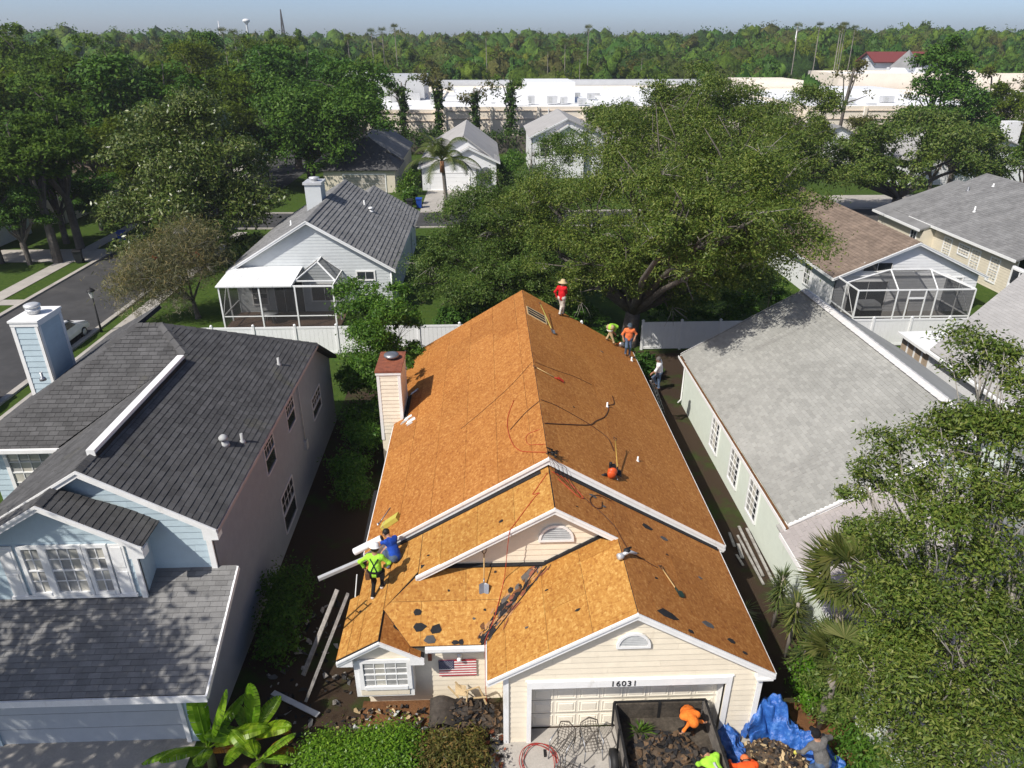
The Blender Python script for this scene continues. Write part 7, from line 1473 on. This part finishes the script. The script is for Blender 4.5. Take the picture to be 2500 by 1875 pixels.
# ladders
def ladder(label, a, b, w, side, n, mat=None):
    a, b, s = Vector(a), Vector(b), Vector(side).normalized() * w / 2; t = world_thing('ladder', label, 'ladder', tuple(a))
    for sg in (-1, 1): MB().beam(a + s * sg, b + s * sg, .03, .08, s.cross(b - a)).build('rail', mat or M_alu, t)
    for k in range(n):
        p = a.lerp(b, (k + .6) / n); MB().tube([p - s, p + s], .017, 6).build('rung', mat or M_alu, t)
ladder('weathered ladder leaning on the left eave in front of the bay roof', (-5.35, 14.6, 0), (-3.95, 15.25, 3.3), .4, (-.17, .72, -.55), 12, M_wood)
ladder('dark extension ladder under the man in white at the right eave', (8.75, 31.0, 0), (7.45, 29.2, 3.0), .4, (.4, 1, 0), 11, M_metal)
def boards(items):
    for (nm, lab, a, b, w, h, mt, cat) in items: tag(MB().beam(a, b, w, h).build(nm, mt), lab, cat)
boards([('loose_gutter', 'white gutter end sticking out past the left eave', (-5.15, 16.75, 2.55), (-3.6, 17.5, 2.78), .12, .1, M_alu, 'gutter'),
        ('grey_plank', 'narrow weathered plank propped behind the ladder on the left', (-5.6, 15.4, .1), (-4.7, 17.0, 1.9), .14, .04, M_wood, 'plank'),
        ('metal_strip', 'bent metal strip lying on the dark ground left of the bay', (-6.35, 14.85, .06), (-4.87, 14.0, .1), .16, .03, M_alu, 'metal strip'),
        ('hanging_strip', 'loose white strip hanging from the left eave', (-4.1, 17.2, 2.3), (-4.25, 17.0, 1.2), .03, .02, M_whiteclean, 'strip'),
        ('torn_felt', 'black torn felt hanging along the left eave by the crouching worker', (-3.95, 17.6, 2.5), (-4.05, 21.5, 2.4), .22, .06, M_under, 'felt')])
M_trimold = plain('dirty_white_trim', (.34, .33, .31), .7, var=.3, vscale=4, dirt=((.16, .14, .12), 3, .5))
for i, (a, b, w) in enumerate((((9.55, 22.0, .1), (9.5, 19.2, .08), .12), ((9.35, 21.5, .06), (9.38, 18.8, .05), .1), ((9.7, 21.6, .3), (9.65, 18.5, .22), .12), ((9.2, 21.0, .05), (9.1, 20.2, .05), .16), ((9.05, 21.6, .12), (9.0, 20.8, .1), .12), ((8.95, 20.4, .05), (9.0, 19.8, .05), .1))):
    tag(MB().beam(a, b, w * .8, .04).build('white_trim_board', M_trimold), ['longest white trim board at the foot of the mint wall', 'middle long trim board lying on the mulch', 'upper trim board resting against the mint wall', 'short broken trim board nearest the orange house', 'short tilted trim offcut by the mint wall', 'smallest trim offcut at the near end of the pile'][i], 'board', 'stripped trim boards by the mint wall')
# ------------------------------------------------------------------ front yard: trailer, debris, tarp, chairs
t = world_thing('dump_trailer', 'dark dump trailer with tall wooden sides parked before the garage door', 'trailer', (4.4, 12.2, 0))
xa, xb, ya, yb, zt = 3.25, 5.62, 10.6, 13.25, 1.12
M_tr = plain('dirty_dark_plywood', (.07, .058, .045), .85, var=.5, vscale=2.5, fine=15, bumps=.4); M_trail = plain('grimy_grey_board', (.15, .135, .12), .85, var=.4, vscale=3)
MB().box((xa, ya, .5), (xb, yb, .56)).build('floor', M_tr, t)
for z0 in (.56, .75, .94):
    MB().box((xa - .04, ya, z0), (xa, yb, z0 + .18)).build('side_board', M_trail, t); MB().box((xb, ya, z0), (xb + .04, yb, z0 + .18)).build('side_board', M_trail, t)
for k in range(2): MB().box((xa + .03 + k * 1.17, yb - .05, .57), (xa + 1.14 + k * 1.17, yb, 1.1)).build('headboard', M_tr, t)
mb = MB()
for x in (xa - .06, xb + .04):
    for y in (ya + .1, 11.6, 12.4, yb - .05): mb.box((x - .025, y - .03, .3), (x + .025, y + .03, zt + .05))
for y in (yb,): mb.box((xa - .05, y, zt - .04), (xb + .05, y + .04, zt + .02)); mb.box((4.38, y - .06, .55), (4.46, y + .03, zt))
mb.box((xa - .06, ya, zt), (xa + .0, yb, zt + .03)); mb.box((xb + .0, ya, zt), (xb + .06, yb, zt + .03)); mb.box((xa, ya, .42), (xb, yb, .5)); mb.build('frame', M_black, t)
for sx in (xa - .2, xb + .2):
    for y in (11.3, 12.1):
        wl = MB().lathe((sx - .1, y, .33), [(.2, 0), (.33, .02), (.34, .1), (.33, .18), (.2, .2)], 16, axis=(1, 0, 0)).build('wheel', M_black, t); MB().lathe((sx - .11, y, .33), [(.16, 0), (.16, .22)], 12, axis=(1, 0, 0)).build('rim', M_metal, wl)
def rubble(name, label, cx, cy, z0, rx, ry, hz, n, smin, smax, mats, seed, cat='debris', mound=None):
    rd = random.Random(seed); t = world_thing(name, label, cat, (cx, cy, z0)); prs = {}
    for k in range(n):
        a = rd.uniform(0, 6.28); q = math.sqrt(rd.random()); x, y = cx + rx * q * math.cos(a), cy + ry * q * math.sin(a); z = z0 + hz * (1 - q * q) * rd.uniform(.75, 1.05); s = rd.uniform(smin, smax)
        nrm = Vector((rd.gauss(0, .45), rd.gauss(0, .45), 1)).normalized(); u = nrm.cross(Vector((math.cos(a * 7), math.sin(a * 7), .1))).normalized(); v = nrm.cross(u); c = Vector((x, y, z + .02))
        poly = [c + u * s * math.cos(b) * rd.uniform(.6, 1.1) + v * s * .6 * math.sin(b) * rd.uniform(.6, 1.1) + nrm * rd.uniform(-.15, .15) * s for b in np.linspace(0, 5.3, rd.choice([4, 5, 6]))]
        mi = rd.randrange(len(mats)); prs.setdefault(mi, MB()).prism(poly, nrm * .012)
        if k < 40: MB().prism(poly, nrm * .012).build('shingle_piece', mats[mi], t); 
    for mi, mb in prs.items(): tag(mb.build('loose_scraps', mats[mi], t), kind='stuff')
    if mound:
        mb = MB(); N1 = 18
        V = []; F = []
        for i in range(7):
            for j in range(N1):
                a = 2 * math.pi * j / N1; q = i / 6; V.append((cx + rx * q * 1.05 * math.cos(a) * (1 + .1 * math.sin(3 * a + seed)), cy + ry * q * 1.05 * math.sin(a) * (1 + .12 * math.cos(2 * a)), z0 + hz * (1 - q * q) * (.9 + .1 * math.sin(5 * a + i)) - .01))
        for i in range(6):
            for j in range(N1): F.append((i * N1 + j, (i + 1) * N1 + j, (i + 1) * N1 + (j + 1) % N1, i * N1 + (j + 1) % N1))
        mb.add(V, F, 0, True); mb.build('mound', mound, t)
    return t
M_dirt = plain('debris_dirt', (.09, .065, .045), .95, var=.5, vscale=6, fine=25, bumps=.7); M_oldsh = plain('old_torn_shingle', (.06, .05, .042), .9, var=.4, vscale=6); M_brownsh = plain('brown_torn_shingle', (.12, .075, .042), .9, var=.4, vscale=6)
rubble('shingle_pile', 'heap of torn brown shingles and leaves beside the blue tarp', 7.25, 11.9, 0, .95, 1.0, .5, 600, .04, .12, [M_oldsh, M_brownsh, M_under, M_brownsh, M_woodtan], 1, mound=M_dirt)
rubble('trailer_load', 'load of torn shingles and black felt in the open trailer', 4.35, 11.7, .56, 1.1, 1.1, .35, 420, .05, .15, [M_under, M_oldsh, M_under, M_brownsh], 2, mound=M_dirt)
rubble('front_shingle_pile', 'pile of dark torn shingles against the entry wall under the flag', -.75, 13.75, .02, .95, .6, .5, 330, .06, .2, [M_under, M_brownsh, M_oldsh, M_under], 3, mound=M_dirt)
rubble('bed_litter', 'scattered roofing litter on the soil in front of the bay window', -2.9, 13.75, .02, 1.5, .55, .1, 140, .04, .13, [M_oldsh, M_brownsh, M_lead, M_under, M_woodtan], 4)
rubble('alley_litter', 'scattered dark roofing litter in the shaded alley beside the ladder', -5.3, 16.0, .0, 1.4, 2.6, .08, 150, .05, .18, [M_under, M_oldsh, M_under, M_shdark, M_wood], 5)
rubble('path_litter', 'torn felt scraps on the front path beside the garage pillar', -.1, 12.9, .03, .5, .8, .06, 60, .05, .16, [M_under, M_oldsh, M_rust], 6)
t = world_thing('felt_sheet', 'large curled sheet of black shingles leaning on the front pile', 'debris', (-1.2, 13.6, .5)); mb = MB(); V = []; F = []
for i in range(9):
    for j in range(7): u, v = i / 8, j / 6; V.append((-1.75 + 1.0 * u, 13.25 + .75 * v + .1 * u, .2 + .55 * v * (1 - .2 * u) + .13 * math.sin(u * 5) + .16 * math.cos(v * 3.5)))
for i in range(8):
    for j in range(6): a = i * 7 + j; F.append((a, a + 7, a + 8, a + 1))
mb.add(V, F, 0, True); o = mb.build('sheet', M_oldsh, t); o.modifiers.new('s', 'SOLIDIFY').thickness = .02
t = world_thing('broken_chair', 'broken pale wooden chair frame on top of the front shingle pile', 'chair', (-.7, 14.1, .8)); mb = MB()
for a, b in (((-1.25, 14.1, .95), (-.95, 13.9, .72)), ((-1.05, 14.2, 1.0), (-.75, 14.0, .75)), ((-.8, 14.0, .85), (-.4, 14.05, .95)), ((-.4, 14.05, .95), (-.2, 13.85, .5)), ((-.75, 13.9, .5), (-.7, 13.95, .9)), ((-.55, 13.85, .75), (-.2, 13.9, .72))): mb.beam(a, b, .04, .03)
mb.build('frame', M_woodtan, t); MB().prism([(-1.05, 13.95, .78), (-.75, 13.9, .76), (-.75, 14.15, .88), (-1.05, 14.2, .9)], (0, 0, .02)).build('seat', M_woodtan, t)
# blue tarpaulin: one crumpled sheet
M_tarp = None
m, nt, b, o = _mat('blue_tarpaulin'); n1 = noise(nt, coords(nt), 5, 5, .7); nt.links.new(ramp(nt, n1, [(.3, (.015, .06, .25)), (.55, (.03, .13, .45)), (.72, (.10, .25, .60))]), b.inputs['Base Color']); b.inputs['Roughness'].default_value = .33; b.inputs['Specular IOR Level'].default_value = .6; bump(nt, b, n1, .9, .06); M_tarp = m
def tarp(ctrl, widths, heights, seed, n=60, mw=22):
    rr = np.random.default_rng(seed); ctrl = np.array(ctrl, float); s = np.linspace(0, len(ctrl) - 1, n); P = np.stack([np.interp(s, range(len(ctrl)), ctrl[:, i]) for i in range(2)], 1)
    Wd = np.interp(s, range(len(ctrl)), widths); Hh = np.interp(s, range(len(ctrl)), heights); T = np.gradient(P, axis=0); T /= np.linalg.norm(T, axis=1)[:, None]; Nn = np.stack([-T[:, 1], T[:, 0]], 1)
    ph = rr.uniform(0, 6.28, 12); V = np.zeros((n, mw, 3))
    for j in range(mw):
        q = -1 + 2 * j / (mw - 1); z = Hh * np.maximum(0, 1 - abs(q) ** 1.5)
        z = z + .10 * Hh * np.sin(q * 7 + s * 3 + ph[0]) + .06 * np.sin(q * 13 - s * 5 + ph[1]) + .035 * np.abs(np.sin(s * 9 + q * 17 + ph[2])) + .03 * np.sin(s * 17 + q * 5 + ph[3])
        off = Wd * q * (1 + .15 * np.sin(s * 2.6 + ph[4])) + .06 * np.sin(s * 7 + ph[5] + q * 4)
        V[:, j, :2] = P + Nn * off[:, None]; V[:, j, 2] = np.maximum(.02, z + .03)
    idx = np.arange(n * mw).reshape(n, mw); F = np.stack([idx[:-1, :-1], idx[1:, :-1], idx[1:, 1:], idx[:-1, 1:]], -1).reshape(-1, 4)
    return V.reshape(-1, 3), F
V, F = tarp([(6.72, 12.75), (7.2, 13.2), (7.62, 13.2), (7.85, 12.8), (8.15, 12.6), (8.5, 12.25), (8.7, 11.7), (8.72, 11.0)], [.1, .34, .42, .36, .34, .34, .36, .42], [.5, 1.1, 1.2, .6, .5, .5, .5, .4], 3)
tag(link('blue_tarpaulin', mesh_np('blue_tarpaulin', V, F, M_tarp, smooth=True)), 'crumpled blue tarpaulin draped from the house corner round the debris heap', 'tarpaulin')
V, F = tarp([(6.2, 13.0), (6.3, 12.5), (6.35, 12.0), (6.2, 11.4)], [.35, .3, .28, .35], [.45, .3, .4, .6], 5, 30, 16)
tag(link('blue_tarpaulin', mesh_np('blue_tarpaulin', V, F, M_tarp, smooth=True)), 'shaded fold of blue tarpaulin lying beside the right side of the trailer', 'tarpaulin')
# lattice metal chairs and table
M_chair = plain('dark_bronze_metal', (.10, .085, .07), .5, metal=.3)
def lattice_chair(label, x, y, rz):
    t = thing('patio_chair', label, 'chair', (x, y, 0), 'cast metal patio chairs', rz)
    mb = MB(); n = 5
    for i in range(n + 1):
        u = -.24 + .48 * i / n
        for a, b in (((u, -.22, .42), (u * .9, .22, .42)), ((u, .24, .45), (u * .7, .33, .92 - abs(u) * .35))): mb.tube([a, b], .008, 4)
        v = -.22 + .44 * i / n; mb.tube([(-.24, v, .42), (.24, v, .42)], .008, 4)
        z = .5 + .4 * i / n; hw = .24 * (1 - .25 * i / n); mb.tube([(-hw, .25 + .075 * i / n, z), (0, .27 + .075 * i / n, z + .04), (hw, .25 + .075 * i / n, z)], .008, 4)
    mb.build('lattice', M_chair, t); mb = MB()
    mb.tube([(-.24, .24, .42), (-.26, .26, .6), (-.22, .33, .85), (0, .36, .97), (.22, .33, .85), (.26, .26, .6), (.24, .24, .42)], .017, 6); mb.build('back_frame', M_chair, t)
    for sx in (-.22, .22):
        for sy in (-.2, .22): MB().tube([(sx, sy, .42), (sx * 1.15, sy * 1.2, 0)], .016, 6).build('leg', M_metal, t)
        MB().tube([(sx * 1.1, .24, .66), (sx * 1.15, -.18, .64), (sx * 1.05, -.2, .42)], .016, 6).build('armrest', M_metal, t)
lattice_chair('lattice metal patio chair at the left, facing right, near the red hose', 1.75, 12.55, R(-35)); lattice_chair('lattice metal patio chair at the right, beside the trailer side', 2.55, 12.6, R(8)); lattice_chair('lattice metal patio chair nearest the bottom edge on the driveway', 1.85, 11.85, R(150))
pts = []
for k in range(40): a = k * .52; r = .48 + .06 * math.sin(k * .9); pts.append((1.15 + r * math.cos(a) * .95, 12.35 + r * math.sin(a) * 1.1, .03 + .012 * (k % 5) + .002 * k))
lead('coiled red air hose lying on the driveway left of the chairs', pts, plain('bright_red_hose', (.33, .03, .025), .5), .011)
tag(MB().box((1.3, 12.55, .01), (1.36, 12.75, .05)).build('hand_tool', M_black), 'small black tool lying on the driveway inside the red hose loop', 'tool')
# ------------------------------------------------------------------ street things
def car(label, x, y, rz, paint):
    t = thing('parked_car', label, 'car', (x, y, 0), None, rz); prof = [(-2.2, .35), (-2.25, .62), (-2.1, .92), (-1.55, 1.02), (-1.0, 1.38), (-.3, 1.5), (.45, 1.45), (1.05, 1.08), (1.9, .92), (2.2, .72), (2.25, .38)]
    mb = MB(); V = []; sec = [(-.86, .0), (-.9, .5), (-.84, .82), (-.72, 1.0)]
    n = len(prof)
    for s in (-1, 1):
        for (a, z) in prof: V.append((s * (.9 if z < 1.0 else .66), a, z))
    F = [tuple(range(n))[::-1], tuple(range(n, 2 * n))] + [(i, i + 1, n + i + 1, n + i) for i in range(n - 1)] + [(n - 1, 0, n, 2 * n - 1)]
    mb.add(V, F); o = mb.build('body', paint, t); bv = o.modifiers.new('b', 'BEVEL'); bv.width = .09; bv.segments = 3; bv.limit_method = 'ANGLE'
    for s in (-1, 1): MB().prism([(s * .79, -1.25, 1.03), (s * .79, .85, 1.03), (s * .69, .4, 1.38), (s * .69, -.85, 1.38)], (s * .025, 0, 0)).build('side_window', M_glass, t)
    MB().prism([(-.66, .98, 1.16), (.66, .98, 1.16), (.6, .52, 1.44), (-.6, .52, 1.44)], (0, .03, .02)).build('windscreen', M_glass, t); MB().prism([(-.66, -1.42, 1.14), (.66, -1.42, 1.14), (.6, -1.02, 1.4), (-.6, -1.02, 1.4)], (0, -.03, .02)).build('rear_window', M_glass, t)
    for s in (-1, 1):
        for yy in (-1.35, 1.4):
            w = MB().lathe((s * .72, yy, .33), [(.2, 0), (.32, .01), (.33, .1), (.32, .2), (.2, .21)], 18, axis=(s, 0, 0)).build('wheel', M_black, t); MB().lathe((s * .74, yy, .33), [(.21, 0), (.21, .2), (.05, .205)], 12, axis=(s, 0, 0)).build('rim', M_alu, w)
        MB().box((s * .55 - .18, 2.1, .62), (s * .55 + .18, 2.26, .75)).build('headlight', M_glasspale, t); MB().box((s * .6 - .16, -2.27, .7), (s * .6 + .16, -2.15, .86)).build('tail_light', M_redhose, t)
car('white car parked at the kerb beyond the pale blue chimney', -26.4, 41.6, 0, plain('white_car_paint', (.8, .8, .8), .25, var=.03, spec=.6)); car('dark car at the left frame edge by the kerb', -26.3, 32.0, 0, plain('dark_car_paint', (.03, .025, .025), .25, var=.1, spec=.6))
def wheelie(label, x, y, rz, mat, lid):
    t = thing('wheelie_bin', label, 'bin', (x, y, 0), 'wheelie bins on the streets', rz); mb = MB(); b0 = [(-.24, -.24, .06), (.24, -.24, .06), (.24, .26, .06), (-.24, .26, .06)]; b1 = [(-.32, -.34, 1.02), (.32, -.34, 1.02), (.32, .36, 1.02), (-.32, .36, 1.02)]
    mb.add(b0 + b1, [(3, 2, 1, 0), (0, 1, 5, 4), (1, 2, 6, 5), (2, 3, 7, 6), (3, 0, 4, 7), (4, 5, 6, 7)]); mb.build('bin_body', mat, t)
    MB().prism([(-.35, -.4, 1.02), (.35, -.4, 1.02), (.35, .4, 1.04), (-.35, .4, 1.04)], (0, .02, .07)).build('lid', lid, t); MB().tube([(-.3, .42, .98), (.3, .42, .98)], .025, 7).build('handle', lid, t)
    for s in (-1, 1): MB().lathe((s * .27, .28, .14), [(.14, 0), (.14, .06)], 14, axis=(s, 0, 0)).build('wheel', M_black, t)
M_binblk = plain('black_bin_plastic', (.022, .024, .026), .5); M_binblu = plain('blue_bin_plastic', (.012, .06, .34), .45)
wheelie('dark grey wheelie bin standing on the path beside the side street', -34.3, 59.9, .3, M_binblk, M_black); wheelie('blue wheelie bin at the kerb under the magnolia', -33.6, 66.4, .2, M_binblu, M_binblu)
wheelie('black wheelie bin left of the blue bin by the white house drive', -8.4, 80.0, 0, M_binblk, M_black); wheelie('blue wheelie bin beside the small white house driveway', -7.4, 80.6, 0, M_binblu, M_binblu)
t = world_thing('street_lamp', 'black lantern street lamp on the pavement edge beyond the blue chimney', 'street lamp', (-24.87, 43.75, 0)); MB().tube([(-24.87, 43.75, 0), (-24.87, 43.75, .5), (-24.87, 43.75, 2.3)], [.09, .06, .045], 9).build('pole', M_black, t)
MB().lathe((-24.87, 43.75, 2.3), [(.08, 0), (.1, .06), (.17, .42), (.17, .45)], 8, smooth=False).build('lantern_glass', plain('frosted_lantern_glass', (.6, .6, .58), .3), t); MB().lathe((-24.87, 43.75, 2.75), [(.27, 0), (.25, .05), (.12, .18), (.05, .2), (.03, .28)], 10).build('lantern_hood', M_black, t)
t = world_thing('fire_hydrant', 'pale yellow hydrant on the kerb of the back street', 'hydrant', (-7.1, 71.0, 0)); mb = MB(); mb.lathe((-7.1, 71.0, 0), [(.16, 0), (.16, .05), (.11, .08), (.11, .55), (.14, .58), (.12, .68), (.05, .76), (.02, .8)], 12); mb.tube([(-7.3, 71, .45), (-6.9, 71, .45)], .05, 8); mb.build('barrel', plain('pale_yellow_paint', (.55, .5, .3), .6), t)
t = world_thing('water_tower', 'tiny white water tower on the far left horizon', 'water tower', (-263, 900, 0)); MB().lathe((-263, 900, 0), [(3, 0), (1.3, 3), (1.1, 31), (1.8, 33), (4, 34.5), (4, 36), (2.5, 37), (.1, 37.4)], 14).build('tank', M_whiteclean, t)
t = world_thing('lattice_tower', 'grey lattice mast on the far horizon left of centre', 'tower', (-174, 700, 0)); mb = MB()
for k in range(8):
    z0, z1 = 5 * k, 5 * k + 5; r0, r1 = 3.2 - .38 * k, 3.2 - .38 * (k + 1)
    for i in range(4):
        a0, a1 = i * math.pi / 2 + .6, (i + 1) * math.pi / 2 + .6; p = lambda r, a, z: (-174 + r * math.cos(a), 700 + r * math.sin(a), z)
        mb.beam(p(r0, a0, z0), p(r1, a0, z1), .45, .45); mb.beam(p(r0, a0, z0), p(r1, a1, z1), .3, .3); mb.beam(p(r1, a0, z1), p(r1, a1, z1), .3, .3)
mb.build('lattice', M_chair, t)
for x, y, h, l in ((-137.2, 420, 25.5, 'tall pale light pole rising above the left wood'), (120, 300, 22, 'grey light pole above the right far trees')):
    t = world_thing('light_pole', l, 'pole', (x, y, 0)); MB().tube([(x, y, 0), (x + .05, y, h)], [.35, .2], 8).build('shaft', M_alu, t)
# ------------------------------------------------------------------ air
hz = MB().box((-1300, -80, -1.5), (1400, 1500, 46)).build('haze', None)
hm = bpy.data.materials.new('air'); hm.use_nodes = True; hn = hm.node_tree; hn.nodes.clear()
ho = hn.nodes.new('ShaderNodeOutputMaterial'); hv_ = hn.nodes.new('ShaderNodeVolumePrincipled'); hv_.inputs['Color'].default_value = (.86, .91, 1, 1); hv_.inputs['Density'].default_value = .00026; hv_.inputs['Anisotropy'].default_value = .2
hn.links.new(hv_.outputs[0], ho.inputs['Volume']); hz.data.materials.clear(); hz.data.materials.append(hm); tag(hz, kind='stuff')
